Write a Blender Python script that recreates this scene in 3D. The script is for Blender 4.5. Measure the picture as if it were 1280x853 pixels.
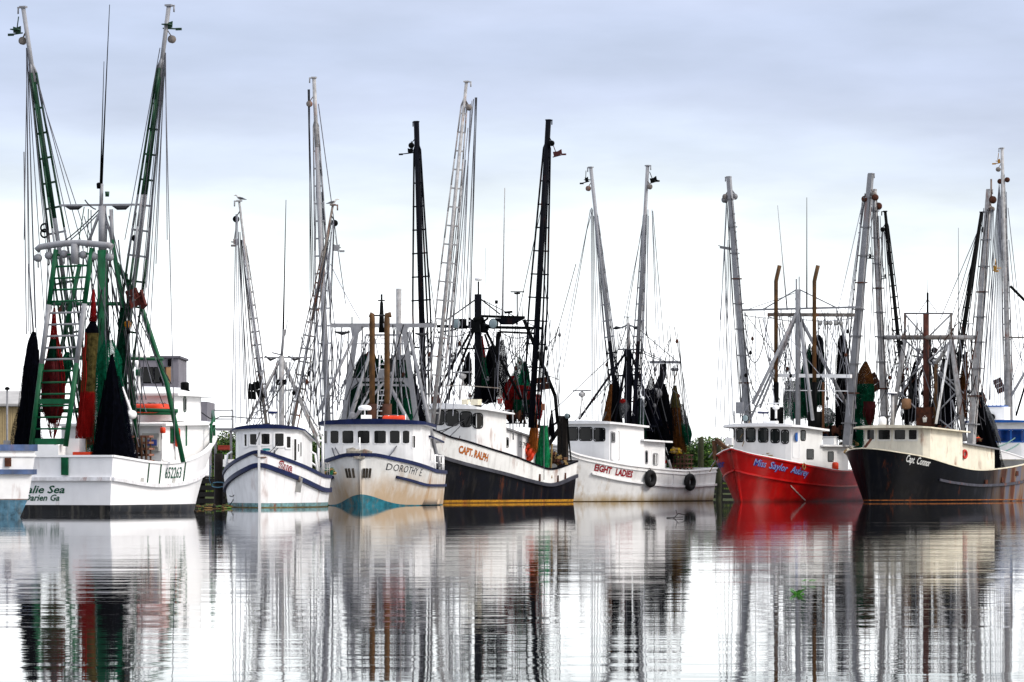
import bpy, math, random
from mathutils import Vector, Matrix, noise
random.seed(7)
R = math.radians
for o in list(bpy.data.objects): bpy.data.objects.remove(o)
S = bpy.context.scene
COL = S.collection
# ---------------- camera, sky, light, exposure ----------------
F, HY, CH = 5120.0, 598.0, 1.7            # focal length in photo pixels, horizon row, camera height
cd = bpy.data.cameras.new("camera"); cam = bpy.data.objects.new("camera", cd); COL.objects.link(cam)
cam.location = (0, 0, CH); cam.rotation_euler = (R(90), 0, 0)
cd.sensor_width = 36; cd.lens = 36*F/1280; cd.shift_y = (HY-426.5)/1280
cd.clip_start = .5; cd.clip_end = 20000
S.camera = cam
SUN_EL, SUN_AZ = 36, 64                   # degrees; azimuth to the right of straight behind the camera
W = bpy.data.worlds.new("World"); S.world = W; W.use_nodes = True
nt = W.node_tree; N = nt.nodes; N.clear(); LK = nt.links
def wn(t, **k):
    n = N.new(t)
    for a, v in k.items(): setattr(n, a, v)
    return n
sky = wn('ShaderNodeTexSky', sky_type='NISHITA', sun_disc=False)
sky.sun_elevation = R(SUN_EL); sky.sun_rotation = R(180-SUN_AZ); sky.dust_density = 3
tc = wn('ShaderNodeTexCoord'); sep = wn('ShaderNodeSeparateXYZ'); LK.new(tc.outputs['Generated'], sep.inputs[0])
mp = wn('ShaderNodeMapping'); mp.inputs['Scale'].default_value = (2.6, 2.6, 11); LK.new(tc.outputs['Generated'], mp.inputs[0])
nz = wn('ShaderNodeTexNoise'); nz.inputs['Scale'].default_value = 2.4; nz.inputs['Detail'].default_value = 7; nz.inputs['Roughness'].default_value = .56
LK.new(mp.outputs[0], nz.inputs[0])
m1 = wn('ShaderNodeMath', operation='MULTIPLY_ADD'); LK.new(nz.outputs[0], m1.inputs[0]); m1.inputs[1].default_value = .055; LK.new(sep.outputs[2], m1.inputs[2])
rp = wn('ShaderNodeValToRGB'); LK.new(m1.outputs[0], rp.inputs[0])
cr = rp.color_ramp; cr.interpolation = 'EASE'
CL = [(0.0, (1.9,1.92,1.95)), (.068, (1.7,1.74,1.8)), (.081, (1.0,1.07,1.12)), (.090, (.80,.86,.94)), (.105, (.62,.68,.84)), (.122, (.49,.53,.72)), (.134, (.44,.48,.67)), (.15, (.49,.52,.71)), (.22, (.74,.76,.9)), (.4, (1.15,1.16,1.22)), (1.0, (1.6,1.6,1.64))]
while len(cr.elements) > 1: cr.elements.remove(cr.elements[-1])
for i, (p, c) in enumerate(CL):
    e = cr.elements[0] if i == 0 else cr.elements.new(p)
    e.position = p; e.color = (*[q/3 for q in c], 1)
nz2 = wn('ShaderNodeTexNoise'); nz2.inputs['Scale'].default_value = 7; nz2.inputs['Detail'].default_value = 6; LK.new(mp.outputs[0], nz2.inputs[0])
m2 = wn('ShaderNodeMapRange'); LK.new(nz2.outputs[0], m2.inputs[0])
m2.inputs[1].default_value = .3; m2.inputs[2].default_value = .7; m2.inputs[3].default_value = .86; m2.inputs[4].default_value = 1.10
m3 = wn('ShaderNodeMath', operation='MULTIPLY'); LK.new(m2.outputs[0], m3.inputs[0]); m3.inputs[1].default_value = 3*.62
bgc = wn('ShaderNodeBackground'); LK.new(rp.outputs[0], bgc.inputs[0]); LK.new(m3.outputs[0], bgc.inputs[1])
bgs = wn('ShaderNodeBackground'); LK.new(sky.outputs[0], bgs.inputs[0]); bgs.inputs[1].default_value = .05
add = wn('ShaderNodeAddShader'); wo = wn('ShaderNodeOutputWorld')
LK.new(bgc.outputs[0], add.inputs[0]); LK.new(bgs.outputs[0], add.inputs[1]); LK.new(add.outputs[0], wo.inputs[0])
sl = bpy.data.lights.new("sun", 'SUN'); sl.energy = 1.5; sl.angle = R(14); sl.color = (1, .96, .9)
so = bpy.data.objects.new("sun", sl); COL.objects.link(so); so.rotation_euler = (R(90-SUN_EL), 0, R(SUN_AZ))
vs = S.view_settings; vs.view_transform = 'Standard'; vs.look = 'None'; vs.gamma = 1; vs.exposure = 0.6; vs.use_curve_mapping = False
try: S.cycles.max_bounces = 8; S.cycles.transparent_max_bounces = 12
except Exception: pass

# ---------------- materials ----------------
def lin(c):
    if isinstance(c, str):
        c = [int(c[i:i+2], 16)/255 for i in (0, 2, 4)]
        c = [x/12.92 if x <= .04045 else ((x+.055)/1.055)**2.4 for x in c]
    return (*c[:3], 1)
_M = {}
def mat(name, col, rough=.5, metal=0, var=.12, vs=1.2, rust=0, rustcol='7a3c14', rs=(1.2, 1.2, .22), low=None, alpha=None, bump=0, bs=8, stain=0, seam=0, spec=.3):
    """painted / weathered surface: base colour, broad blotches, vertical rust or grime streaks"""
    if name in _M: return _M[name]
    m = bpy.data.materials.new(name); m.use_nodes = True; t = m.node_tree; n = t.nodes; l = t.links
    b = n['Principled BSDF']; b.inputs['Roughness'].default_value = rough; b.inputs['Metallic'].default_value = metal
    b.inputs['Specular IOR Level'].default_value = spec
    c = lin(col); g = n.new('ShaderNodeTexCoord')
    def nse(sc, det=4, mapsc=None, ro=.6):
        x = n.new('ShaderNodeTexNoise'); x.inputs['Scale'].default_value = sc; x.inputs['Detail'].default_value = det; x.inputs['Roughness'].default_value = ro
        if mapsc:
            k = n.new('ShaderNodeMapping'); k.inputs['Scale'].default_value = mapsc; l.new(g.outputs['Object'], k.inputs[0]); l.new(k.outputs[0], x.inputs[0])
        else: l.new(g.outputs['Object'], x.inputs[0])
        return x.outputs[0]
    def rng(x, a, b_, c_=0, d=1):
        k = n.new('ShaderNodeMapRange'); l.new(x, k.inputs[0])
        for i, v in enumerate((a, b_, c_, d)): k.inputs[i+1].default_value = v
        return k.outputs[0]
    def mix(fac, a, bb, mode='MIX'):
        k = n.new('ShaderNodeMix'); k.data_type = 'RGBA'; k.blend_type = mode; l.new(fac, k.inputs[0])
        for s, v in ((6, a), (7, bb)):
            if isinstance(v, tuple): k.inputs[s].default_value = v
            else: l.new(v, k.inputs[s])
        return k.outputs[2]
    def mul(x, y):
        k = n.new('ShaderNodeMath'); k.operation = 'MULTIPLY'; l.new(x, k.inputs[0])
        if isinstance(y, (int, float)): k.inputs[1].default_value = y
        else: l.new(y, k.inputs[1])
        return k.outputs[0]
    dk = tuple(x*(1-2.2*var) for x in c[:3])+(1,); lt = tuple(min(1, x*(1+.8*var)) for x in c[:3])+(1,)
    cur = mix(rng(nse(vs, 5), .3, .72), dk, lt)
    if stain:
        cur = mix(mul(rng(nse(1.0, 5, (2.5, 2.5, .3)), .5, .78), stain), cur, lin('6d675c'))
    if rust:
        f = mul(rng(nse(1.0, 6, rs, .65), .60-.12*rust, .74-.1*rust), rng(nse(.5, 2), .38, .55))
        cur = mix(mul(f, min(1, .5+rust)), cur, lin(rustcol))
    if low:
        z0, z1, lc, amt = low
        s = n.new('ShaderNodeSeparateXYZ'); l.new(g.outputs['Object'], s.inputs[0])
        k = n.new('ShaderNodeMath'); k.operation = 'MULTIPLY_ADD'; l.new(nse(1, 4, (1.3, 1.3, .5)), k.inputs[0]); k.inputs[1].default_value = -(z1-z0)*1.6; l.new(s.outputs[2], k.inputs[2])
        f = rng(k.outputs[0], z0-(z1-z0)*.8, z1-(z1-z0)*.9, amt, 0)
        cur = mix(f, cur, lin(lc))
    l.new(cur, b.inputs['Base Color'])
    if alpha is not None: l.new(rng(nse(alpha[0], 2), alpha[1], alpha[1]+.02), b.inputs['Alpha'])
    if bump:
        k = n.new('ShaderNodeBump'); k.inputs['Strength'].default_value = bump; k.inputs['Distance'].default_value = .05; l.new(nse(bs, 4), k.inputs['Height']); l.new(k.outputs[0], b.inputs['Normal'])
    _M[name] = m; m['hex'] = col if isinstance(col, str) else ''; return m
WHITE = mat('white paint', (.77,.77,.77), .38, var=.06, stain=.22, rust=.12)
WHT2 = mat('clean white paint', (.82,.82,.82), .35, var=.04, stain=.08)
CREAM = mat('cream paint', 'd9d1ba', .5, var=.1, stain=.25, rust=.35)
GREY = mat('grey galvanised paint', '77777a', .45, var=.15, rust=.15, vs=3)
GREYL = mat('pale grey paint', '86878b', .45, var=.1, rust=.1, vs=3)
RIGW = mat('weathered white rig paint', 'a09f9f', .45, var=.2, rust=.35, vs=3, rs=(3,3,1))
NAVY = mat('navy rig paint', '070912', .6, var=.3, rust=.1, vs=3, spec=.06)
BLACK = mat('black rig paint', '040506', .6, var=.3, vs=3, spec=.06)
GREEN = mat('green rig paint', '045030', .45, spec=.2, var=.2, vs=2, stain=.1)
DGREEN = mat('dark green rig paint', '06361f', .4, var=.25, vs=2)
RUST = mat('rusty steel', '4a2412', .85, var=.35, vs=3, bump=.3)
RUSTG = mat('rust stained grey steel', '77706a', .7, var=.3, vs=3, rust=.6)
EXH = mat('brown exhaust pipe', '573b1b', .7, var=.3, vs=2, rust=.3)
EXHD = mat('dark exhaust base', '24140f', .8, var=.3, vs=2)
GLASS = mat('dark window glass', '07090b', .12, var=.4, vs=.8, spec=.22)
GLASSB = mat('blue window glass', '083274', .12, var=.3, vs=1, spec=.3)
RUBBER = mat('window rubber', '101113', .7, spec=.15)
BLUE = mat('dark blue trim paint', '0b1a44', .5, var=.2, stain=.06, spec=.15)
BLUEL = mat('bright blue trim paint', '1b58a6', .4, var=.15)
ROPE = mat('grey rope', '5e5f66', .8, var=.2, vs=4)
WIRE = mat('dark wire rope', '26272b', .7, var=.3, vs=4)
ROPEL = mat('pale rope', '9a9ca4', .8, var=.15, vs=4)
TANR = mat('tan rope', '8d7447', .9, var=.25, vs=4)
TYRE = mat('tyre rubber', '101012', .8, var=.3, bump=.3)
ORANGE = mat('orange float plastic', 'd23a14', .5, var=.12)
REDP = mat('red canvas', '80100e', .9, spec=.1, var=.2, vs=2)
DRED = mat('dark red net', '480d10', .9, var=.3, vs=2)
WOODD = mat('wet dark timber', '1d1610', .85, var=.4, vs=2, bump=.4)
WOOD = mat('brown timber', '5a3d28', .85, var=.35, vs=3, bump=.3)
DECK = mat('deck paint', '75716a', .8, var=.2)
LAMP = mat('lamp lens', '7f8f92', .15, var=.1)
def sheer(m):
    c = m['hex'] if 'hex' in m else ''
    return mat(m.name+' veil', c or '202020', .95, var=.3, vs=5, alpha=(34, .505), spec=.02)
def netm(name, col, a=.5, sc=60, **k): return mat(name, col, .95, var=.35, vs=5, alpha=(sc, a), bump=.6, bs=14, spec=.03, **k)
N_NAVY = netm('navy net', '05060d', .30); N_NAVYT = netm('open navy net', '090b16', .47)
N_GRN = netm('green net', '083f2b', .36); N_GRNT = netm('open green net', '0a5a40', .48); N_DGRN = netm('dark green net', '06281c', .28)
N_RED = netm('red net', '6e1214', .36); N_BRN = netm('olive brown net', '4a4224', .3); N_BROWN = netm('brown net', '4a2c14', .36); N_GREY = netm('grey net', '55585c', .46)
N_BLK = netm('black net', '08090d', .3)

# ---------------- mesh helpers ----------------
class MB:
    def __init__(s): s.v = []; s.f = []; s.m = []; s.sm = []
    def face(s, idx, mi=0, smooth=False): s.f.append(tuple(idx)); s.m.append(mi); s.sm.append(smooth)
    def box(s, c, size, rot=None, mi=0, bev=0):
        c = Vector(c); h = Vector(size)/2; M = rot if rot is not None else Matrix.Identity(3); b = len(s.v)
        for z in (-1, 1):
            for y in (-1, 1):
                for x in (-1, 1): s.v.append(c + M @ Vector((x*h.x, y*h.y, z*h.z)))
        for q in ((0,2,3,1), (4,5,7,6), (0,1,5,4), (2,6,7,3), (0,4,6,2), (1,3,7,5)): s.face([b+i for i in q], mi)
        return s
    def bar(s, a, b_, w, h=None, mi=0, up=(0,0,1)):
        a = Vector(a); b_ = Vector(b_); d = b_-a; L = d.length
        if L < 1e-6: return s
        d.normalize(); u = Vector(up)
        if abs(d.dot(u)) > .97: u = Vector((1, 0, 0))
        y = u.cross(d).normalized(); z = d.cross(y)
        M = Matrix((d, y, z)).transposed(); return s.box((a+b_)/2, (L, w, h or w), M, mi)
    def tube(s, pts, r, n=8, mi=0, cap=True, smooth=True):
        pts = [Vector(p) for p in pts]; k = len(pts)
        rs = r if isinstance(r, (list, tuple)) else [r]*k
        base = len(s.v); prev = None
        for i, p in enumerate(pts):
            d = (pts[min(i+1, k-1)]-pts[max(i-1, 0)])
            if d.length < 1e-9: d = Vector((0,0,1))
            d.normalize()
            if prev is None:
                u = Vector((0,0,1)) if abs(d.z) < .9 else Vector((1,0,0))
                x = u.cross(d).normalized()
            else:
                x = (prev - d*prev.dot(d)).normalized()
            prev = x; y = d.cross(x)
            for j in range(n):
                a = 2*math.pi*j/n; s.v.append(p+(x*math.cos(a)+y*math.sin(a))*rs[i])
        for i in range(k-1):
            for j in range(n):
                a = base+i*n+j; b_ = base+i*n+(j+1) % n; s.face((a, b_, b_+n, a+n), mi, smooth)
        if cap: s.face([base+j for j in range(n)][::-1], mi); s.face([base+(k-1)*n+j for j in range(n)], mi)
        return s
    def lathe(s, c, prof, n=14, mi=0, axis='z', sy=1, rot=None):
        base = len(s.v); c = Vector(c)
        for r, h in prof:
            for j in range(n):
                a = 2*math.pi*j/n; p = Vector((r*math.cos(a), r*math.sin(a)*sy, h))
                if axis == 'x': p = Vector((p.z, p.x, p.y))
                if axis == 'y': p = Vector((p.x, p.z, p.y))
                if rot is not None: p = rot @ p
                s.v.append(c+p)
        for i in range(len(prof)-1):
            for j in range(n):
                a = base+i*n+j; b_ = base+i*n+(j+1) % n; s.face((a, b_, b_+n, a+n), mi, True)
        s.face([base+j for j in range(n)][::-1], mi); s.face([base+(len(prof)-1)*n+j for j in range(n)], mi)
        return s
    def prism(s, poly, z0, z1, mi=0, top=None):
        b = len(s.v); k = len(poly); t = top or poly
        f0 = z0 if callable(z0) else (lambda x, y: z0); f1 = z1 if callable(z1) else (lambda x, y: z1)
        for x, y in poly: s.v.append(Vector((x, y, f0(x, y))))
        for x, y in t: s.v.append(Vector((x, y, f1(x, y))))
        for i in range(k):
            j = (i+1) % k; s.face((b+i, b+j, b+k+j, b+k+i), mi)
        s.face([b+i for i in range(k)][::-1], mi); s.face([b+k+i for i in range(k)], mi)
        return s
    def torus(s, c, R_, r, n=20, m=8, rot=None, mi=0):
        b = len(s.v); c = Vector(c)
        for i in range(n):
            a = 2*math.pi*i/n
            for j in range(m):
                q = 2*math.pi*j/m; p = Vector(((R_+r*math.cos(q))*math.cos(a), (R_+r*math.cos(q))*math.sin(a), r*math.sin(q)))
                s.v.append(c+(rot @ p if rot is not None else p))
        for i in range(n):
            for j in range(m):
                s.face((b+i*m+j, b+((i+1) % n)*m+j, b+((i+1) % n)*m+(j+1) % m, b+i*m+(j+1) % m), mi, True)
        return s
    def build(s, name, mats, parent=None, loc=None, origin=None):
        me = bpy.data.meshes.new(name)
        og = Vector(origin) if origin is not None else Vector((0,0,0))
        me.from_pydata([tuple(Vector(v)-og) for v in s.v], [], s.f)
        ml = mats if isinstance(mats, (list, tuple)) else [mats]
        for m in ml: me.materials.append(m)
        me.polygons.foreach_set('material_index', s.m); me.polygons.foreach_set('use_smooth', s.sm); me.update()
        o = bpy.data.objects.new(name, me); COL.objects.link(o)
        if parent: o.parent = parent
        return o
def tag(o, label=None, cat=None, group=None, kind=None):
    if label: o['label'] = label
    if cat: o['category'] = cat
    if group: o['group'] = group
    if kind: o['kind'] = kind
    return o
def empty(name, loc, rz=0):
    o = bpy.data.objects.new(name, None); COL.objects.link(o); o.location = loc; o.rotation_euler = (0, 0, rz); o.empty_display_size = .2; return o
def at(px, py, Y): return Vector(((px-640)/F*Y, Y, CH-(py-HY)/F*Y))
def interp(tab, t):
    if t <= tab[0][0]: return tab[0][1]
    for i in range(len(tab)-1):
        a, b = tab[i], tab[i+1]
        if t <= b[0]:
            # Catmull-Rom through the table
            p0 = tab[i-1] if i else (2*a[0]-b[0], 2*a[1]-b[1]); p3 = tab[i+2] if i+2 < len(tab) else (2*b[0]-a[0], 2*b[1]-a[1])
            h = b[0]-a[0]; u = (t-a[0])/h
            m0 = (b[1]-p0[1])/(b[0]-p0[0])*h; m1_ = (p3[1]-a[1])/(p3[0]-a[0])*h
            return (2*u**3-3*u*u+1)*a[1]+(u**3-2*u*u+u)*m0+(-2*u**3+3*u*u)*b[1]+(u**3-u*u)*m1_
    return tab[-1][1]

# ---------------- boat ----------------
class Boat:
    def __init__(s, name, label, cat, stern, bow, B, tm=.45, bt=.85, p=2.4, q=1.8, pw=1.6, qw=1.1, wl=.9, rake=1.2, e=1.0, group=None):
        a = at(stern[0], HY, stern[1]); b = at(bow[0], HY, bow[1]); a.z = b.z = 0
        d = b-a; s.L = d.length; s.f = d.normalized(); s.o = (a+b)/2; s.l = Vector((-s.f.y, s.f.x, 0))
        s.rz = math.atan2(s.f.y, s.f.x)
        s.B = B; s.tm = tm; s.bt = bt; s.p = p; s.q = q; s.pw = pw; s.qw = qw; s.wl = wl; s.rake = rake; s.e = e
        s.root = empty(name, s.o, s.rz); tag(s.root, label, cat, group)
        s.short = cat; s.nr = 0
    def toW(s, p): p = Vector(p); return s.o+s.f*p.x+s.l*p.y+Vector((0,0,p.z))
    def proj(s, p):
        w = s.toW(p); return (640+F*w.x/w.y, HY-F*(w.z-CH)/w.y)
    def _ray(s, px, py):
        d = Vector(((px-640)/F, 1, -(py-HY)/F)); o = Vector((0,0,CH))-s.o
        return (Vector((o.dot(s.f), o.dot(s.l), o.z)), Vector((d.dot(s.f), d.dot(s.l), d.z)))
    def X(s, px, py, c=0.):
        o, d = s._ray(px, py); k = (c-o.x)/d.x; return o+d*k
    def Yp(s, px, py, c=0.):
        o, d = s._ray(px, py); k = (c-o.y)/d.y; return o+d*k
    def fr(s, t, p, q):
        if t < s.tm:
            u = t/s.tm; return s.bt+(1-s.bt)*math.sin(u*math.pi/2)
        u = min(1, (t-s.tm)/(1-s.tm)); return max(0, 1-u**p)**(1/q)
    def surf(s, t, z, side=1):
        zs = s.zs(t); v = max(-.4, min(1.05, z/zs))
        Bd = s.B/2*s.fr(t, s.p, s.q); Bw = s.B/2*s.wl*s.fr(t, s.pw, s.qw)
        vv = max(0, v)**s.e; y = Bw+(Bd-Bw)*vv
        if v < 0: y = Bw*(1+v*.8)
        y = max(y, .035)
        x = -s.L/2+(s.L-s.rake)*t+s.rake*max(v, -.2)*t**5 - .25*max(0, v)*(1-t)**5
        return Vector((x, y*side, z))
    def zs(s, t): return interp(s.sheer, t) if hasattr(s, 'sheer') else 2.5
    def trow(s, pts, side=1, lo=0., hi=1.):
        """heights read off along the hull side -> table of (t, z)"""
        out = []
        for a in pts:
            if a[0] is None or (len(a) == 3):
                t = a[1]; py = a[2]
                w = s.toW(s.surf(t, 2.3, side)); out.append((t, CH-(py-HY)/F*w.y)); continue
            px, py = a; best = None
            for i in range(301):
                t = lo+(hi-lo)*i/300; w = s.toW(s.surf(t, 2.3, side)); e = abs(640+F*w.x/w.y-px)
                if best is None or e < best[0]: best = (e, t, w.y)
            out.append((best[1], CH-(py-HY)/F*best[2]))
        out.sort(); r = [out[0]]
        for o in out[1:]:
            if o[0]-r[-1][0] > .012: r.append(o)
        return r
    def hull(s, bands, N_=52, deck=.75, cap=(.16, .07), capm=None, inner=None, mats=None, transom_rail=True):
        """bands: list of (z function or table, material index below it) bottom to top, last is the sheer"""
        s.deckdrop = deck
        ts = [(1-(1-i/N_)**1.35) for i in range(N_+1)]
        fn = [(lambda t, q=q: -.7) if q == 'keel' else ((lambda t, q=q: q) if isinstance(q, (int, float)) else ((lambda t: s.zs(t)) if q == 'sheer' else (lambda t, q=q: interp(q, t)))) for q, _ in bands]
        sub = []
        for k in range(1, len(bands)):
            n = 3 if k > 1 else 2
            if len(bands) < 5: n = 4
            for j in range(n): sub.append((k-1, j/n, bands[k][1]))
        def rowz(i, t):
            if i == len(sub): return fn[-1](t)
            k, u, _ = sub[i]; a = fn[k](t); b = fn[k+1](t); a = min(a, fn[-1](t)); b = min(b, fn[-1](t)); return a+(b-a)*u
        nr = len(sub)+1; mb = MB()
        for side in (1, -1):
            b0 = len(mb.v)
            for t in ts:
                for i in range(nr): mb.v.append(s.surf(t, rowz(i, t), side))
            for a in range(len(ts)-1):
                for i in range(nr-1):
                    q = [b0+a*nr+i, b0+(a+1)*nr+i, b0+(a+1)*nr+i+1, b0+a*nr+i+1]
                    if side == 1: q = q[::-1]
                    mb.face(q, sub[i][2], True)
            if side == 1: p0 = b0
            else:
                for i in range(nr-1):  # transom and stem
                    mb.v += [mb.v[p0+i].copy(), mb.v[b0+i].copy(), mb.v[b0+i+1].copy(), mb.v[p0+i+1].copy()]
                    k = len(mb.v); mb.face((k-4, k-1, k-2, k-3), sub[i][2])
                    e = (len(ts)-1)*nr; mb.face((p0+e+i, b0+e+i, b0+e+i+1, p0+e+i+1), sub[i][2], True)
        # inner bulwark and deck
        ni = 0
        for side in (1, -1):
            b0 = len(mb.v)
            for t in ts:
                tt = min(t, .985); q = s.surf(tt, s.zs(tt), side); q2 = s.surf(tt, max(.4, s.zs(tt)-deck), side)
                iy = max(.0, abs(q.y)-.1); jy = max(0, abs(q2.y)-.1)
                xo = .1 if t < .01 else 0
                mb.v += [Vector((q.x+xo, iy*side, q.z)), Vector((q2.x+xo, jy*side, q2.z)), Vector((q2.x+xo, 0, q2.z+.04))]
            for a in range(len(ts)-1):
                for i, mi in ((0, len(mats)-2), (1, len(mats)-1)):
                    q = [b0+a*3+i, b0+(a+1)*3+i, b0+(a+1)*3+i+1, b0+a*3+i+1]
                    if side == 1: q = q[::-1]
                    mb.face(q, mi, True)
            if side == 1: i0 = b0
            else: mb.face((i0, i0+1, b0+1, b0), len(mats)-2)
        s.h = mb.build('hull', mats, s.root)
        if capm: s.rail('cap_rail', [(t, s.zs(t)) for t in ts], cap[0], cap[1], capm, off=-.03, zo=.03)
        return s.h
    def rail(s, name, tab, w, h, m, off=.03, zo=0, t0=0, t1=1, sides=(1, -1), transom=True):
        n = 48; mb = MB()
        for side in sides:
            pts = []
            for i in range(n+1):
                t = t0+(t1-t0)*(1-(1-i/n)**1.3); z = interp(tab, t) if len(tab) < 40 else s.zs(t)
                pts.append((s.surf(t, z, side), t))
            b0 = len(mb.v)
            for i, (p, t) in enumerate(pts):
                d = pts[min(i+1, n)][0]-pts[max(i-1, 0)][0]; nn = Vector((d.y, -d.x, 0))
                if nn.length < 1e-6: nn = Vector((0, side, 0))
                nn.normalize()
                if nn.y*side < 0: nn = -nn
                c = p+nn*off
                for a, z in ((-w/2, -h/2), (w/2, -h/2), (w/2, h/2), (-w/2, h/2)):
                    v = c+nn*a+Vector((0, 0, z+zo))
                    if v.y*side < 0: v.y = 0
                    mb.v.append(v)
            for i in range(n):
                for j in range(4):
                    a = b0+i*4+j; b = b0+i*4+(j+1) % 4; mb.face((a, b, b+4, a+4))
            mb.face((b0, b0+1, b0+2, b0+3)); mb.face((b0+n*4, b0+n*4+3, b0+n*4+2, b0+n*4+1))
        if transom and t0 == 0 and len(sides) == 2:
            z = interp(tab, 0) if len(tab) < 40 else s.zs(0); a = s.surf(0, z, 1)
            mb.box((a.x-off, 0, z+zo), (w, abs(a.y)*2-.01, h*.98))
        return mb.build(name, m, s.h)
    def text(s, txt, side, px0, px1, py0, py1, hgt, m, shear=0, bold=0, off=.02, name='name_lettering', sp=1.0):
        """painted letters wrapped on the hull side between two columns, baselines py0 -> py1"""
        def tf(px):
            best = None
            for i in range(401):
                t = i/400*(.999); w = s.toW(s.surf(t, s.zs(t)*.8, side)); e = abs(640+F*w.x/w.y-px)
                if best is None or e < best[0]: best = (e, t)
            return best[1]
        ta, tb = tf(px0), tf(px1)
        def zz(t, py): w = s.toW(s.surf(t, s.zs(t)*.8, side)); return CH-(py-HY)/F*w.y
        za, zb = zz(ta, py0), zz(tb, py1)
        v, f = textmesh(txt, shear, bold, sp)
        x0 = min(a[0] for a in v); x1 = max(a[0] for a in v); H_ = .7
        mb = MB()
        for x, y in v:
            u = (x-x0)/(x1-x0); t = ta+(tb-ta)*u; zb_ = za+(zb-za)*u; z = zb_+y/H_*hgt
            p = s.surf(t, z, side); e = .004; q = s.surf(min(1, t+e), z, side)-s.surf(max(0, t-e), z, side); w = s.surf(t, z+.05, side)-s.surf(t, z-.05, side)
            n = q.cross(w).normalized()
            if n.y*side < 0: n = -n
            mb.v.append(p+n*off)
        for q in f: mb.face(q)
        return mb.build(name, m, s.h)
    # ---- generic parts
    def tube(s, name, pts, r, m, n=8, parent=None): return MB().tube(pts, r, n).build(name, m, parent or s.root)
    def rope(s, a, b, sag=0, r=.02, m=None, n=None, name='rigging_line'):
        a = Vector(a); b = Vector(b); k = n or 8
        if sag <= .05: sag = (b-a).length*random.choice((0, .002, .006, .012))
        pts = []
        for i in range(k):
            u = i/(k-1); p = a.lerp(b, u); p.z -= 4*sag*u*(1-u); pts.append(p)
        s.nr += 1
        return MB().tube(pts, r*1.3, 4, cap=False).build(name, m or ROPE, s.root)
    def thing(s, mb, name, mats, base, label, cat, group=None):
        """a separate thing at local point base; its mesh is written in this boat's axes"""
        o = mb.build(name, mats, None, origin=base); o.location = s.toW(base); o.rotation_euler = (0, 0, s.rz)
        return tag(o, label, cat, group)
    def house(s, name, xa, xf, hw, z0, z1, m, bulge=.5, rc=.5, slope=0, roof=(.3, .12), roofm=None, trim=None, camber=.12, roof_front=None):
        """deckhouse with rounded front; returns an object with a perimeter for windows"""
        h = House(); pts = [(xa, -hw)]
        ybs = [-hw + 2*hw*i/14 for i in range(15)]
        def fx(y):
            k = abs(y)/hw; return xf-bulge*k*k-(rc*(max(0, (k-.75))/.25)**3)
        for y in ybs: pts.append((fx(y), y))
        pts.append((xa, hw)); h.pts = pts; h.b = s; h.z0 = z0; h.z1 = z1; h.slope = slope; h.xf = xf
        zt = lambda x, y: z1+slope*(x-xf)
        h.o = MB().prism(pts, z0, zt, 0).build(name, m, s.root)
        if roof:
            ov, th = roof; fo = roof_front if roof_front is not None else ov
            rp_ = [(xa-ov*.6, -hw-ov)]
            for y in ybs:
                k = y/hw; rp_.append((fx(y)+fo, y*(hw+ov)/hw))
            rp_.append((xa-ov*.6, hw+ov))
            mb = MB(); ft = lambda x, y: z1+slope*(x-xf)+.003+th+camber*(1-(y/(hw+ov))**2); fb = lambda x, y: z1+slope*(x-xf)+.003
            # roof as a fan of rings so that the camber shows
            n = len(rp_); cx = (xa+xf)/2; rings = 4
            b0 = len(mb.v)
            for x, y in rp_: mb.v.append(Vector((x, y, fb(x, y))))
            for k in range(rings):
                sc = 1-k/rings
                for x, y in rp_: mb.v.append(Vector((cx+(x-cx)*sc, y*sc, ft(cx+(x-cx)*sc, y*sc))))
            mb.v.append(Vector((cx, 0, ft(cx, 0))))
            for i in range(n):
                j = (i+1) % n; mb.face((b0+i, b0+j, b0+n+j, b0+n+i), 1 if trim else 0)
                for k in range(1, rings): mb.face((b0+k*n+i, b0+k*n+j, b0+(k+1)*n+j, b0+(k+1)*n+i), 0, True)
                mb.face((b0+rings*n+i, b0+rings*n+j, len(mb.v)-1), 0, True)
            mb.face([b0+i for i in range(n)][::-1], 0)
            h.roof = mb.build('roof', [roofm or m, trim or m], h.o); h.zr = z1+th+camber
        return h
def textmesh(txt, shear=0, bold=0, sp=1.0):
    cu = bpy.data.curves.new('t', 'FONT'); cu.body = txt; cu.shear = shear; cu.offset = bold; cu.resolution_u = 2; cu.space_character = sp
    ob = bpy.data.objects.new('t', cu); COL.objects.link(ob); bpy.context.view_layer.update()
    me = bpy.data.meshes.new_from_object(ob.evaluated_get(bpy.context.evaluated_depsgraph_get()))
    v = [(a.co.x, a.co.y) for a in me.vertices]; f = [tuple(p.vertices) for p in me.polygons]
    bpy.data.objects.remove(ob); bpy.data.curves.remove(cu); bpy.data.meshes.remove(me)
    return v, f
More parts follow.
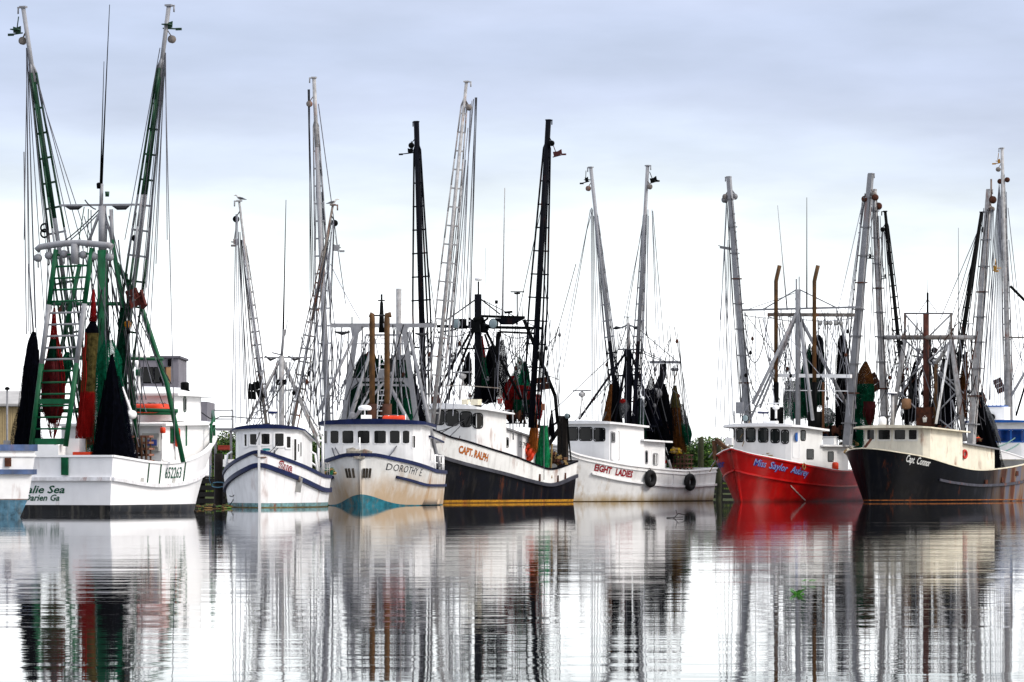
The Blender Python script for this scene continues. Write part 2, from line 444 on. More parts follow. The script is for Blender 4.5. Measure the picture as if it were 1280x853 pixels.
class House:
    def loc(h, u):
        """point and outward normal at arc length u along the perimeter"""
        for i in range(len(h.pts)-1):
            a = Vector((*h.pts[i], 0)); b = Vector((*h.pts[i+1], 0)); d = (b-a).length
            if u <= d or i == len(h.pts)-2:
                t = (b-a).normalized(); return a+t*u, Vector((t.y, -t.x, 0)), t
            u -= d
    def per(h): return sum((Vector(h.pts[i+1])-Vector(h.pts[i])).length for i in range(len(h.pts)-1))
    def u_at(h, px, z):
        best = None; T = h.per()
        for i in range(600):
            u = T*i/599; p, n, t = h.loc(u); w = h.b.toW((p.x, p.y, z)); nw = h.b.f*n.x+h.b.l*n.y
            if nw.dot(w-Vector((0,0,CH))) > 0: continue
            e = abs(640+F*w.x/w.y-px)
            if best is None or e < best[0]: best = (e, u, w.y)
        return best
    def win(h, px0, px1, py0, py1, kind='window', frame=RUBBER, fill=GLASS, fw=.06, r=.12, dep=.03):
        zc = (h.z0+h.z1)/2; a = h.u_at(px0, zc); b = h.u_at(px1, zc); Y = (a[2]+b[2])/2
        zt = CH-(py0-HY)/F*Y; zb = CH-(py1-HY)/F*Y; u0, u1 = sorted((a[1], b[1]))
        h.panel(u0, u1, zb, zt, kind, frame, fill, fw, r, dep)
        return u0, u1, zb, zt
    def panel(h, u0, u1, zb, zt, kind='window', frame=RUBBER, fill=GLASS, fw=.06, r=.12, dep=.03):
        mb = MB(); W_ = u1-u0; H_ = zt-zb; r = min(r, W_*.45, H_*.45)
        def rr(x0, x1, y0, y1, r):
            o = []
            for cx, cy, a0 in ((x1-r, y1-r, 0), (x0+r, y1-r, 90), (x0+r, y0+r, 180), (x1-r, y0+r, 270)):
                for k in range(4): a = R(a0+30*k); o.append((cx+r*math.cos(a), cy+r*math.sin(a)))
            return o
        A = rr(-fw, W_+fw, -fw, H_+fw, r+fw*.7); B_ = rr(0, W_, 0, H_, r)
        def P(x, y, d):
            p, n, t = h.loc(max(0, min(h.per(), u0+x))); return Vector((p.x, p.y, zb+y))+n*d
        n = len(A)
        for q, d in ((A, -.02), (A, dep), (B_, dep), (B_, .008)):
            for x, y in q: mb.v.append(P(x, y, d))
        for k in range(3):
            for i in range(n): j = (i+1) % n; mb.face((k*n+i, k*n+j, (k+1)*n+j, (k+1)*n+i), 0)
        # glass, split in columns so that it follows a curved wall
        K = max(2, int(W_/.12)); b0 = len(mb.v)
        for i in range(K+1):
            x = W_*i/K; e = min(x, W_-x); dy = r-math.sqrt(max(0, r*r-(r-e)**2)) if e < r else 0
            mb.v += [P(x, dy, .01), P(x, H_-dy, .01)]
        for i in range(K): mb.face((b0+2*i, b0+2*i+2, b0+2*i+3, b0+2*i+1), 1)
        o = mb.build(kind, [frame, fill], h.o); return o

# ---------------- rig parts ----------------
def tangle(b, hi, lo, n, c, seed, ms=None, sg=.8, r=.02, dc=1.5):
    """loose running rigging between the spars above and the deck below"""
    rnd = random.Random(seed); ms = ms or (WIRE, WIRE, ROPE, BLACK)
    for i in range(n):
        x = rnd.uniform(hi[0], hi[1]); x2 = min(lo[1], max(lo[0], x+rnd.gauss(0, .22)*(lo[1]-lo[0]))); s = rnd.random()
        p = b.X(x, rnd.uniform(hi[2], hi[3]), c+rnd.uniform(-dc, dc)); q = b.X(x2, rnd.uniform(lo[2], lo[3]), c+rnd.uniform(-dc, dc))
        b.rope(p, q, 0 if s < .45 else sg*rnd.random(), r*rnd.choice((.7, 1, 1, 1.5)), rnd.choice(ms))
        if rnd.random() < .3:
            u = rnd.uniform(.1, .8); w = p.lerp(q, u); MB().lathe(w-Vector((0,0,.15)), [(.03,0),(.1,.05),(.12,.18),(.04,.32)], 8).build('rigging_block', rnd.choice((BLACK, RUST, GREY)), b.root)
def winch(b, c, s, seed, ms=None, name='deck_winch'):
    """drum winch: two flanged drums on a frame, gearbox, brake lever"""
    mb = MB(); c = Vector(c); rnd = random.Random(seed)
    for y in (-.45, .45): mb.lathe(c+Vector((0, y*s-.3*s, .55*s)), [(.42*s,0),(.42*s,.05*s),(.22*s,.07*s),(.24*s,.5*s),(.42*s,.52*s),(.42*s,.57*s)], 16, 0, 'y')
    mb.box(c+Vector((0, 0, .5*s)), (.5*s, .25*s, .9*s), None, 1); mb.tube([c+Vector((0,-.95*s,.55*s)), c+Vector((0,.95*s,.55*s))], .06*s, 8, 1)
    for y in (-.9, .9): mb.bar(c+Vector((-.35*s, y*s, 0)), c+Vector((0, y*s, .6*s)), .08*s, mi=1); mb.bar(c+Vector((.35*s, y*s, 0)), c+Vector((0, y*s, .6*s)), .08*s, mi=1)
    mb.tube([c+Vector((.1,.2*s,.9*s)), c+Vector((.3,.25*s,1.4*s))], .025, 5, 1); mb.box(c+Vector((0,0,.04)), (.9*s, 2*s, .08), None, 1)
    return mb.build(name, ms or [RUST, BLACK], b.root)

def boom(b, A, B_, r0, r1, w, mats, segs=((0, 1, 0),), rungs=14, lat=.88, rodr=.035, solid=False, depthrod=True, name='outrigger', block=True, wb=.7):
    """a long outrigger: tapered pole with truss rods held off by spreaders"""
    A = Vector(A); B_ = Vector(B_); d = (B_-A); L = d.length; d.normalize()
    u = Vector((0, d.z, -d.y)).normalized(); v = d.cross(u)
    mb = MB()
    cuts = sorted(set([0, 1]+[x for s in segs for x in s[:2]]))
    mi = lambda t: next((k for a, c, k in segs if a <= t <= c), 0)
    for a, c in zip(cuts, cuts[1:]):
        ra = r0+(r1-r0)*a; rc = r0+(r1-r0)*c
        if solid: 
            n0 = len(mb.v)
            for t, r in ((a, ra), (c, rc)):
                for e, g in ((-1,-1), (1,-1), (1,1), (-1,1)): mb.v.append(A+d*L*t+u*e*r+v*g*r)
            for j in range(4): mb.face((n0+j, n0+(j+1) % 4, n0+4+(j+1) % 4, n0+4+j), mi((a+c)/2))
            mb.face((n0, n0+1, n0+2, n0+3), mi((a+c)/2)); mb.face((n0+7, n0+6, n0+5, n0+4), mi((a+c)/2))
        else: mb.tube([A+d*L*a, A+d*L*c], [ra, rc], 10, mi((a+c)/2))
    o = mb.build(name, mats, b.root)
    if w > 0:
        wt = lambda t: w*(wb+(1-wb)*math.sin(min(1, t/.4)*math.pi/2)) if t < .4 else w*max(.36, 1-((t-.4)/(lat-.4))*.64)
        tb = MB(); dirs = [u, -u]+([v] if depthrod else [])
        K = 12
        for q in dirs:
            pts = [A+d*L*(lat*i/K)+q*wt(lat*i/K) for i in range(K+1)]
            for i in range(K): tb.tube([pts[i], pts[i+1]], rodr, 5, mi(lat*(i+.5)/K))
            tb.tube([pts[-1], A+d*L*min(1, lat+.03)], rodr, 5, mi(lat))
        for i in range(rungs):
            t = lat*(i+.6)/rungs; p = A+d*L*t; q = wt(t)
            tb.bar(p-u*q*1.12, p+u*q*1.12, .08, .1, mi(t), up=d)
            if depthrod: tb.bar(p, p+v*q, .05, .035, mi(t), up=d)
        tb.build('truss_rods', mats, o)
    if block:
        kb = MB(); T = A+d*L*.93; sd = 1 if A.y*1.0+B_.y > 0 else -1
        kb.lathe(T+Vector((.1, sd*(.22+r1), -.1)), [(.02, -.09), (.2, -.08), (.2, -.03), (.15, 0), (.2, .03), (.2, .08), (.02, .09)], 12, 0, 'x')
        kb.bar(T+Vector((.1, sd*(.2+r1), .05)), T+Vector((0, sd*r1*.5, .45)), .06, .05)
        kb.build('pulley_block', RUSTG if mats[0] in (RIGW, GREYL, GREY) else BLACK, o)
        kb = MB(); T = A+d*L; kb.box(T+Vector((0, 0, .04)), (.28, .34, .09)); kb.bar(T+Vector((0, -.1, 0)), T+Vector((0, sd*.32, .02)), .07); kb.tube([T+Vector((0, sd*.28, 0)), T+Vector((0, sd*.28, -.3))], .045, 6)
        kb.build('tip_fitting', mats[mi(1)], o)
    return o
def fin(b, P, sgn, m, label, lx=.45, bar=.5, tilt=0., group=None):
    """stabiliser: folded plate on a rod, hanging under an outrigger tip"""
    mb = MB(); P = Vector(P); Rm = Matrix.Rotation(tilt, 3, 'X')
    q = lambda y, z, x=0: P+Rm @ Vector((x, y*sgn, z))
    b0 = len(mb.v)
    for (y, z) in ((0, -.2), (lx, -.16), (lx*1.05, .16), (lx*.55, .1), (0, .17)):
        for x in (-.03, .03): mb.v.append(q(y, z, x))
    n = 5
    for i in range(n):
        a = b0+2*i; c = b0+2*((i+1) % n); mb.face((a, c, c+1, a+1))
    mb.face([b0+2*i for i in range(n)]); mb.face([b0+2*i+1 for i in range(n)][::-1])
    mb.box(q(.2, -.02, -.22), (.4, .4, .05)); mb.tube([q(-.1, -.18), q(lx+bar, -.24)], .04, 6); mb.box(q(lx+bar, -.25), (.1, .3, .12))
    mb.tube([q(.2, .1), q(.12, .65)], .03, 5)
    return b.thing(mb, 'stabiliser_fin', m, P, label, 'stabiliser', group)
def net(b, top, bot, prof, mats, name, label, folds=8, amp=.2, depth=.7, secs=None, seed=0, rag=.25, group=None, cat='fishing net', rope=None, n=44, k=26, bend=0):
    """hanging bundle: profile [(u, half width)], u from top 0 to bottom 1; secs [(u limit, material index)]"""
    top = Vector(top); bot = Vector(bot); H_ = (bot-top); mb = MB(); rnd = random.Random(seed)
    ph = [rnd.uniform(0, 6.28) for _ in range(6)]
    for i in range(k+1):
        u = i/k; r = max(.015, interp(prof, u)); c = top+H_*u+Vector((0, bend*math.sin(u*math.pi), 0))
        for j in range(n):
            a = 2*math.pi*j/n
            f = 1+amp*(.5*math.sin(folds*a+ph[0]+1.2*u)+.5*math.sin((folds*2+1)*a+ph[1]-2*u))+.35*amp*noise.noise(Vector((3*math.cos(a)+seed, 3*math.sin(a), 5*u)))*2+.12*noise.noise(Vector((9*math.cos(a)+seed, 9*math.sin(a), 14*u)))
            z = 0
            if u > .8: z = -rag*((u-.8)/.2)**2*(.5+.5*math.sin(3*a+ph[2])+.7*noise.noise(Vector((2*math.cos(a), 2*math.sin(a), seed))))
            mb.v.append(c+Vector((math.cos(a)*r*depth*f, math.sin(a)*r*f, z)))
    for i in range(k):
        u = (i+.5)/k; mi = 0
        if secs: mi = next((m_ for lim, m_ in secs if u <= lim), secs[-1][1])
        for j in range(n): mb.face((i*n+j, i*n+(j+1) % n, (i+1)*n+(j+1) % n, (i+1)*n+j), mi, True)
    mb.face(list(range(n)), 0)
    ml = list(mats) if isinstance(mats, (list, tuple)) else [mats]
    k0 = len(ml); ml.append(mats[-1] if isinstance(mats, (list, tuple)) else mats)
    for q in range(9):   # loose strands and hem lines trailing over the bundle
        a = rnd.uniform(0, 6.28); u0 = rnd.uniform(0, .5); pts = []
        for i in range(6):
            u = u0+(1.12-u0)*i/5; r = max(.03, interp(prof, min(1, u)))*(1.1+.25*rnd.random()); pts.append(top+H_*u+Vector((math.cos(a)*r*depth, math.sin(a)*r, rnd.uniform(-.05, .05)))); a += rnd.uniform(-.15, .15)
        mb.tube(pts, rnd.choice((.014, .02, .03)), 4, k0, cap=False)
    # outer open layer: see-through folds hanging wider than the bundle
    vk = len(ml); ml += [sheer(q) for q in (mats if isinstance(mats, (list, tuple)) else [mats])]; v0 = len(mb.v); kk = 14; nn = 26; ua = .3
    for i in range(kk+1):
        u = ua+(1.06-ua)*i/kk; r = max(.02, interp(prof, min(1, u)))*(1.02+.3*(i/kk)); c = top+H_*u
        for j in range(nn):
            a = 2*math.pi*j/nn; f = 1+.3*noise.noise(Vector((2*math.cos(a)+seed*3, 2*math.sin(a), 3*u)))+.1*math.sin(6*a+ph[3])
            mb.v.append(c+Vector((math.cos(a)*r*depth*f, math.sin(a)*r*f, .5*noise.noise(Vector((2*math.cos(a), 2*math.sin(a)+seed, 9))) if i == kk else 0)))
    for i in range(kk):
        u = ua+(1.06-ua)*(i+.5)/kk; mv = vk+(next((m_ for lim, m_ in secs if u <= lim), secs[-1][1]) if secs else 0)
        for j in range(nn): mb.face((v0+i*nn+j, v0+i*nn+(j+1) % nn, v0+(i+1)*nn+(j+1) % nn, v0+(i+1)*nn+j), mv, True)
    if rope is not None:
        ml.append(ROPE); r_ = Vector(rope)
        mb.tube([r_, top], .03, 5, len(ml)-1); mb.tube([r_+Vector((.1, .06, 0)), top+Vector((.05, .05, -.3))], .02, 5, len(ml)-1)
    return b.thing(mb, name, ml, bot, label, cat, group)
def door(b, c, w, h, label, m=RUST, tilt=0., yaw=.3, slats=3):
    """otter board: planks between steel bands, bracket in front"""
    mb = MB(); c = Vector(c); M = Matrix.Rotation(yaw, 3, 'Z') @ Matrix.Rotation(tilt, 3, 'X')
    for i in range(slats):
        z = (i-(slats-1)/2)*h/slats; mb.box(c+M @ Vector((0, 0, z)), (.08, w, h/slats*.93), M)
    for y in (-.36, .36): mb.box(c+M @ Vector((-.06, y*w, 0)), (.05, .1, h*1.02), M)
    mb.box(c+M @ Vector((0, 0, -h/2)), (.14, w*1.04, .08), M)
    for y in (-.2, .2): mb.bar(c+M @ Vector((-.05, y*w, .2*h)), c+M @ Vector((-.4, 0, 0)), .05)
    return b.thing(mb, 'trawl_door', m, c, label, 'trawl door', 'trawl doors hung in the rigging')
def ring(b, c, label, R_=.33, r=.08, m=ORANGE, ax='Y', name='lifebuoy', cat='lifebuoy', inner=None):
    rot = Matrix.Rotation(R(90), 3, 'X' if ax == 'Y' else 'Y'); mb = MB(); mb.torus(c, R_, r, 22, 8, rot)
    ml = [m]
    if name == 'lifebuoy' and m is ORANGE:
        ml.append(WHT2)
        for k in range(4):
            a = R(45+90*k); q = Vector(c)+rot @ Vector((R_*math.cos(a), R_*math.sin(a), 0)); mb.box(q, (r*2.15, r*2.15, r*2.15), rot @ Matrix.Rotation(a, 3, 'Z'), 1)
    return b.thing(mb, name, ml, Vector(c), label, cat)
def raft(b, c, w, label, d=.5, h=.32):
    mb = MB(); c = Vector(c); pts = []
    for i in range(17):
        a = 2*math.pi*i/16; x = math.copysign(abs(math.cos(a))**.5, math.cos(a))*d/2; y = math.copysign(abs(math.sin(a))**.5, math.sin(a))*w/2; pts.append(c+Vector((x, y, 0)))
    mb.tube(pts, h/2, 10, 0, cap=False)
    for i in range(0, 16, 2): mb.tube([pts[i]+Vector((0,0,h*.5)), pts[i]+Vector((0,0,h*.6)), pts[i+1]+Vector((0,0,h*.5))], .02, 5, 1)
    for y in (-.3, 0, .3): mb.box(c+Vector((0, y*w, 0)), (d, .05, .03), None, 1)
    for y in (-.25, .25): mb.box(c+Vector((d*.5, y*w, 0)), (h*.5, .06, h*1.03), None, 2)
    return b.thing(mb, 'rescue_float', [ORANGE, ROPE, WHT2], c-Vector((0,0,h/2)), label, 'rescue float')
def dome(b, P, r, h, m=WHT2, band=None, name='radar_dome', pole=None, parent=None):
    mb = MB(); mb.lathe(P, [(r*.85, 0), (r, h*.2), (r, h*.55), (r*.8, h*.85), (r*.3, h), (.01, h*1.01)], 16)
    if band: mb.lathe(Vector(P)-Vector((0,0,.001)), [(r*.8, -.02), (r*1.01, h*.1), (r*1.01, h*.35)], 16, 1)
    if pole: mb.tube([P, Vector(P)-Vector((0,0,pole))], .05, 6)
    return mb.build(name, [m, band or m], parent or b.root)
def radar(b, P, w, base, m=WHT2):
    """open array radar on a tripod"""
    P = Vector(P); mb = MB(); mb.box(P, (.14, w, .1)); mb.box(P+Vector((.08,0,0)), (.02, w*.96, .05)); mb.lathe(P-Vector((0,0,.42)), [(.2, 0), (.26, .08), (.26, .25), (.1, .32), (.06, .4)], 12)
    mb.tube([P-Vector((0,0,.4)), P-Vector((0,0,.5))], .12, 8)
    for x, y in (((.35, .0), (-.2, .3), (-.2, -.3)) if base > 1.2 else ((0, 0),)): mb.tube([P-Vector((0,0,.45)), P+Vector((x, y, -base))], .035 if base > 1.2 else .09, 6)
    return mb.build('radar', m, b.root)
def flood(b, P, r, dirx=1):
    P = Vector(P); mb = MB(); mb.lathe(P, [(r*.35, -.35), (r*.8, -.2), (r, 0), (r*1.04, .05)], 16, 0, 'x'); mb.lathe(P+Vector((.052, 0, 0)), [(r*.93, 0), (r*.8, .03), (.01, .05)], 16, 1, 'x')
    mb.tube([P-Vector((.1,0,0)), P-Vector((.1,0,r*1.4))], .04, 6)
    return mb.build('floodlight', [BLACK, LAMP], b.root)
def bundle(b, c, R_, n, mats, label, name, cat, seed=1, flat=.7):
    """a heap of small pieces piled on deck"""
    rnd = random.Random(seed); mb = MB(); c = Vector(c)
    for i in range(n):
        a = rnd.uniform(0, 6.28); q = rnd.random()**.6*R_; p = c+Vector((math.cos(a)*q*.7, math.sin(a)*q, rnd.uniform(0, R_*flat*(1.2-q/R_))))
        M = Matrix.Rotation(rnd.uniform(0, 3), 3, 'Z') @ Matrix.Rotation(rnd.uniform(-.8, .8), 3, 'X')
        mb.box(p, (rnd.uniform(.1, .3), rnd.uniform(.08, .4), rnd.uniform(.06, .22)), M, rnd.randrange(len(mats)))
    return b.thing(mb, name, mats, c, label, cat)
def rack(b, c, w, h, label, ms=(WOOD, RUST), d=.5, nx=4, nz=4, name='stacked_chain_bag', cat='chain bag'):
    """slatted boards and chain hung over the rail in a grid"""
    mb = MB(); c = Vector(c); rnd = random.Random(int(w*100))
    for i in range(nx):
        y = (i-(nx-1)/2)*w/nx; mb.bar(c+Vector((d/2, y, 0)), c+Vector((d/2+rnd.uniform(-.05,.05), y+rnd.uniform(-.04,.04), h)), w/nx*.45, .05, 0, up=(0,1,0))
        mb.bar(c+Vector((-d/2, y, 0)), c+Vector((-d/2, y, h*.95)), w/nx*.45, .05, 0, up=(0,1,0))
    for j in range(nz+1):
        z = h*j/nz*.97+.02; mb.box(c+Vector((d/2+.06, rnd.uniform(-.03,.03), z)), (.06, w*1.05, h/nz*.38), None, 1); mb.box(c+Vector((0, -w/2, z)), (d, .05, h/nz*.3), None, 1)
        mb.box(c+Vector((0, w/2, z)), (d, .05, h/nz*.3), None, 1)
    return b.thing(mb, name, list(ms), c, label, cat)
def rails(b, P, h, m, name='deck_railing', r=.03, posts=None, mid=True):
    """pipe railing through points P (rail foot line); h height"""
    mb = MB(); P = [Vector(p) for p in P]; up = Vector((0,0,h)); mb.tube([p+up for p in P], r, 6)
    if mid: mb.tube([p+up*.5 for p in P], r*.7, 5)
    for p in P: mb.tube([p, p+up], r, 6)
    return mb.build(name, m, b.root)
def ladder(b, A0, A1, B0, B1, n, m, r=.035, name='ladder', rr=None, segs=None):
    A0, A1, B0, B1 = map(Vector, (A0, A1, B0, B1)); mb = MB(); segs = segs or [(0, 1, 0)]
    for a, c, mi in segs:
        for p, q in ((A0, A1), (B0, B1)): mb.tube([p.lerp(q, a), p.lerp(q, c)], r, 6, mi)
    for i in range(n):
        t = (i+.5)/n; mi = next((k for a, c, k in segs if a <= t <= c), 0); mb.tube([A0.lerp(A1, t), B0.lerp(B1, t)], rr or r*.7, 6, mi)
    return mb.build(name, m, b.root)
def fan(b, tops, bots, c1, c2, m=None, r=.018, sag=0):
    for (tx, ty), (bx, by) in zip(tops, bots):
        b.rope(b.X(tx, ty, c1), b.X(bx, by, c2), sag, r, m)
def blocks_on(b, pts, m=GREYL, parent=None, r=.16):
    for p in pts:
        mb = MB(); p = Vector(p); mb.tube([p, p-Vector((0,0,.25))], .02, 5); mb.lathe(p-Vector((0,0,.42)), [(.02,-.08), (r,-.07), (r*.75, 0), (r, .07), (.02, .08)], 10, 0, 'x')
        mb.tube([p-Vector((0,0,.55)), p-Vector((.02,.02,.9))], .035, 5, 1)
        mb.build('hanging_block', [m, WIRE], parent or b.root)
def antenna(b, P0, P1, r=.04, m=None, name='antenna'):
    return MB().tube([P0, Vector(P0).lerp(Vector(P1), .4), P1], [r, r*.6, r*.3], 6).build(name, m or BLACK, b.root)
def bird(P, face, label, name='seabird'):
    mb = MB(); P = Vector(P); Mz = Matrix.Rotation(face, 3, 'Z')
    q = lambda x, y, z: P+Mz @ Vector((x, y, z))
    mb.tube([q(-.3,0,.13), q(-.18,0,.17), q(-.05,0,.21), q(.08,0,.25), q(.15,0,.31), q(.2,0,.37), q(.25,0,.4), q(.3,0,.39)], [.02,.05,.085,.09,.06,.045,.05,.03], 10)
    mb.tube([q(.29,0,.39), q(.4,0,.365)], [.022,.006], 6, 1)
    for s in (-1, 1):
        mb.tube([q(.08,.07*s,.26), q(-.08,.09*s,.22), q(-.28,.05*s,.15), q(-.42,.02*s,.12)], [.03,.06,.035,.008], 8, 2); mb.tube([q(0,.03*s,.15), q(.02,.03*s,0)], .01, 5, 1)
    o = mb.build(name, [mat('bird white', 'b8b8b6', .8), mat('bird beak', 'c08a30', .6), mat('bird grey wing', '45484e', .8)], origin=P); o.location = P
    return tag(o, label, 'bird')

# ================= the setting =================
def waterm():
    m = bpy.data.materials.new('water'); m.use_nodes = True; t = m.node_tree; n = t.nodes; l = t.links; b = n['Principled BSDF']
    b.inputs['Base Color'].default_value = (.012, .013, .014, 1); b.inputs['Roughness'].default_value = .02; b.inputs['IOR'].default_value = 1.8; b.inputs['Specular IOR Level'].default_value = .75
    g = n.new('ShaderNodeTexCoord')
    def ns(scale, sx, sy, det=2, seedz=0):
        k = n.new('ShaderNodeMapping'); k.inputs['Scale'].default_value = (sx, sy, 1); k.inputs['Location'].default_value = (0, 0, seedz); l.new(g.outputs['Object'], k.inputs[0])
        x = n.new('ShaderNodeTexNoise'); x.inputs['Scale'].default_value = scale; x.inputs['Detail'].default_value = det; l.new(k.outputs[0], x.inputs[0]); return x.outputs[0]
    def mth(op, a, c, d=None):
        k = n.new('ShaderNodeMath'); k.operation = op
        for i, v in enumerate((a, c, d)):
            if v is None: continue
            if isinstance(v, (int, float)): k.inputs[i].default_value = v
            else: l.new(v, k.inputs[i])
        return k.outputs[0]
    fine = ns(1, 1.1, 2.6, 4); mid = ns(1, .3, .8, 5, 4); big = ns(1, .05, .16, 2, 9)
    patch = n.new('ShaderNodeMapRange'); l.new(ns(1, .03, .05, 3, 2), patch.inputs[0]); patch.inputs[1].default_value = .35; patch.inputs[2].default_value = .65; patch.inputs[3].default_value = .35; patch.inputs[4].default_value = 1.3
    # the water is glassy by the moored hulls and ruffled further out
    sp = n.new('ShaderNodeSeparateXYZ'); l.new(g.outputs['Object'], sp.inputs[0])
    near = n.new('ShaderNodeMapRange'); l.new(sp.outputs[1], near.inputs[0]); near.inputs[1].default_value = 190; near.inputs[2].default_value = 110; near.inputs[3].default_value = .22; near.inputs[4].default_value = 1
    h = mth('ADD', mth('MULTIPLY', mth('MULTIPLY', fine, patch.outputs[0]), .0013), mth('ADD', mth('MULTIPLY', mid, .0055), mth('MULTIPLY', big, .014)))
    h = mth('MULTIPLY', h, near.outputs[0])
    # long thin cat's-paws where a breath of wind roughens the surface
    st = n.new('ShaderNodeMapRange'); l.new(ns(1, .022, .42, 3, 17), st.inputs[0]); st.inputs[1].default_value = .66; st.inputs[2].default_value = .72; st.inputs[3].default_value = 0; st.inputs[4].default_value = 1
    h = mth('ADD', h, mth('MULTIPLY', mth('MULTIPLY', st.outputs[0], ns(1, 3, 7, 1, 3)), .006))
    k = n.new('ShaderNodeBump'); k.inputs['Strength'].default_value = 1; k.inputs['Distance'].default_value = 1; l.new(h, k.inputs['Height']); l.new(k.outputs[0], b.inputs['Normal'])
    return m
mb = MB(); mb.v = [Vector(p) for p in ((-2500,-200,0), (2500,-200,0), (2500,346,0), (-2500,346,0))]; mb.face((0,1,2,3))
tag(mb.build('water', waterm()), kind='structure')
MUD = mat('marsh mud', '39421f', .9, var=.35, vs=.8, bump=.4)
mb = MB(); xs = [-6000, -400]+[-120+8*i for i in range(31)]+[400, 6000]; ys = [(343, -.5), (346, .35), (352, .8), (420, 1.0), (9000, 1.0)]
for y, z in ys:
    for x in xs: mb.v.append(Vector((x, y+(1.5*noise.noise(Vector((x*.05, y, 0))) if y < 400 else 0), z)))
k = len(xs)
for j in range(len(ys)-1):
    for i in range(k-1): mb.face((j*k+i, j*k+i+1, (j+1)*k+i+1, (j+1)*k+i), 0, True)
tag(mb.build('ground', MUD), kind='structure')
LEAF = [mat('marsh leaf', '3f6419', .7, var=.35, vs=1.5), mat('dark marsh leaf', '223c12', .7, var=.3, vs=1.5), mat('olive marsh leaf', '6b7a2a', .7, var=.3, vs=1.5)]
BARK = mat('shrub bark', '3a2e20', .9, var=.3)
def shrub(px, py_top, Y, w, label, seed, n=9000):
    rnd = random.Random(seed); base = at(px, HY, Y); base.z = .8; H_ = at(px, py_top, Y).z-.8
    e = empty('marsh_shrub', base); tag(e, label, 'shrub', 'shrubs on the bank behind the boats')
    tr = MB()
    for i in range(7):
        a = rnd.uniform(0, 6.28); tr.tube([(0,0,-.2), (math.cos(a)*w*.15, math.sin(a)*w*.15, H_*.4), (math.cos(a)*w*.35, math.sin(a)*w*.3, H_*.75)], [.09, .06, .02], 6)
    tr.build('stem', BARK, e)
    lobes = [(rnd.uniform(-w*.42, w*.42), rnd.uniform(-w*.3, w*.3), rnd.uniform(.12, .82)*H_, rnd.uniform(.16, .3)*w) for _ in range(26)]
    cr_ = MB()
    for i in range(n):
        x, y, z, r = rnd.choice(lobes); a = rnd.uniform(0, 6.28); ph = math.acos(rnd.uniform(-1, 1)); q = r*rnd.uniform(.55, 1.08)
        p = Vector((x+q*math.sin(ph)*math.cos(a), y+q*math.sin(ph)*math.sin(a), min(H_*1.02, z+q*.8*math.cos(ph))))
        if p.z < 0: continue
        s = rnd.uniform(.07, .16); d1 = Vector((rnd.uniform(-1,1), rnd.uniform(-1,1), rnd.uniform(-.4,1))).normalized(); d2 = d1.cross(Vector((rnd.uniform(-1,1), rnd.uniform(-1,1), rnd.uniform(-1,1)))).normalized()
        b0 = len(cr_.v); cr_.v += [p-d1*s, p+d2*s*.5, p+d1*s*1.6, p-d2*s*.5]; cr_.face((b0, b0+1, b0+2, b0+3), rnd.choice((0, 0, 0, 1, 1, 2)))
    cr_.build('crown', LEAF, e)
k = 0
for px, pt, Y, w, lab in ((262, 553, 356, 5, 'green shrub on the bank beside the white and green trawler bow'), (281, 545, 358, 6, 'leafy green shrub behind the small grey dock platform'), (301, 541, 360, 6, 'green shrub rising behind the left side of the small blue trimmed boat'),
                       (380, 541, 358, 5, 'green shrub seen in the gap right of the small blue trimmed wheelhouse'), (394, 548, 356, 4, 'low green shrub behind the stern rail of the small blue trimmed boat'),
                       (868, 548, 358, 6, 'green shrub behind the white stern with the tyre fenders'), (886, 550, 356, 5, 'yellow green shrub between the two dock pilings left of the red bow'), (902, 545, 362, 6, 'green shrub just left of the red bow'), (848, 556, 360, 5, 'low shrub behind the brown nets on the white stern')):
    k += 1; shrub(px, pt, Y, w, lab, k)
# reeds: tall marsh grass along the bank
mb = MB(); rnd = random.Random(3)
for i in range(9000):
    x = rnd.uniform(-34, 62); y = 347+rnd.random()**2*12; z = .45 if y < 350 else .8; h = rnd.uniform(.8, 2.1); a = rnd.uniform(-.3, .3); w = rnd.uniform(.02, .05)
    b0 = len(mb.v); mb.v += [Vector((x-w, y, z-.1)), Vector((x+w, y, z-.1)), Vector((x+a*h, y+rnd.uniform(-.2,.2), z+h))]; mb.face((b0, b0+1, b0+2), rnd.randrange(3))
tag(mb.build('marsh_grass', LEAF), 'tall green marsh grass along the bank behind the boats', 'grass', kind='stuff')

# dock pieces
def piling(px, pt, Y, r, label, m=WOODD):
    P = at(px, HY, Y); P.z = 0; z = at(px, pt, Y).z; mb = MB(); rnd = random.Random(int(px)); n = 12
    for i in range(9):
        zz = -1.5+(z+1.5)*i/8; 
        for j in range(n): a = 2*math.pi*j/n; q = r*(1+.06*rnd.uniform(-1, 1)-.012*i); mb.v.append(P+Vector((q*math.cos(a)+.02*i*.3, q*math.sin(a), zz)))
    for i in range(8):
        for j in range(n): mb.face((i*n+j, i*n+(j+1) % n, (i+1)*n+(j+1) % n, (i+1)*n+j), 0, True)
    mb.face([8*n+j for j in range(n)]); o = mb.build('dock_piling', m, origin=P); o.location = P
    tag(o, label, 'piling', 'timber pilings along the dock')
MOSSY = mat('mossy timber', '2c2f1a', .9, var=.4, bump=.4)
piling(272.5, 567, 246, .27, 'thick dark wooden piling with a blue rope loop left of the small blue trimmed boat')
piling(875.5, 547, 330, .26, 'greenish square topped piling behind the white tyre hung stern', MOSSY)
piling(898, 549, 322, .24, 'dark piling close beside the red bow', MOSSY)
piling(252, 588, 262, .22, 'short dark piling under the bow of the white and green trawler')
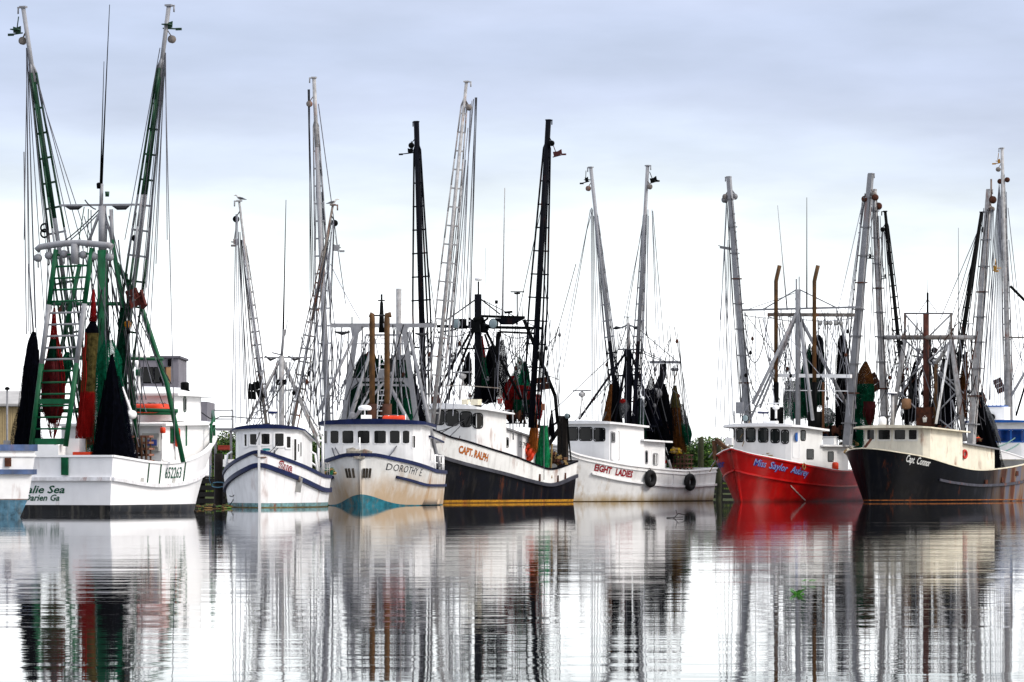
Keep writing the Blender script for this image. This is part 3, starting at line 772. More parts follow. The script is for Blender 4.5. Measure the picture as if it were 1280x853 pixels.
def dock(px0, px1, Y, z, dep, label):
    A = at(px0, HY, Y); B_ = at(px1, HY, Y); A.z = B_.z = 0; e = empty('dock_section', (A+B_)/2); tag(e, label, 'dock'); w = (B_-A).length
    d = MB(); n = max(2, int(w/.3))
    for i in range(n): d.box((-w/2+(i+.5)*w/n, 0, z+random.uniform(-.01, .01)), (w/n*.93, dep, .08))
    d.build('deck_boards', WOODD, e)
    for y in (-dep/2+.1, dep/2-.1): MB().box((0, y, z-.2), (w, .12, .25)).build('beam', WOODD, e)
    for i in range(int(w/1.6)+1):
        x = -w/2+.2+i*1.6
        for y in (-dep/2+.15, dep/2-.15): MB().tube([(x, y, -1), (x, y, z-.05)], .13, 8).build('post', WOODD, e)
    d = MB()
    for i in range(4): d.box((0, -dep/2-.04, .25+i*.42), (w, .05, .3))
    d.build('fascia_boards', mat('black wet boards', '12100d', .7, var=.4), e)
dock(243, 292, 263, 1.75, 3, 'dark timber dock between the white and green trawler and the small blue trimmed boat')
dock(872, 925, 326, 1.9, 3, 'dark timber dock behind the red bow')
# grey service platform and things on the dock
e = empty('service_platform', at(279, HY, 262)); e.location.z = 1.8; tag(e, 'grey steel platform with railing standing on the dock behind the thick piling', 'platform')
hz = lambda py: at(279, py, 262).z-1.8
fw = .5
for nm, (x, y) in zip(('leg',)*4, ((-fw, -.4), (fw, -.4), (-fw, .4), (fw, .4))): MB().bar((x, y, 0), (x, y, hz(537)), .1).build(nm, GREY, e)
MB().box((0, 0, hz(537)), (1.3, 1.1, .16)).build('platform_floor', GREY, e)
q = MB()
for (x, y) in ((-.6, -.5), (.6, -.5), (-.6, .5), (.6, .5)): q.tube([(x, y, hz(537)), (x, y, hz(513))], .035, 6)
for z in (hz(513), hz(524)):
    q.tube([(-.6,-.5,z), (.6,-.5,z), (.6,.5,z), (-.6,.5,z), (-.6,-.5,z)], .035, 6)
q.build('railing', GREYL, e)
o = MB().box((0, 0, 0), (.75, .5, .3)).box((0, -.26, .1), (.7, .03, .05)).box((0, -.26, -.06), (.7, .03, .05)).build('orange_crate', [mat('faded red plastic', '8a2f22', .7, var=.2)]); o.location = at(280, 557, 261); o.location.z -= .15; tag(o, 'faded red crate hung between the legs of the grey platform', 'crate')
o = MB().box((0, 0, 0), (.07, 1.0, .04)).box((0,0,.25), (.07,1.0,.04)).bar((0,-.4,-.3),(0,-.4,.5),.08).bar((0,.4,-.3),(0,.4,.5),.08).box((0,-.5,0),(1.25,.08,.45)).build('mooring_board', [WHITE]); o.location = at(282, 579, 250); tag(o, 'white board fixed behind the thick dark piling at rail height', 'board')
mb = MB(); P = at(272.5, 607, 246); mb.torus(P, .36, .035, 20, 6, Matrix.Rotation(.35, 3, 'X')); mb.torus(P+Vector((.04,0,.12)), .34, .035, 20, 6, Matrix.Rotation(-.2, 3, 'X')); mb.tube([P+Vector((-.35,-.1,0)), P+Vector((-.5,-.2,.3)), P+Vector((-.45,-.1,1.2))], .03, 5)
o = mb.build('rope_coil', mat('blue grey rope', '4f7488', .9), origin=P); o.location = P; tag(o, 'blue grey rope looped round the thick dark piling', 'rope')
bs = MB(); rnd = random.Random(5)
for i in range(260):
    P = at(rnd.uniform(243, 287), HY, rnd.uniform(228, 240)); P.z = rnd.uniform(0, .16); M = Matrix.Rotation(rnd.uniform(0, 3), 3, 'Z') @ Matrix.Rotation(rnd.uniform(-.3,.3), 3, 'X'); bs.box(P, (rnd.uniform(.05, .5), rnd.uniform(.03, .12), rnd.uniform(.02, .08)), M, rnd.choice((0,0,1,2)))
tag(bs.build('floating_debris', [WOODD, LEAF[0], mat('dead reed', '6d5430', .9)]), 'driftwood, reeds and weed floating by the dock left of the small boat', 'debris', kind='stuff')
# power cable from the dock to the small boat
mb = MB(); A = at(245, 514, 240); mb.tube([at(x, y, 244) for x, y in ((243,513),(252,516),(262,523),(268,524.5),(275,521),(290,521),(310,523),(328,523))], .035, 6)
o = mb.build('power_cable', WIRE); tag(o, 'black shore power cable running from the green trawler to the small boat', 'cable')
# buildings on the left bank
TAN = mat('tan metal siding', '9c8a66', .6, var=.12, vs=.6, stain=.2)
RFW = mat('pale metal roof', '9c9a98', .5, var=.1)
def shed():
    A = at(-60, HY, 350); B_ = at(30, HY, 350); zt = at(0, 505, 350).z; zr = at(0, 487, 350).z
    e = empty('metal_shed', ((A.x+B_.x)/2, 352, .8)); tag(e, 'tan corrugated metal shed with pale roof at the left edge behind the nets', 'shed'); w = (B_.x-A.x)
    mb = MB(); n = 44
    for i in range(n):
        x = -w/2+w*i/n; mb.v += [Vector((x, 0, 0)), Vector((x+w/n*.5, -.05, 0)), Vector((x+w/n*.5, -.05, zt-.8)), Vector((x, 0, zt-.8)), Vector((x+w/n, 0, 0)), Vector((x+w/n, 0, zt-.8))]
        k = len(mb.v)-6; mb.face((k, k+1, k+2, k+3)); mb.face((k+1, k+4, k+5, k+2))
    mb.prism([(-w/2, .05), (w/2, .05), (w/2, 8), (-w/2, 8)], 0, zt-.8); mb.build('wall', TAN, e)
    mb = MB(); b0 = 0
    for x in (-w/2-.3, w/2+.3):
        for y, z in ((-.4, zt-.8), (4, zr-.8), (8.4, zt-.8), (8.4, zt-1.0), (-.4, zt-1.0)): mb.v.append(Vector((x, y, z)))
    for i in range(5): mb.face((i, (i+1) % 5, 5+(i+1) % 5, 5+i))
    mb.face((0,1,2,3,4)); mb.face((9,8,7,6,5)); mb.build('roof', RFW, e)
    mb = MB(); mb.bar((-w/2-.3, -.43, zt-.85), (w/2+.3, -.43, zt-.85), .1, .18); mb.build('gutter', RFW, e)
shed()
def pole_lamp():
    P = at(9, HY, 300); P.z = .5; e = empty('dock_light_pole', P); tag(e, 'thin grey pole with a small light in front of the tan shed', 'light pole'); zt = at(9, 488, 300).z-.5
    MB().tube([(0,0,-2), (0,0,zt)], .07, 8).build('pole', GREY, e); MB().lathe((0,0,zt), [(.06,0),(.2,.05),(.18,.18),(.05,.25)], 10).build('lamp_head', BLACK, e)
    MB().box((0,-.15,at(9,555,300).z-.5), (.5,.2,.5)).build('meter_box', GREY, e)
pole_lamp()
def block():
    Y = 352; P = at(198, HY, Y); P.z = .8; e = empty('grey_building', P); tag(e, 'boxy grey building with dark upper windows behind the white trawler house', 'building'); s = F/Y
    zt = at(0, 448, Y).z-.8; zw = at(0, 459, Y).z-.8; zb = at(0, 479, Y).z-.8; w = 50/s
    WG = mat('grey stucco', '77747c', .8, var=.1, vs=.5)
    MB().prism([(-w/2,0), (w/2,0), (w/2,9), (-w/2,9)], 0, zt).build('wall', WG, e)
    MB().prism([(-w/2-.15,-.2), (w/2+.15,-.2), (w/2+.15,9.2), (-w/2-.15,9.2)], zt+.003, zt+.2).build('roof', mat('grey parapet', '55535c', .8), e)
    x0 = (175-197)/s
    for a, c, m in ((175, 191, GLASS), (191.6, 205, GLASS)):
        f = MB().box((((a+c)/2-197)/s, -.03, (zw+zb)/2), ((c-a)/s, .08, zw-zb)).build('window', BLACK, e); MB().box((((a+c)/2-197)/s, -.08, (zw+zb)/2), ((c-a)/s-.15, .03, zw-zb-.15)).build('pane', m, f)
    MB().box(((209-197)/s, -.05, (zw+zb)/2), (7/s, .12, zw-zb)).build('wall_panel', mat('tan panel', '9a7752', .8), e)
    MB().box(((206.2-197)/s, -.06, (zw+zb)/2), (1.4/s, .14, zw-zb)).build('window_post', RUST, e)
    MB().box(((211-197)/s, -.1, (zt+zw)/2), (.3, .2, .6)).build('wall_lamp', BLACK, e)
    zz = at(0, 503, Y).z-.8; MB().prism([(w/2-1, -3), (w/2+2.7, -3), (w/2+2.7, 6), (w/2-1, 6)], 0, zz).build('annex', WG, e)
block()
# water hyacinth
mb = MB(); P = at(997, 743, F*CH/(743-HY)); P.z = 0; rnd = random.Random(2)
for i in range(16):
    a = rnd.uniform(0, 6.28); r = rnd.uniform(.0, .1); c = P+Vector((math.cos(a)*r, math.sin(a)*r*1.4, rnd.uniform(.01, .06))); s = rnd.uniform(.02, .04); d = Vector((math.cos(a), math.sin(a), .6)).normalized(); e2 = d.cross(Vector((0,0,1))).normalized()
    b0 = len(mb.v); mb.v += [c, c+d*s+e2*s*.7, c+d*s*1.8+e2*s*.5, c+d*s*2.1, c+d*s*1.8-e2*s*.5, c+d*s-e2*s*.7]; mb.face(range(b0, b0+6)); mb.tube([P+Vector((0,0,-.02)), c], .008, 4)
o = mb.build('water_plant', mat('bright leaf', '3f8a1c', .5, var=.3, vs=8), origin=P); o.location = P; tag(o, 'small bright green floating plant alone on the open water', 'water plant')
mb = MB()
for i in range(5):
    a = rnd.uniform(0, 6.28); c = P+Vector((.55+rnd.uniform(-.1,.1), 6+rnd.uniform(-.2,.2), .03)); mb.v += [c, c+Vector((.05,.02,.03)), c+Vector((.1,0,.04)), c+Vector((.05,-.03,.02))]; k = len(mb.v)-4; mb.face((k,k+1,k+2,k+3))
o = mb.build('water_plant', _M['bright leaf'], origin=c); o.location = c; tag(o, 'tiny sprig floating just beyond the bright green water plant', 'water plant')
mb = MB(); P = at(842, 648, F*CH/(648-HY)); mb.tube([P, P+Vector((.2,0,.2)), P+Vector((.6,.2,.12))], .02, 5); mb.tube([P+Vector((.15,0,.15)), P+Vector((.1,.1,.35))], .015, 5); mb.tube([P+Vector((-.3,0,.02)), P+Vector((.4,0,.05))], .02, 5)
o = mb.build('floating_twig', WOODD, origin=P); o.location = P; tag(o, 'bare twig floating off the white boat with tyre fenders', 'twig')

# ================= the boats =================
INN = mat('bulwark inside', 'a9a8a4', .6, var=.1, stain=.3)
# ---- 1: white trawler with green rig, stern to us ----
def boat_green():
    b = Boat('trawler', 'white trawler with green outriggers and ladder frame, its lettered transom towards the viewer', 'trawler', (58, 199), (237, 215.6), 7.5, tm=.5, bt=.97, p=2.6, q=1.9, pw=1.9, qw=1.15, wl=.93, rake=1.6, e=1.2)
    b.sheer = b.trow([(0,0,571), (0,.3,579), (0,.5,577.5), (0,.68,566), (0,.84,549), (0,1,531)], -1)
    mid = b.trow([(0,0,600), (0,.3,608), (0,.5,605.5), (0,.68,597), (0,.84,586), (0,1,570)], -1)
    wh = mat('white trawler hull', (.81,.81,.82), .35, bump=.15, bs=1.3, var=.03, rust=.1, stain=.06, low=(.0, .35, '6a6a60', .7))
    b.hull([('keel', 0), (.4, 0), (mid, 1), ('sheer', 1)], deck=.9, mats=[mat('black boot paint', '16171a', .4, var=.5, stain=.6, vs=2, rs=(3,3,.3)), wh, INN, DECK], capm=WHT2, cap=(.22, .1))
    b.rail('rub_rail', [(t, z+.04) for t, z in mid], .2, .18, mat('rub rail white', (.7,.7,.72), .5, stain=.4, rust=.4, vs=4, rs=(2,2,1)), off=.06)
    # green ribs and number on the side
    for px in (185.5, 200.5, 231):
        t = b.trow([(px, 590)], -1)[0][0]; MB().bar(b.surf(t, b.zs(t)-.05, -1)+Vector((0,-.03,0)), b.surf(t, interp(mid, t)+.12, -1)+Vector((0,-.03,0)), .05, .05).build('rib', GREEN, b.h)
    MB().bar(b.X(81, 572, -b.L/2-.3), b.X(81, 594, -b.L/2-.22), .35, .12, up=(1,0,0)).build('transom_post', GREEN, b.h)
    G2 = mat('green lettering', '064a33', .5)
    b.text('652263', -1, 206.5, 226.5, 598, 597.5, .55, G2, bold=.01)
    for t0, (pxc, pyb, hh, w_) in (('Valie Sea', (55, 616.5, .36, 56)), ('Darien Ga', (53, 626, .3, 46))):
        v, f = textmesh(t0, .35, .02, 1.0); x0 = min(a[0] for a in v); x1 = max(a[0] for a in v); m = MB(); s_ = w_/25.7/math.cos(.33)
        for x, y in v:
            P = b.X(pxc, pyb, -b.L/2); u = (x-x0)/(x1-x0)-.5; z = P.z+y/.7*hh; m.v.append(Vector((b.surf(0, z, 1).x-.02, P.y-u*s_, z)))
        for q in f: m.face(q)
        m.build('name_lettering', G2, b.h)
    # scuppers
    for px in (179, 219): 
        t = b.trow([(px, 598)], -1)[0][0]; p = b.surf(t, interp(mid, t)+.2, -1); MB().box(p, (.35, .06, .3)).build('scupper', INN, b.h)
    # deckhouse and pilothouse
    zd = b.zs(.6)-.9; C_ = -1.2
    hz1 = b.X(170, 529, C_).z; h = b.house('wheelhouse', C_, 6.2, 2.75, zd, hz1, WHT2, bulge=.7, rc=.6, roof=(.35, .12), roofm=WHT2, slope=.02)
    h.win(213, 217, 535, 553, frame=DGREEN, fill=GREEN, r=.03); h.win(231, 233.5, 528, 558, frame=WHT2, fill=GREEN, r=.03)
    h.win(176, 180, 533, 548, frame=GREYL, fill=GLASS); h.win(187.5, 190, 536, 541, frame=BLACK); h.win(203, 210, 552, 574, kind='door', frame=WHT2, fill=WHT2, fw=.1); h.win(147, 158, 534, 572, kind='door', frame=WHT2, fill=GLASS, fw=.1, r=.05)
    z1 = b.X(190, 495, .8).z; h2 = b.house('pilothouse', .8, 6.0, 2.5, h.zr-.12, z1, WHT2, bulge=.9, rc=.8, roof=(.4, .12), roofm=WHT2, camber=.42, roof_front=.8)
    h2.win(172, 183, 499, 508, frame=GREYL); h2.win(192, 201, 500, 509, frame=GREYL); h2.win(202, 211, 501, 509, frame=WHT2, fill=LAMP)
    h2.win(229.5, 232, 497, 514, frame=DGREEN)
    MB().box(b.X(189, 553, C_-.1), (.2, .9, .9)).box(b.X(189, 553, C_-.22), (.05, .7, .5)).build('equipment_locker', INN, b.root)
    MB().box(b.X(189, 553.5, C_-.3), (.02, .6, .3)).build('instruction_plate', mat('plate blue', '3f4f96', .5), b.root)
    fl = b.X(204.5, 474, 2.5); flood(b, fl, .26); antenna(b, b.X(246, 502.5, 6.4), b.X(256, 499, 6.9), .03, GREY, 'sun_visor_rod')
    MB().lathe(b.X(231, 490, 3.5), [(.22,0),(.22,.45),(.15,.5)], 10).bar(b.X(231, 489, 3.5), b.X(236, 489, 3.3), .12).build('searchlight', BLACK, b.root)
    MB().tube([b.X(173, 492, 1.5), b.X(173, 460, 1.5), b.X(171, 454, 1.5), b.X(168, 457, 1.5)], .14, 10).build('vent_pipe', WHT2, b.root)
    MB().tube([b.X(173, 470, 1.4), b.X(173, 462, 1.4)], .16, 10).build('vent_band', GREEN, b.root)
    dome(b, b.X(174, 449, 2), .55, .35)
    raft(b, b.X(189, 511, .2), 1.45, 'bright orange rescue float on the aft roof of the white and green trawler', d=.8, h=.5)
    rails(b, [b.X(152, 517, -.2), b.X(220, 517, -.2)], .0, GREEN, r=.09, mid=False, name='roof_rail')
    # mast, crosstrees, legs
    c = -3.3; P = lambda x, y, d=0: b.X(x, y, c+d)
    b.tube('mast', [P(128.5, 575), P(128.5, 313)], .34/2*1.6, GREEN, 14)
    b.tube('mast_top', [P(128, 313), P(128, 258)], .2, GREYL, 12)
    for a, d in (((128, 257), (108, 310)), ((128, 262), (141, 300))): b.tube('mast_brace', [P(*a), P(*d)], .08, GREYL)
    m = MB(); m.bar(P(75, 257), P(168, 256), .12, .1); m.build('crosstree', GREYL, b.root)
    for x0, x1 in ((80, 104), (140, 162)): b.tube('crosstree_spring', [P(x0, 257), P((x0+x1)/2-4, 260), P((x0+x1)/2+6, 260), P(x1, 257)], [.03, .11, .1, .03], WIRE)
    MB().lathe(P(124.5, 236), [(.14,0),(.16,.25),(.1,.3)], 10).build('horn', BLACK, b.root); MB().lathe(P(134, 246), [(.1,0),(.12,.25)], 8).build('mast_lamp', DGREEN, b.root)
    MB().tube([P(126.5, 258), P(127, 230)], .1, 8).build('mast_head', GREYL, b.root)
    antenna(b, P(127, 232), P(137, 6), .06); antenna(b, P(125.5, 232), P(130, 77), .05)
    b.tube('mast_stay_leg', [P(139, 262), P(141, 312)], .1, GREYL); b.tube('mast_stay_leg', [P(140, 300), P(152, 370), P(171, 555)], .12, GREEN)
    b.tube('mast_stay_leg', [P(146, 330, .5), P(176, 381, .5), P(208.6, 480, .5), P(229, 578, .5)], .13, GREEN)
    b.tube('crossbar', [P(62, 380), P(152, 380)], .1, GREEN); b.tube('crossbar', [P(74, 448), P(204, 449, .3)], .08, GREEN); b.tube('crossbar', [P(148, 512, .3), P(222, 514, .5)], .1, GREEN); b.tube('crossbar', [P(40, 513), P(100, 514)], .1, GREEN)
    b.tube('crossbar', [P(86, 447), P(66, 468)], .1, GREEN); b.tube('brace', [P(100, 330), P(76, 440)], .12, GREEN); b.tube('brace', [P(128, 478), P(152, 447)], .1, GREEN)
    # stern gallows: curved head bar and tall ladder
    g = -7.6; Q = lambda x, y, d=0: b.X(x, y, g+d)
    b.tube('gallows_head', [Q(46, 313), Q(50, 309), Q(75, 305), Q(100, 303.5), Q(136, 307), Q(140, 309)], .16, GREYL, 10)
    b.tube('gallows_neck', [Q(94, 305), Q(94, 330)], .22, GREYL, 10)
    ladder(b, Q(39, 558), Q(70, 312), Q(82, 558), Q(115, 310), 17, [GREEN, GREYL], r=.14, rr=.055, segs=[(0, .42, 0), (.42, .72, 1), (.72, 1, 0)])
    m = MB(); m.bar(Q(46, 502), Q(88, 502), .12, .25); m.bar(Q(44, 552), Q(84, 552), .12, .3); m.build('ladder_crosspiece', GREEN, b.root)
    blocks_on(b, [Q(47.5, 312), Q(61, 309), Q(80, 307), Q(104, 308), Q(117, 310), Q(137, 311)], GREYL, r=.2)
    # outriggers
    y0 = c+.4
    boom(b, b.X(111, 560, y0), b.X(29, 10, y0), .12, .11, .52, [GREYL, DGREEN], ((0, .39, 1), (.39, .52, 0), (.52, .83, 1), (.83, 1, 0)), 15, lat=.85, rodr=.06)
    boom(b, b.X(142, 560, y0), b.X(211, 8, y0), .12, .11, .52, [GREYL, DGREEN], ((0, .43, 1), (.43, .575, 0), (.575, .84, 1), (.84, 1, 0)), 15, lat=.86, rodr=.06)
    fin(b, b.X(26, 37, y0), 1, DGREEN, 'green stabiliser fin hanging from the left green outrigger tip', .4, .15)
    fin(b, b.X(206, 31, y0), -1, DGREEN, 'green stabiliser fin hanging from the right green outrigger tip', .4, .35)
    # rigging lines
    for t, bt in (((33, 60), (36, 415)), ((34, 60), (44, 410)), ((33, 60), (38, 418)), ((33.5, 62), (57, 420)), ((35, 66), (66, 400)), ((42, 90), (110, 300)), ((45, 92), (128, 400)), ((36, 80), (62, 330)), ((34, 62), (50, 560)), ((44, 90), (116, 420)), ((34, 70), (30, 300))): b.rope(b.X(*t, y0), b.X(*bt, y0-.5), .1, .018, ROPE)
    for t, bt in (((206, 66), (219, 575)), ((207, 66), (186, 440)), ((206, 68), (178, 400)), ((204, 70), (160, 540)), ((205, 66), (165, 560)), ((206, 66), (195, 330)), ((200, 82), (150, 500)), ((198, 90), (148, 470)), ((206, 66), (172, 560)), ((204, 66), (183, 360)), ((207, 66), (209, 300)), ((200, 60), (156, 300))): b.rope(b.X(*t, y0), b.X(*bt, y0-.5), .1, .018, ROPE)
    for a, d in (((128, 258), (80, 302)), ((128, 262), (76, 310)), ((136, 270), (190, 480)), ((140, 310), (172, 500)), ((128, 300), (156, 420)), ((128, 320), (146, 560)), ((132, 310), (136, 560)), ((126, 312), (108, 400)), ((176, 390), (205, 480)), ((172, 395), (214, 480)), ((166, 350), (178, 500)), ((156, 380), (160, 520)), ((131, 258), (142, 320)), ((120, 262), (106, 250)), ((104, 320), (92, 520)), ((86, 310), (76, 470)), ((84, 320), (96, 420)), ((128, 350), (115, 400)), ((148, 300), (162, 440)), ((138, 320), (150, 560)), ((134, 330), (140, 540)), ((145, 360), (158, 560)), ((152, 400), (153, 560)), ((160, 420), (176, 560)), ((57, 262), (61, 330)), ((30, 190), (33, 418)), ((97, 345), (88, 460)), ((108, 355), (92, 480)), ((60, 330), (52, 500)), ((76, 320), (78, 400))): b.rope(P(*a), P(*d, -.3), .08, .024, random.choice((ROPE, WIRE)))
    m = MB(); m.torus(P(55.5, 285), .2, .05, 16, 6, Matrix.Rotation(R(90), 3, 'Y')); m.torus(P(55.5, 292), .2, .05, 16, 6, Matrix.Rotation(R(90), 3, 'Y')); m.build('shackle_rings', BLACK, b.root)
    # hung gear
    door(b, b.X(167, 372, c-.6), .62, .85, 'rusty red trawl door hung high right of the green mast, left of its twin', m=mat('rust red plate', '4c140a', .75, var=.3), tilt=-.35, yaw=.5)
    door(b, b.X(178, 374, c-.5), .4, .85, 'narrow rusty red trawl door tilted outward, right one of the pair by the green mast', m=_M['rust red plate'], tilt=-.5, yaw=-.6)
    MB().box(P(78, 387), (.2,.3,.3), Matrix.Rotation(.4,3,'X')).build('brown_float_block', RUST, b.root)
    MB().lathe(P(159, 411), [(.1,0),(.2,.1),(.2,.3),(.1,.4)], 10).build('yellow_float', mat('yellow float', 'd88a12', .5), b.root)
    n_ = lambda tx, ty, bx, by, cc, prof, ms, lab, **k: net(b, b.X(tx, ty, cc), b.X(bx, by, cc), [(u, w*.86) for u, w in prof], ms, 'hanging_net', lab, group='nets hung in the green rig', **k)
    n_(42, 415, 34, 556, -6.2, [(0,.1), (.08,.25), (.3,.42), (.7,.56), (1,.72)], [N_NAVY], 'long dark navy net hanging at the far left beside the green ladder', rope=b.X(36, 330, -6.2), seed=1)
    n_(68, 385, 66, 530, -5.2, [(0,.06), (.25,.2), (.45,.42), (.5,.52), (.8,.58), (.92,.45), (1,.1)], [N_DGRN, DRED, N_RED], 'dark green and dark red net bag hanging behind the green ladder', secs=[(.25, 2), (.47, 0), (1, 1)], rope=b.X(66, 320, -5.2), seed=2, rag=0)
    n_(116, 400, 106, 545, -6.0, [(0,.08), (.08,.36), (.14,.4), (.5,.36), (.9,.42), (1,.4)], [N_NAVY, N_BRN, REDP], 'olive net bag with bright red lower half right of the green ladder', secs=[(.13, 0), (.6, 1), (1, 2)], rope=b.X(117, 355, -6), seed=3, rag=.05, amp=.08)
    MB().tube([b.X(117, 362, -6), b.X(116, 402, -6)], [.06, .2], 7).build('red_bag_rope', N_RED, b.root)
    n_(136, 425, 132, 560, -4.6, [(0,.25), (.2,.75), (.6,.85), (1,.9)], [N_GRNT], 'sheer green net spread behind the big navy net cone', seed=4, depth=.4)
    n_(140, 443, 139, 574, -6.6, [(0,.06), (.2,.28), (.5,.55), (.8,.78), (1,.98)], [N_NAVY], 'big navy net cone standing on the aft deck right of the red bag', seed=5)
    n_(148, 470, 158, 572, -6.0, [(0,.05), (.4,.3), (1,.5)], [N_NAVYT], 'sheer dark net trailing from the right side of the big navy cone', seed=6)
    n_(152, 385, 149, 540, -3.6, [(0,.1), (.5,.28), (1,.4)], [N_DGRN], 'narrow dark green net hung along the foot of the right green outrigger', seed=7)
    n_(84, 440, 78, 480, -3.9, [(0,.1), (.5,.35), (1,.15)], [N_GRN], 'small green net bundle hung low behind the green ladder', seed=8)
    rack(b, b.X(177, 572, -3.6)-Vector((0,0,.2)), 1.0, 1.25, 'brown slatted chain bag hung at the rail beside the big navy cone', (WOOD, mat('pink brown slats', '8a5f50', .8)))
    m = MB(); q0 = b.X(153, 484, -5.6); q1 = b.X(164, 516, -5.6); m.tube([q0, q1], [.05, .1], 8); m.lathe(q1-Vector((0,0,.1)), [(.05,.3),(.22,.2),(.22,-.15),(.05,-.3)], 12, 0, 'x'); m.build('white_block', WHT2, b.root)
    for px, py, h_, lab in ((222, 547, .95, 'tall orange tube float hung on the side wall of the white and green trawler house'), (203.5, 538, .3, 'short orange float hung on the corner of the white and green trawler house')):
        p = b.Yp(px, py, -2.95); m = MB(); m.lathe(p-Vector((0,0,h_/2)), [(.08,0),(.14,.1*h_),(.14,.9*h_),(.08,h_)], 12); b.thing(m, 'orange_float', ORANGE, p, lab, 'float')
    rails(b, [b.surf(t, b.zs(t)+.02, -1)+Vector((0,.1,0)) for t in (.78, .86, .93)], 1.0, GREEN, r=.07)
    m = MB(); m.box(b.X(60, 563, -7.4), (.8, 1.5, .5)); m.box(b.X(60, 558, -7.4), (.5, .9, .3)); m.build('fish_box', WHT2, b.root)
    MB().box(b.X(91, 560, -6.5), (.8, 1, .9)).build('deck_locker', WHT2, b.root); MB().box(b.X(104, 569, -7), (.5, .9, .3)).build('orange_bin', ORANGE, b.root)
    b.rope(b.X(108, 545, -6), b.X(108, 572, -6.5), 0, .02, TANR)
    MB().lathe(b.X(157, 560, -4.3), [(.3,-.4),(.45,-.3),(.45,.3),(.3,.4)], 14, 0, 'y').build('winch_drum', WIRE, b.root)
    return b
b1 = boat_green()

# ---- 0: stern at the left edge ----
def boat_edge():
    b = Boat('moored_boat', 'white boat with faded blue bands and blue bottom, cut off by the left edge', 'boat', (-29, 178), (-120, 190), 5.25, tm=.5, bt=.98, wl=.72, rake=1, e=.42)
    b.sheer = [(0, 3.0), (.5, 2.9), (1, 3.9)]
    wh = mat('white edge hull', (.78,.78,.78), .5, var=.05, rust=.2, stain=.1); bl = mat('faded blue bottom', '4a7288', .8, var=.4, stain=1.0, vs=2.5); bb = mat('faded blue band', '4b5f86', .7, var=.3, stain=.4, rust=.2)
    b.hull([('keel', 0), (.75, 0), (.8, 3), (1.9, 1), ('sheer', 1)], mats=[bl, wh, INN, RUSTG, DECK][:3]+[mat('rusty seam', '8a6a58', .8, var=.3, rust=.6, vs=6), DECK][:2] if False else [bl, wh, mat('rusty seam', '8a7468', .8, var=.3, rust=.6, vs=6), RUSTG, INN, DECK], capm=bb, cap=(.24, .28))
    b.rail('rub_rail', [(t, z-1.02) for t, z in b.sheer], .22, .22, bb, off=.08)
    b.rail('rail_moulding', [(t, z-.32) for t, z in b.sheer], .1, .08, wh, off=.02)
    MB().box(b.X(10, 578, -b.L/2-.26), (.06, .28, .38)).build('hawse_hole', RUST, b.h)
    return b
b0 = boat_edge()

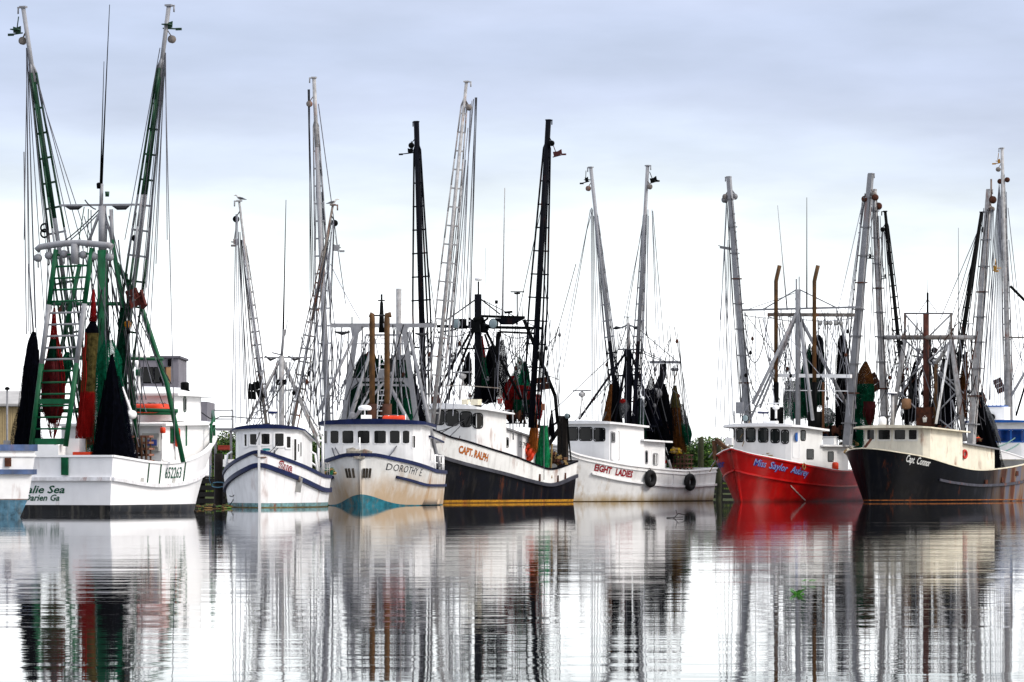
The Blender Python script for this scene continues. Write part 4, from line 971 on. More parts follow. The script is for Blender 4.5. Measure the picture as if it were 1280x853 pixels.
# ---- 2: small white boat with blue trim ----
def boat_small():
    b = Boat('trawler', 'small white fishing boat with dark blue trim, rounded wheelhouse and red outlined name', 'fishing boat', (362, 250), (324, 235), 6.1, tm=.42, bt=.8, p=2.1, q=1.55, pw=1.8, qw=1.3, wl=.93, rake=.25, e=1.0)
    b.sheer = b.trow([(327, 565.5), (347.6, 572), (372, 581), (396, 592), (407, 596.5)], 1, .35, 1)+[]
    z0 = b.sheer[0][1]; b.sheer = [(0, z0+.05)]+[q for q in b.sheer if q[0] > .36]+[(1, b.X(324, 564, b.L/2).z)]; b.sheer = [q for i, q in enumerate(b.sheer) if i == 0 or q[0]-b.sheer[i-1][0] > .02]
    r2 = [(t, z-.74-.06*(1-t)) for t, z in b.sheer]
    wh = mat('small boat hull', (.79,.79,.8), .4, bump=.2, bs=1.3, var=.05, stain=.25, rust=.22, vs=1.5); tl = mat('faded teal boot paint', '6f979a', .6, var=.35, stain=.9, rust=.5, vs=4, rs=(2,2,1))
    b.hull([('keel', 0), (.05, 0), (.27, 1), (r2, 2), ('sheer', 2)], mats=[mat('weedy boot', '6a5f3a', .8, var=.3, vs=3), tl, wh, INN, DECK], capm=BLUE, cap=(.2, .2))
    b.rail('rub_rail', r2, .2, .26, BLUE, off=.05)
    MB().bar(b.surf(1, 0, 1)*Vector((1,0,1)) if False else Vector((b.surf(1,0,1).x+.02, 0, -.1)), Vector((b.L/2+.06, 0, b.zs(1)+.38)), .14, .2, up=(1,0,0)).build('stem_post', WHITE, b.h)
    RL = mat('red outline lettering', '8a2a30', .5); WL = mat('white lettering fill', (.75,.75,.77), .5)
    for sd, x0, x1, y0, y1, in ((1, 348, 365, 586.5, 591), (-1, 293.5, 304.5, 588, 582)):
        b.text('Sue', sd, x0, x1, y0, y1, .5, RL, bold=.05); b.text('Sue', sd, x0+.5, x1-.5, y0-.5, y1-.5, .42, WL, bold=-.02, off=.035)
    p = b.surf(.6, 1.25, 1)
    q0 = b.Yp(374, 606, 2.6); m = MB()
    t = b.trow([(374, 606)], 1)[0][0]; pa = b.surf(t, 1.75, 1); pb = b.surf(t, 1.0, 1); m.bar(pa+Vector((.05,.04,0)), pb+Vector((0,.04,-.1)), .55, .05, up=(1,0,0)); m.build('hull_patch', INN, b.h); MB().lathe(pa+Vector((0,.1,-.1)), [(.18,-.05),(.2,.05),(.12,.1)], 12, 0, 'y').build('exhaust_outlet', RUSTG, b.h)
    # wheelhouse
    xf = 4.2; h = b.house('wheelhouse', -2.4, xf, 1.95, b.zs(.6)-.6, b.X(330, 536.5, xf).z, WHITE, bulge=.75, rc=.55, slope=.10, roof=(.22, .1), roofm=WHITE, trim=BLUE, camber=.16)
    fr = WHT2
    for x0, x1, y0, y1 in ((306, 308.8, 543, 558), (313, 321, 542.7, 556), (327, 337.2, 542.3, 555.6), (343.6, 354.6, 542, 558), (358, 363, 546, 560)): h.win(x0, x1, y0, y1, frame=fr, fw=.09, r=.03, dep=.05)
    h.win(367.5, 370.2, 549, 576, kind='door', frame=fr, fill=GLASS, r=.02); h.win(372, 373.6, 555, 565, frame=fr, r=.02); h.win(374.8, 376.6, 553, 571, frame=fr, r=.02)
    h.panel(h.per()/2-.25, h.per()/2+.25, b.X(330, 563.5, xf).z, b.X(330, 560.5, xf).z, 'number_plate', WHT2, mat('plate teal', '2f8a8e', .6), .02, .1)
    dome(b, b.X(341, 517, 1.5), .26, .33, WHT2, BLUE, pole=.8)
    P = lambda x, y, c=0: b.X(x, y, c)
    b.tube('mast', [P(352, 545), P(352, 445)], .16, RIGW, 10); b.tube('mast_top', [P(352, 446), P(355, 412)], .08, GREY); antenna(b, P(354, 418), P(357.5, 250), .06); antenna(b, P(356, 420), P(361, 392), .04, GREY)
    m = MB(); m.bar(P(330, 447), P(390, 447), .1, .08); m.bar(P(340, 441), P(352, 444), .08); m.bar(P(336, 490), P(372, 487), .08); m.build('crosstree', GREY, b.root)
    for x0, x1 in ((331, 345), (360, 376)): b.tube('crosstree_spring', [P(x0, 445), P((x0+x1)/2, 450), P(x1, 448)], [.03, .09, .03], WIRE)
    for a, d in (((349, 452), (308, 530)), ((353, 452), (400, 560)), ((354, 450), (396, 545)), ((350, 450), (326, 500)), ((356, 455), (376, 500))): b.tube('mast_leg', [P(*a), P(*d, -.6)], .075, RIGW)
    MB().box(P(352, 478), (.3, .5, .3)).build('mast_light', BLACK, b.root)
    for x in (345, 358, 362, 347): b.rope(P(x, 452), P(x+random.uniform(-3, 3), 532), .05, .02, WIRE)
    boom(b, P(334, 540, -.5), P(299, 252, -.5), .1, .07, .27, [RUSTG, RIGW], ((0, .25, 0), (.25, 1, 1)), 14, lat=.8, rodr=.04)
    boom(b, P(364, 545, -.5), P(416, 257, -.5), .1, .07, .36, [RUSTG, RIGW], ((0, .3, 0), (.3, .5, 1), (.5, 1, 0)), 14, lat=.8, rodr=.04)
    fin(b, P(297, 302, -.5), -1, GREY, 'dark stabiliser fin on the left outrigger of the small boat', .25, .0)
    fin(b, P(417, 309, -.5), 1, GREYL, 'pale stabiliser fin on the right outrigger of the small boat', .35, .15)
    bird(b.toW(P(300, 252.5, -.5)), 2.9, 'dark seabird perched on the tip of the left small boat outrigger'); bird(b.toW(P(416, 257.5, -.5)), .3, 'seabird perched on the tip of the right small boat outrigger')
    for t, e_ in (((295, 268), (290, 520)), ((296, 268), (294, 530)), ((297, 270), (301, 530)), ((298, 290), (306, 500)), ((301, 300), (316, 520)), ((300, 290), (310, 560)), ((302, 300), (322, 520)), ((299, 310), (313, 540)), ((303, 300), (333, 500)), ((304, 320), (326, 470)), ((305, 330), (330, 520)), ((417, 275), (380, 520)), ((415, 275), (372, 500)), ((416, 280), (390, 500)), ((414, 290), (392, 530)), ((417, 280), (405, 540)), ((412, 300), (360, 500)), ((410, 310), (364, 530)), ((415, 285), (398, 520)), ((413, 330), (450, 400)), ((399, 340), (386, 540)), ((418, 275), (413, 400))): b.rope(P(*t), P(*e_), .1, .02, random.choice((ROPE, ROPEL, WIRE)))
    for a, d, s in (((376, 420), (398, 400), 1.2), ((380, 470), (402, 440), 1.0), ((384, 480), (408, 430), 1.4)): b.rope(P(*a), P(*d), s, .022, ROPE)
    door(b, P(315, 489, -.2), .45, .9, 'black trawl door hung left of the small boat mast', BLACK, tilt=-.05, yaw=.1, slats=2); door(b, P(323, 487, -.2), .35, 1.0, 'tilted black trawl door hung closest to the small boat mast', BLACK, tilt=.35, yaw=.2, slats=2)
    # stern rails and gallows
    for x in (398, 403.5): b.tube('stern_post', [P(x, 594, -4), P(x, 546, -4)], .075, WHT2)
    for a, d in (((392, 551), (404, 551)), ((372, 498), (398, 546)), ((380, 500), (403, 548)), ((384, 575), (398, 585))): b.tube('stern_brace', [P(*a, -4), P(*d, -4)], .065, WHT2)
    for s in (-1, 1): b.tube('side_support', [b.surf(.62, b.zs(.62), s)+Vector((0,-.1*s,0)), b.surf(.62, b.zs(.62), s)+Vector((0,-.25*s,1.2)), b.surf(.62, b.zs(.62), s)+Vector((0,-.5*s,1.35))], .06, WHT2)
    rails(b, [b.surf(t, b.zs(t)+.08, 1)+Vector((0,-.12,0)) for t in (.1, .25, .4, .5)], .75, RIGW); rails(b, [b.surf(t, b.zs(t)+.08, -1)+Vector((0,.12,0)) for t in (.1, .25, .4, .5)], .75, RIGW)
    bundle(b, P(412, 592, -4.5), .35, 40, [GREEN, WIRE, TANR], 'green and tan gear piled on the stern rail of the small boat', 'gear_pile', 'fishing gear', 3)
    # bow lines and anchor
    for a, d, s in (((322, 565, 7), (300, 590, 3), .3), ((316, 569, 6), (315, 628, 6), 0), ((340, 540, 3), (345, 573, 5), .2), ((326, 568, 7), (356, 545, 3), .5), ((330, 570, 7), (362, 530, 2), .3), ((319, 556, 7), (325, 540, 4), 0), ((298, 605, 4), (285, 632, 4), .3), ((303, 590, 5), (287, 620, 4), .5)): b.rope(P(*a), P(*d), s, .022, WIRE)
    m = MB(); m.tube([P(324, 572, 7.6), P(318, 568, 7.4), P(314, 566, 7)], .06, 6); m.tube([P(324, 572, 7.6), P(331, 572, 7.4), P(336, 571, 7)], .05, 6); m.build('bow_chain', RUSTG, b.root)
    return b
b2 = boat_small()

# ---- 3: rust stained white boat with two brown exhaust stacks ----
def boat_rust():
    b = Boat('trawler', 'broad white trawler with rust stained teal bottomed bow, blue trim and two brown exhaust stacks', 'trawler', (499, 265), (450, 249), 7.15, tm=.42, bt=.85, p=3.0, q=1.8, pw=1.8, qw=1.35, wl=.94, rake=.5, e=1.0)
    s_ = b.trow([(468, 569.5), (490, 574), (516, 580), (535, 586), (546, 590)], 1, .4, 1); b.sheer = [(0, s_[0][1]-.05)]+[q for q in s_ if q[0] > .38]+[(1, b.X(450, 567.5, b.L/2).z)]
    b.sheer = [q for i, q in enumerate(b.sheer) if i == 0 or q[0]-b.sheer[i-1][0] > .02]
    r2 = [(t, max(z-1.0-.0*(1-t), 1.25)) for t, z in b.sheer]
    wh = mat('rust washed hull', (.68,.68,.66), .45, var=.08, stain=.25, rust=.45, rustcol='8f5a22', vs=1.2, low=(.5, 2.4, 'a5824f', .72), rs=(1, 1, .18)); tl = mat('teal bottom paint', '23788a', .6, var=.3, stain=.6, rust=.5, rustcol='8f6a3a', vs=2)
    b.hull([('keel', 0), (.05, 0), ([(0, .06), (.78, .07), (.9, .26), (1, .72)], 0), (r2, 1), ('sheer', 1)], mats=[tl, wh, INN, DECK], capm=BLUE, cap=(.2, .22))
    b.rail('rub_rail', r2, .15, .16, BLUE, off=.04, t0=0, t1=.9)
    BK = mat('dark lettering', '20222a', .5)
    b.text('DOROTHY  E.', 1, 483, 527, 587.5, 595.5, .42, BK, bold=-.006, sp=1.05); b.text('DOROTHY  E.', -1, 408, 424, 585, 583, .4, BK)
    xf = 3.9; h = b.house('wheelhouse', -.9, xf, 3.05, b.zs(.7)-.6, b.X(460, 531, xf).z, WHITE, bulge=.45, rc=.5, slope=.03, roof=(.35, .2), roofm=WHITE, trim=BLUE, camber=.15)
    for x0, x1 in ((403.5, 409.3), (413.3, 423.5), (427.8, 442), (447.2, 462.2), (467.6, 482.3), (487.4, 499.6), (503.5, 511.5)): h.win(x0, x1, 538.5, 554.5, frame=WHT2, fw=.03, r=.06, fill=GLASS)
    h.win(515.5, 518.5, 545, 560, frame=WHT2, r=.03)
    h3 = b.house('deckhouse', -6, -.65, 2.7, b.zs(.3)-.6, b.X(520, 548, -2).z, WHITE, bulge=0, rc=0, roof=(.5, .12), roofm=WHITE, trim=BLUE, camber=.05, slope=.05)
    h3.panel(0.0+h3.per()-4.9, h3.per()-4.0, h3.z0+.7, h3.z0+2.3, 'door', WOOD, GLASS, r=.05); h3.panel(h3.per()-3.4, h3.per()-2.6, h3.z0+1.3, h3.z0+2.1, 'window', WHT2, GLASS)
    P = lambda x, y, c=-2.5: b.X(x, y, c)
    for x in (465.2, 483.8):
        b.tube('exhaust_pipe', [P(x, 528, 1), P(x, 398, 1), P(x-.3, 394.5, 1), P(x+(-3 if x < 470 else 5), 393.5, 1)], .18, EXH, 12); b.tube('exhaust_base', [P(x, 528, 1), P(x, 505, 1)], .3, mat('brown exhaust base', '4a2a1a', .8, var=.3), 12)
    b.tube('exhaust_brace', [P(468, 394.5, 1), P(486, 394.5, 1)], .05, WIRE)
    # gantry
    m = MB(); m.bar(P(413, 407), P(545, 407), .24, .26); m.build('gantry_head', GREYL, b.root)
    for a, d in (((446, 410), (429, 530)), ((505, 410), (521, 530))): MB().bar(P(*a), P(*d), .3, .34, up=(1,0,0)).build('gantry_leg', GREYL, b.root)
    m = MB(); m.bar(P(437, 475), P(516, 475), .2, .22); m.bar(P(457, 419), P(500, 419), .14, .12); m.bar(P(441, 430), P(505, 430), .06); m.bar(P(452, 481), P(514, 482), .14, .14); m.build('gantry_crossbar', GREYL, b.root)
    for pts in (((438, 407), (457, 407), (441, 424)), ((510, 407), (493, 407), (508, 424)), ((434, 476), (450, 476), (431, 494)), ((516, 476), (503, 476), (519, 494))):
        m = MB(); q = [P(*p) for p in pts]; n0 = len(m.v)
        for dx in (-.14, .14): m.v += [Vector((p.x+dx, p.y, p.z)) for p in q]
        m.face((0,1,2)); m.face((5,4,3)); m.face((0,3,4,1)); m.face((1,4,5,2)); m.face((2,5,3,0)); m.build('gantry_gusset', GREYL, b.root)
    for a, d, r in (((447, 411), (396, 520), .09), ((511, 415), (549, 584), .12), ((497, 420), (487, 500), .09), ((487, 482), (512, 530), .12), ((452, 480), (436, 528), .12), ((468, 425), (434, 530), .1), ((480, 478), (440, 527), .08), ((464, 482), (445, 520), .07)): b.tube('gantry_brace', [P(*a), P(*d, -1.5)], r, GREYL)
    ladder(b, P(471, 530), P(476, 420), P(487, 530), P(486, 420), 17, WHT2, r=.05)
    m = MB(); m.prism([(P(470,470).x, P(470,470).y), (P(470,470).x+.1, P(470,470).y), (P(470,470).x+.1, P(485,470).y), (P(470,470).x, P(485,470).y)], P(470,475).z, P(470,462).z, top=[(P(470,470).x, P(475,470).y), (P(470,470).x+.1, P(475,470).y), (P(470,470).x+.1, P(480,470).y), (P(470,470).x, P(480,470).y)]); m.build('gusset_plate', GREYL, b.root)
    b.tube('steel_mast', [P(477, 416), P(477, 378)], [.2, .1], BLACK, 10); m = MB(); m.bar(P(472.5, 376), P(481, 376), .08); m.tube([P(477, 380), P(477, 368)], .06, 6); m.build('mast_cross', BLACK, b.root)
    b.tube('aft_pole', [P(498.5, 480, -5), P(498.5, 361, -5)], .18, RIGW, 10)
    b.tube('short_rod', [P(440, 407), P(440, 396)], .04, BLACK)
    for x0, x1, y in ((418, 438, 416), (519, 536, 418)): b.tube('crosstree_spring', [P(x0, y-1), P((x0+x1)/2, y+1), P(x1, y-1)], [.04, .12, .04], WIRE)
    dome(b, P(456, 513, 3), .42, .32, WHT2, pole=.9); m = MB(); m.box(P(458, 524, 3), (.5, .6, .5)); m.build('roof_locker', WHT2, b.root); MB().lathe(P(441, 519, 3), [(.1,-.15),(.2,-.1),(.22,.1),(.12,.2)], 12, 0, 'x').build('searchlight', GREY, b.root)
    raft(b, b.X(492.5, 522.5, 2.6), 1.15, 'orange rescue float on the blue trimmed roof between the brown exhaust stacks and right corner', d=.5, h=.3)
    b.tube('roof_post', [P(507, 527, 3), P(507, 518, 3)], .03, WHT2)
    # outriggers
    boom(b, P(410, 530, -2.4), P(392.5, 98, -2.4), .19, .12, .46, [GREYL, RIGW], ((0, .8, 0), (.8, 1, 1)), 17, lat=.86, rodr=.05)
    boom(b, P(541, 530, -2.4), P(583, 103, -2.4), .14, .1, .5, [RIGW, GREYL], ((0, 1, 0),), 17, lat=.93, rodr=.055)
    for t, e_, s in (((385, 112), (390, 365), .1), ((386, 112), (396, 520), .1), ((387, 112), (388, 520), .1), ((402, 240), (412, 500), 0), ((398, 130), (432, 380), 0), ((399, 180), (420, 500), .1), ((396, 160), (392, 530), .2), ((595, 122), (581, 400), .1), ((594, 122), (586, 500), .1), ((592, 124), (560, 480), .1), ((590, 126), (566, 520), .1), ((596, 122), (588, 380), 0), ((585, 160), (552, 500), .1), ((582, 200), (556, 520), .1), ((577, 220), (548, 500), .1), ((575, 260), (560, 500), .1), ((570, 260), (545, 540), .1), ((400, 200), (404, 520), .1), ((403, 260), (426, 470), .4), ((588, 130), (574, 500), .1), ((540, 420), (520, 470), .3), ((441, 424), (436, 520), .1), ((510, 430), (520, 520), .2), ((532, 420), (520, 540), .3), ((452, 425), (452, 520), .05), ((461, 430), (458, 505), .05), ((493, 430), (497, 520), 0), ((498, 425), (504, 520), 0), ((523, 420), (541, 560), .1), ((416, 410), (400, 540), .3), ((530, 410), (523, 500), .2)): b.rope(P(*t), P(*e_), s, .022, random.choice((ROPE, ROPEL, WIRE, ROPE)))
    for a, d, s in (((419, 482), (434, 470), .9), ((418, 470), (437, 450), 1.2), ((420, 495), (428, 480), .8), ((536, 505), (560, 480), 1.), ((388, 455), (402, 430), 1.3)): b.rope(P(*a), P(*d), s, .022, ROPE)
    MB().tube([P(425, 500), P(424, 506), P(429, 507), P(429, 500), P(425, 500)], .04, 6).build('rope_loop', ROPE, b.root)
    n_ = lambda tx, ty, bx, by, cc, prof, ms, lab, **k: net(b, b.X(tx, ty, cc), b.X(bx, by, cc), prof, ms, 'hanging_net', lab, group='nets hung behind the brown exhaust stacks', **k)
    n_(456, 443, 449, 526, -4.5, [(0,.15), (.12,.42), (.5,.62), (1,.95)], [N_DGRN], 'dark green net left of the brown exhaust stacks', seed=11, rope=P(456, 420, -4.5))
    n_(475, 444, 475, 530, -4.8, [(0,.1), (.3,.45), (1,.75)], [N_DGRN], 'dark green net hung between the two brown exhaust stacks', seed=12)
    n_(497, 448, 500, 530, -4.5, [(0,.5), (.1,.6), (.5,.7), (1,.95)], [N_DGRN, N_GRN], 'dark green net right of the brown exhaust stacks under a white box', seed=13, secs=[(.6, 0), (1, 1)])
    n_(513, 462, 517, 530, -5, [(0,.1), (.5,.45), (1,.7)], [N_NAVY], 'dark net hung behind the right gantry leg', seed=14)
    MB().box(P(499, 447, -4.2), (.4, 1.0, .3)).build('net_box', GREYL, b.root)
    # stern rail and bow gear
    rails(b, [b.surf(t, b.zs(t)+.1, 1)+Vector((0,-.15,0)) for t in (.1, .22, .36, .5)], .95, WHT2, r=.05); rails(b, [b.surf(t, b.zs(t)+.1, -1)+Vector((0,.15,0)) for t in (.1, .22, .36, .5)], .95, WHT2, r=.05)
    m = MB(); q = lambda x, y, c=7.2: b.X(x, y, c)
    m.box(q(449, 566), (.6, 1.4, .22)); m.lathe(q(441, 565.5), [(.08,-.4),(.2,-.35),(.2,.35),(.08,.4)], 10, 0, 'y'); m.tube([q(433, 563), q(441, 561), q(449, 565), q(456, 563), q(465, 566)], .09, 7); m.box(q(449, 572, 8.1), (.3, .65, .14)); m.bar(q(443, 563), q(447, 572), .12); m.build('anchor_windlass', mat('windlass paint', '9a9488', .6, var=.3, rust=.5, vs=4), b.root)
    b.tube('bow_bitt', [q(449.5, 569), q(449.5, 547)], .05, WHT2)
    for x, w_ in ((437, 2.2), (459, 2.2)):
        for k in range(3):
            sd = -1 if x < 450 else 1; t = b.trow([(x+(k-1)*4.2, 590)], sd, .5, 1)[0][0]; pa = b.surf(t, 2.3, sd); pb = b.surf(t, 1.72, sd); m = MB(); m.bar(pa+Vector((.03,.03*sd,0)), pb+Vector((.03,.03*sd,0)), .14, .03, up=(1,0,0)); m.build('hull_scrape', mat('dark scrape', '4a4238', .8, var=.5, vs=6), b.h)
    for a, d, s in (((414, 548, 3), (448, 572, 7), .8), ((412, 545, 3), (430, 570, 6), .9), ((505, 540, 3), (455, 571, 7), 1.0), ((503, 543, 3), (465, 569, 6), .8), ((500, 556, 2), (470, 570, 6), .5)): b.rope(q(*a), q(*d), s, .035, ROPE)
    return b
b3 = boat_rust()

# ---- 4: white over navy trawler with black rig ----
def boat_navy():
    b = Boat('trawler', 'white over navy trawler with yellow waterline and black outriggers, in the middle of the row', 'trawler', (676, 292), (512, 277), 6.4, tm=.4, bt=.9, p=2.3, q=1.8, pw=1.8, qw=1.2, wl=.93, rake=1.6, e=.9)
    s_ = b.trow([(560, 546), (577.6, 551), (613, 562), (648, 573), (669, 581.5), (690, 587)], 1, .08, 1); b.sheer = [(0, b.X(716, 577, -b.L/2).z)]+s_+[(1, b.X(512, 529, b.L/2).z)]
    k_ = b.trow([(560, 574.5), (595, 584), (630, 592.5), (665, 602), (692, 606)], 1, .08, 1); k_ = [(0, b.X(717, 595, -b.L/2).z)]+k_+[(1, b.X(512, 562, b.L/2).z)]
    up = mat('navy boat bulwark', (.72,.72,.70), .45, var=.06, stain=.35, rust=.4, rs=(1.5,1.5,.3)); nv = mat('navy hull paint', '070a14', .45, bump=.25, bs=1.2, spec=.12, var=.35, stain=.12, rust=.08, vs=.7)
    b.hull([('keel', 0), (.04, 0), (.21, 3), (k_, 1), ('sheer', 2)], mats=[mat('rusty boot', '4a2c14', .8, var=.3), nv, up, mat('yellow boot paint', 'b07d18', .6, var=.3, rust=.6, vs=4, rs=(2,2,1)), INN, DECK], capm=NAVY, cap=(.2, .12))
    b.rail('rub_rail', k_, .2, .24, mat('grey rub strip', '3a3b44', .5, var=.3), off=.08)
    OR = mat('orange brown lettering', 'a85a14', .5); b.text('CAPT. RALPH', 1, 573, 610, 565.8, 577.5, .5, OR, shear=.25, bold=.04)
    for px in (675, 698, 707): 
        t = b.trow([(px, 595)], 1, 0, 1)[0][0]; z = b.zs(t)-.75; MB().box(b.surf(t, z, 1)+Vector((0,.01,0)), (.22, .05, .5)).build('scupper', RUST, b.h)
    xf = 4.0; h = b.house('wheelhouse', .2, xf, 2.5, b.zs(.65)-.7, b.X(565, 512.5, xf).z, mat('navy boat house', (.74,.74,.73), .4, var=.05, stain=.15, rust=.35, rs=(1.5,1.5,.3)), bulge=.55, rc=.5, slope=.07, roof=(.5, .1), roofm=WHT2, camber=.3, roof_front=.7)
    for x0, x1, y0, y1 in ((541.5, 555, 513.5, 530.5), (557.8, 572.5, 514, 531.5), (576, 589, 515.5, 533), (591.8, 602.5, 517.5, 535)): h.win(x0, x1, y0, y1, r=.22, fw=.07)
    h2 = b.house('deckhouse', -4.8, .15, 2.1, b.zs(.3)-.7, b.X(640, 536, -1).z, WHT2, bulge=0, rc=0, roof=(.25, .12), roofm=GREY, camber=.03, slope=.16)
    u = h2.per(); h2.panel(u-2.9, u-2.2, h2.z0+1.4, h2.z0+3.1, 'door', WHT2, GREYL, r=.1); h2.panel(u-4.4, u-4.1, h2.z0+2.2, h2.z0+2.8, 'window', BLACK, GLASS)
    v, f = textmesh('597955'); x1 = max(a[0] for a in v); m = MB(); 
    for x, y in v: m.v.append(Vector((-2.2-x/x1*1.5, 2.125, h2.z0+2.2+y/.7*.42-.06*x)))
    for q in f: m.face(q)
    m.build('number_lettering', BLACK, h2.o)
    P = lambda x, y, c=-2.2: b.X(x, y, c)
    rails(b, [P(x, y, c) for x, y, c in ((612, 556, .2), (622, 558, -.8), (633, 562, -1.8), (645, 567, -2.6), (656, 571, -3.4))], 1.1, WHT2, r=.04)
    b.tube('house_ladder', [P(633, 545, -1), P(631, 520, -1), P(635, 513, -1), P(641, 513, -1), P(641.5, 550, -1)], .05, GREYL)
    radar(b, P(578, 465.5, 2.5), 1.45, 1.9, RIGW); MB().box(P(595, 503, 2.5), (.5, .6, .4)).build('roof_locker', CREAM, b.root); MB().box(P(582, 502.5, 2), (.3, .5, .35)).build('roof_locker', CREAM, b.root)
    rails(b, [P(545, 507, 2), P(575, 505, 1), P(625, 509, -.5)], 1.3, RUSTG, r=.035, mid=False)
    MB().box(P(546, 503, 1.5), (.3, .5, .9), Matrix.Rotation(.3, 3, 'X')).build('rusty_bracket', RUST, b.root)
    b.tube('mast', [P(597.5, 540), P(597.5, 368)], .25, NAVY, 12); b.tube('mast_top', [P(598, 368), P(598, 352)], .06, BLACK); dome(b, P(598, 351), .27, .26)
    m = MB(); m.box(P(598, 408), (.7, .75, .9)); m.box(P(592, 405), (.4, .6, .4), Matrix.Rotation(.3, 3, 'X')); m.box(P(605, 410), (.5, .5, .6), Matrix.Rotation(-.4, 3, 'X')); m.lathe(P(598, 400), [(.3,-.2),(.42,-.1),(.42,.1),(.3,.2)], 10); m.bar(P(586, 398), P(610, 416), .12); m.bar(P(610, 398), P(586, 416), .12); m.build('mast_head_casing', BLACK, b.root)
    m = MB(); m.bar(P(547, 408), P(676, 410.5), .2, .2); m.bar(P(603, 395.5), P(655, 397), .3, .18); m.bar(P(548, 416), P(570, 412), .1); m.bar(P(625, 415), P(668, 417), .14); m.bar(P(575, 436), P(613, 436), .12); m.build('crosstree', BLACK, b.root)
    m = MB(); q = [P(620, 398), P(655, 398), P(640, 406), P(628, 406)]; 
    for dx in (-.2, .2): m.v += [p+Vector((dx,0,0)) for p in q]
    m.face((0,1,2,3)); m.face((7,6,5,4)); [m.face((i, (i+1) % 4, 4+(i+1) % 4, 4+i)) for i in range(4)]; m.build('lamp_platform', NAVY, b.root)
    for a, d, r in (((590, 412), (541, 500), .09), ((592, 414), (556, 505), .09), ((608, 415), (652, 500), .1), ((606, 418), (634, 500), .08), ((655, 400), (694, 495), .13), ((694, 495), (697, 528), .13), ((594, 375), (556, 402), .05), ((602, 375), (625, 393), .05), ((624, 415), (614, 500), .16)): b.tube('mast_leg', [P(*a), P(*d, -2.2 if a[0] < 620 else -2.6)], r, BLACK)
    flood(b, P(571, 405, -1.7), .36); flood(b, P(617, 405, -1.7), .36); MB().box(P(576.5, 405, -2.2), (.5, .6, .7)).build('lamp_housing', BLACK, b.root)
    antenna(b, P(628, 398), P(631, 235), .09, RIGW); antenna(b, P(586, 408), P(590, 235), .05, GREY); antenna(b, P(612, 395), P(612.5, 352), .03); antenna(b, P(606, 395), P(607, 310), .03); antenna(b, P(653.5, 398), P(653.5, 380), .05)
    MB().lathe(P(620.5, 380), [(.1,0),(.12,.2),(.08,.25)], 8).tube([P(620.5, 381), P(620.5, 394)], .03, 5).build('mast_lamp', BLACK, b.root)
    m = MB(); m.bar(P(638.5, 365), P(655, 365), .1, .08); m.tube([P(646.5, 365), P(646.5, 406)], .05, 6); m.box(P(646.5, 367), (.15, .4, .12)); m.build('wind_vane', BLACK, b.root)
    m = MB(); m.bar(P(631, 391), P(640, 390), .15); m.tube([P(636, 389), P(636, 396)], .05, 6); m.build('small_lamp', BLACK, b.root)
    boom(b, P(531, 540), P(520.5, 153), .22, .19, .74, [NAVY, BLACK], ((0, 1, 0),), 12, lat=.91, rodr=.07, wb=.8)
    boom(b, P(664, 535), P(685.5, 151), .22, .19, .74, [NAVY, BLACK], ((0, 1, 0),), 12, lat=.91, rodr=.07, wb=.8)
    fin(b, P(516, 188), -1, BLACK, 'black stabiliser fin high on the left black outrigger', .4, .6); fin(b, P(692, 193), 1, mat('dark red paint', '45100e', .6), 'dark red stabiliser fin high on the right black outrigger', .65, .15, tilt=.25)
    for t, e_, s in (((675, 300), (700, 520), .2), ((683, 230), (640, 430), 0), ((682, 250), (678, 480), 0), ((681, 240), (671, 420), .1), ((688, 400), (684, 480), 0), ((676, 420), (687, 560), .1), ((678, 430), (681, 535), 0), ((680, 440), (680, 600), 0), ((682, 420), (690, 530), .1), ((674, 410), (675, 540), .1), ((535, 330), (560, 500), .1), ((528, 380), (545, 500), .1), ((540, 400), (575, 500), .5), ((555, 410), (548, 495), 0), ((562, 412), (560, 480), .2), ((570, 412), (562, 500), .1), ((600, 412), (600, 505), 0), ((580, 415), (582, 460), 0), ((620, 420), (618, 500), .1), ((636, 418), (645, 455), .1), ((640, 418), (630, 470), 0), ((650, 418), (660, 520), .1), ((610, 415), (625, 460), .2), ((632, 418), (636, 500), .1), ((658, 400), (672, 520), 0), ((663, 412), (652, 440), .1), ((597, 372), (668, 408), 0), ((545, 412), (590, 412), .5), ((622, 412), (666, 416), .5), ((720, 330), (690, 440), 0)): b.rope(P(*t), P(*e_), s, .022, random.choice((ROPE, WIRE, WIRE)))
    # long stays running right from the right outrigger to the stern post
    for t, e_ in (((761, 210), (695, 478)),): pass
    n_ = lambda tx, ty, bx, by, cc, prof, ms, lab, **k: net(b, b.X(tx, ty, cc), b.X(bx, by, cc), prof, ms, 'hanging_net', lab, group='nets hung in the black rig', **k)
    n_(616, 432, 606, 500, -3.4, [(0,.15), (.3,.45), (1,.85)], [N_NAVY], 'navy net hung just right of the black mast', seed=21, rope=P(618, 415, -3.4))
    n_(602, 420, 604, 478, -3.0, [(0,.08), (.4,.2), (1,.4)], [N_RED, N_GRN], 'thin red and green net close against the black mast', seed=22, secs=[(.45, 0), (1, 1)])
    n_(649.5, 444, 648, 520, -3.6, [(0,.05), (.3,.4), (.6,.75), (.85,.6), (1,.35)], [N_GRNT, N_RED, N_GRN], 'pale green net diamond with red edge hung left of the right black outrigger', seed=23, rope=P(649, 412, -3.6), secs=[(.5, 0), (.72, 1), (1, 2)], rag=.1)
    n_(656, 452, 655, 520, -4.0, [(0,.1), (.4,.4), (1,.5)], [N_DGRN], 'dark green net behind the pale green net diamond', seed=24, rope=P(652, 415, -4))
    n_(641, 470, 636, 512, -3.2, [(0,.2), (.5,.5), (1,.2)], [N_RED], 'small red net bundle above the low deckhouse', seed=25, rag=.05)
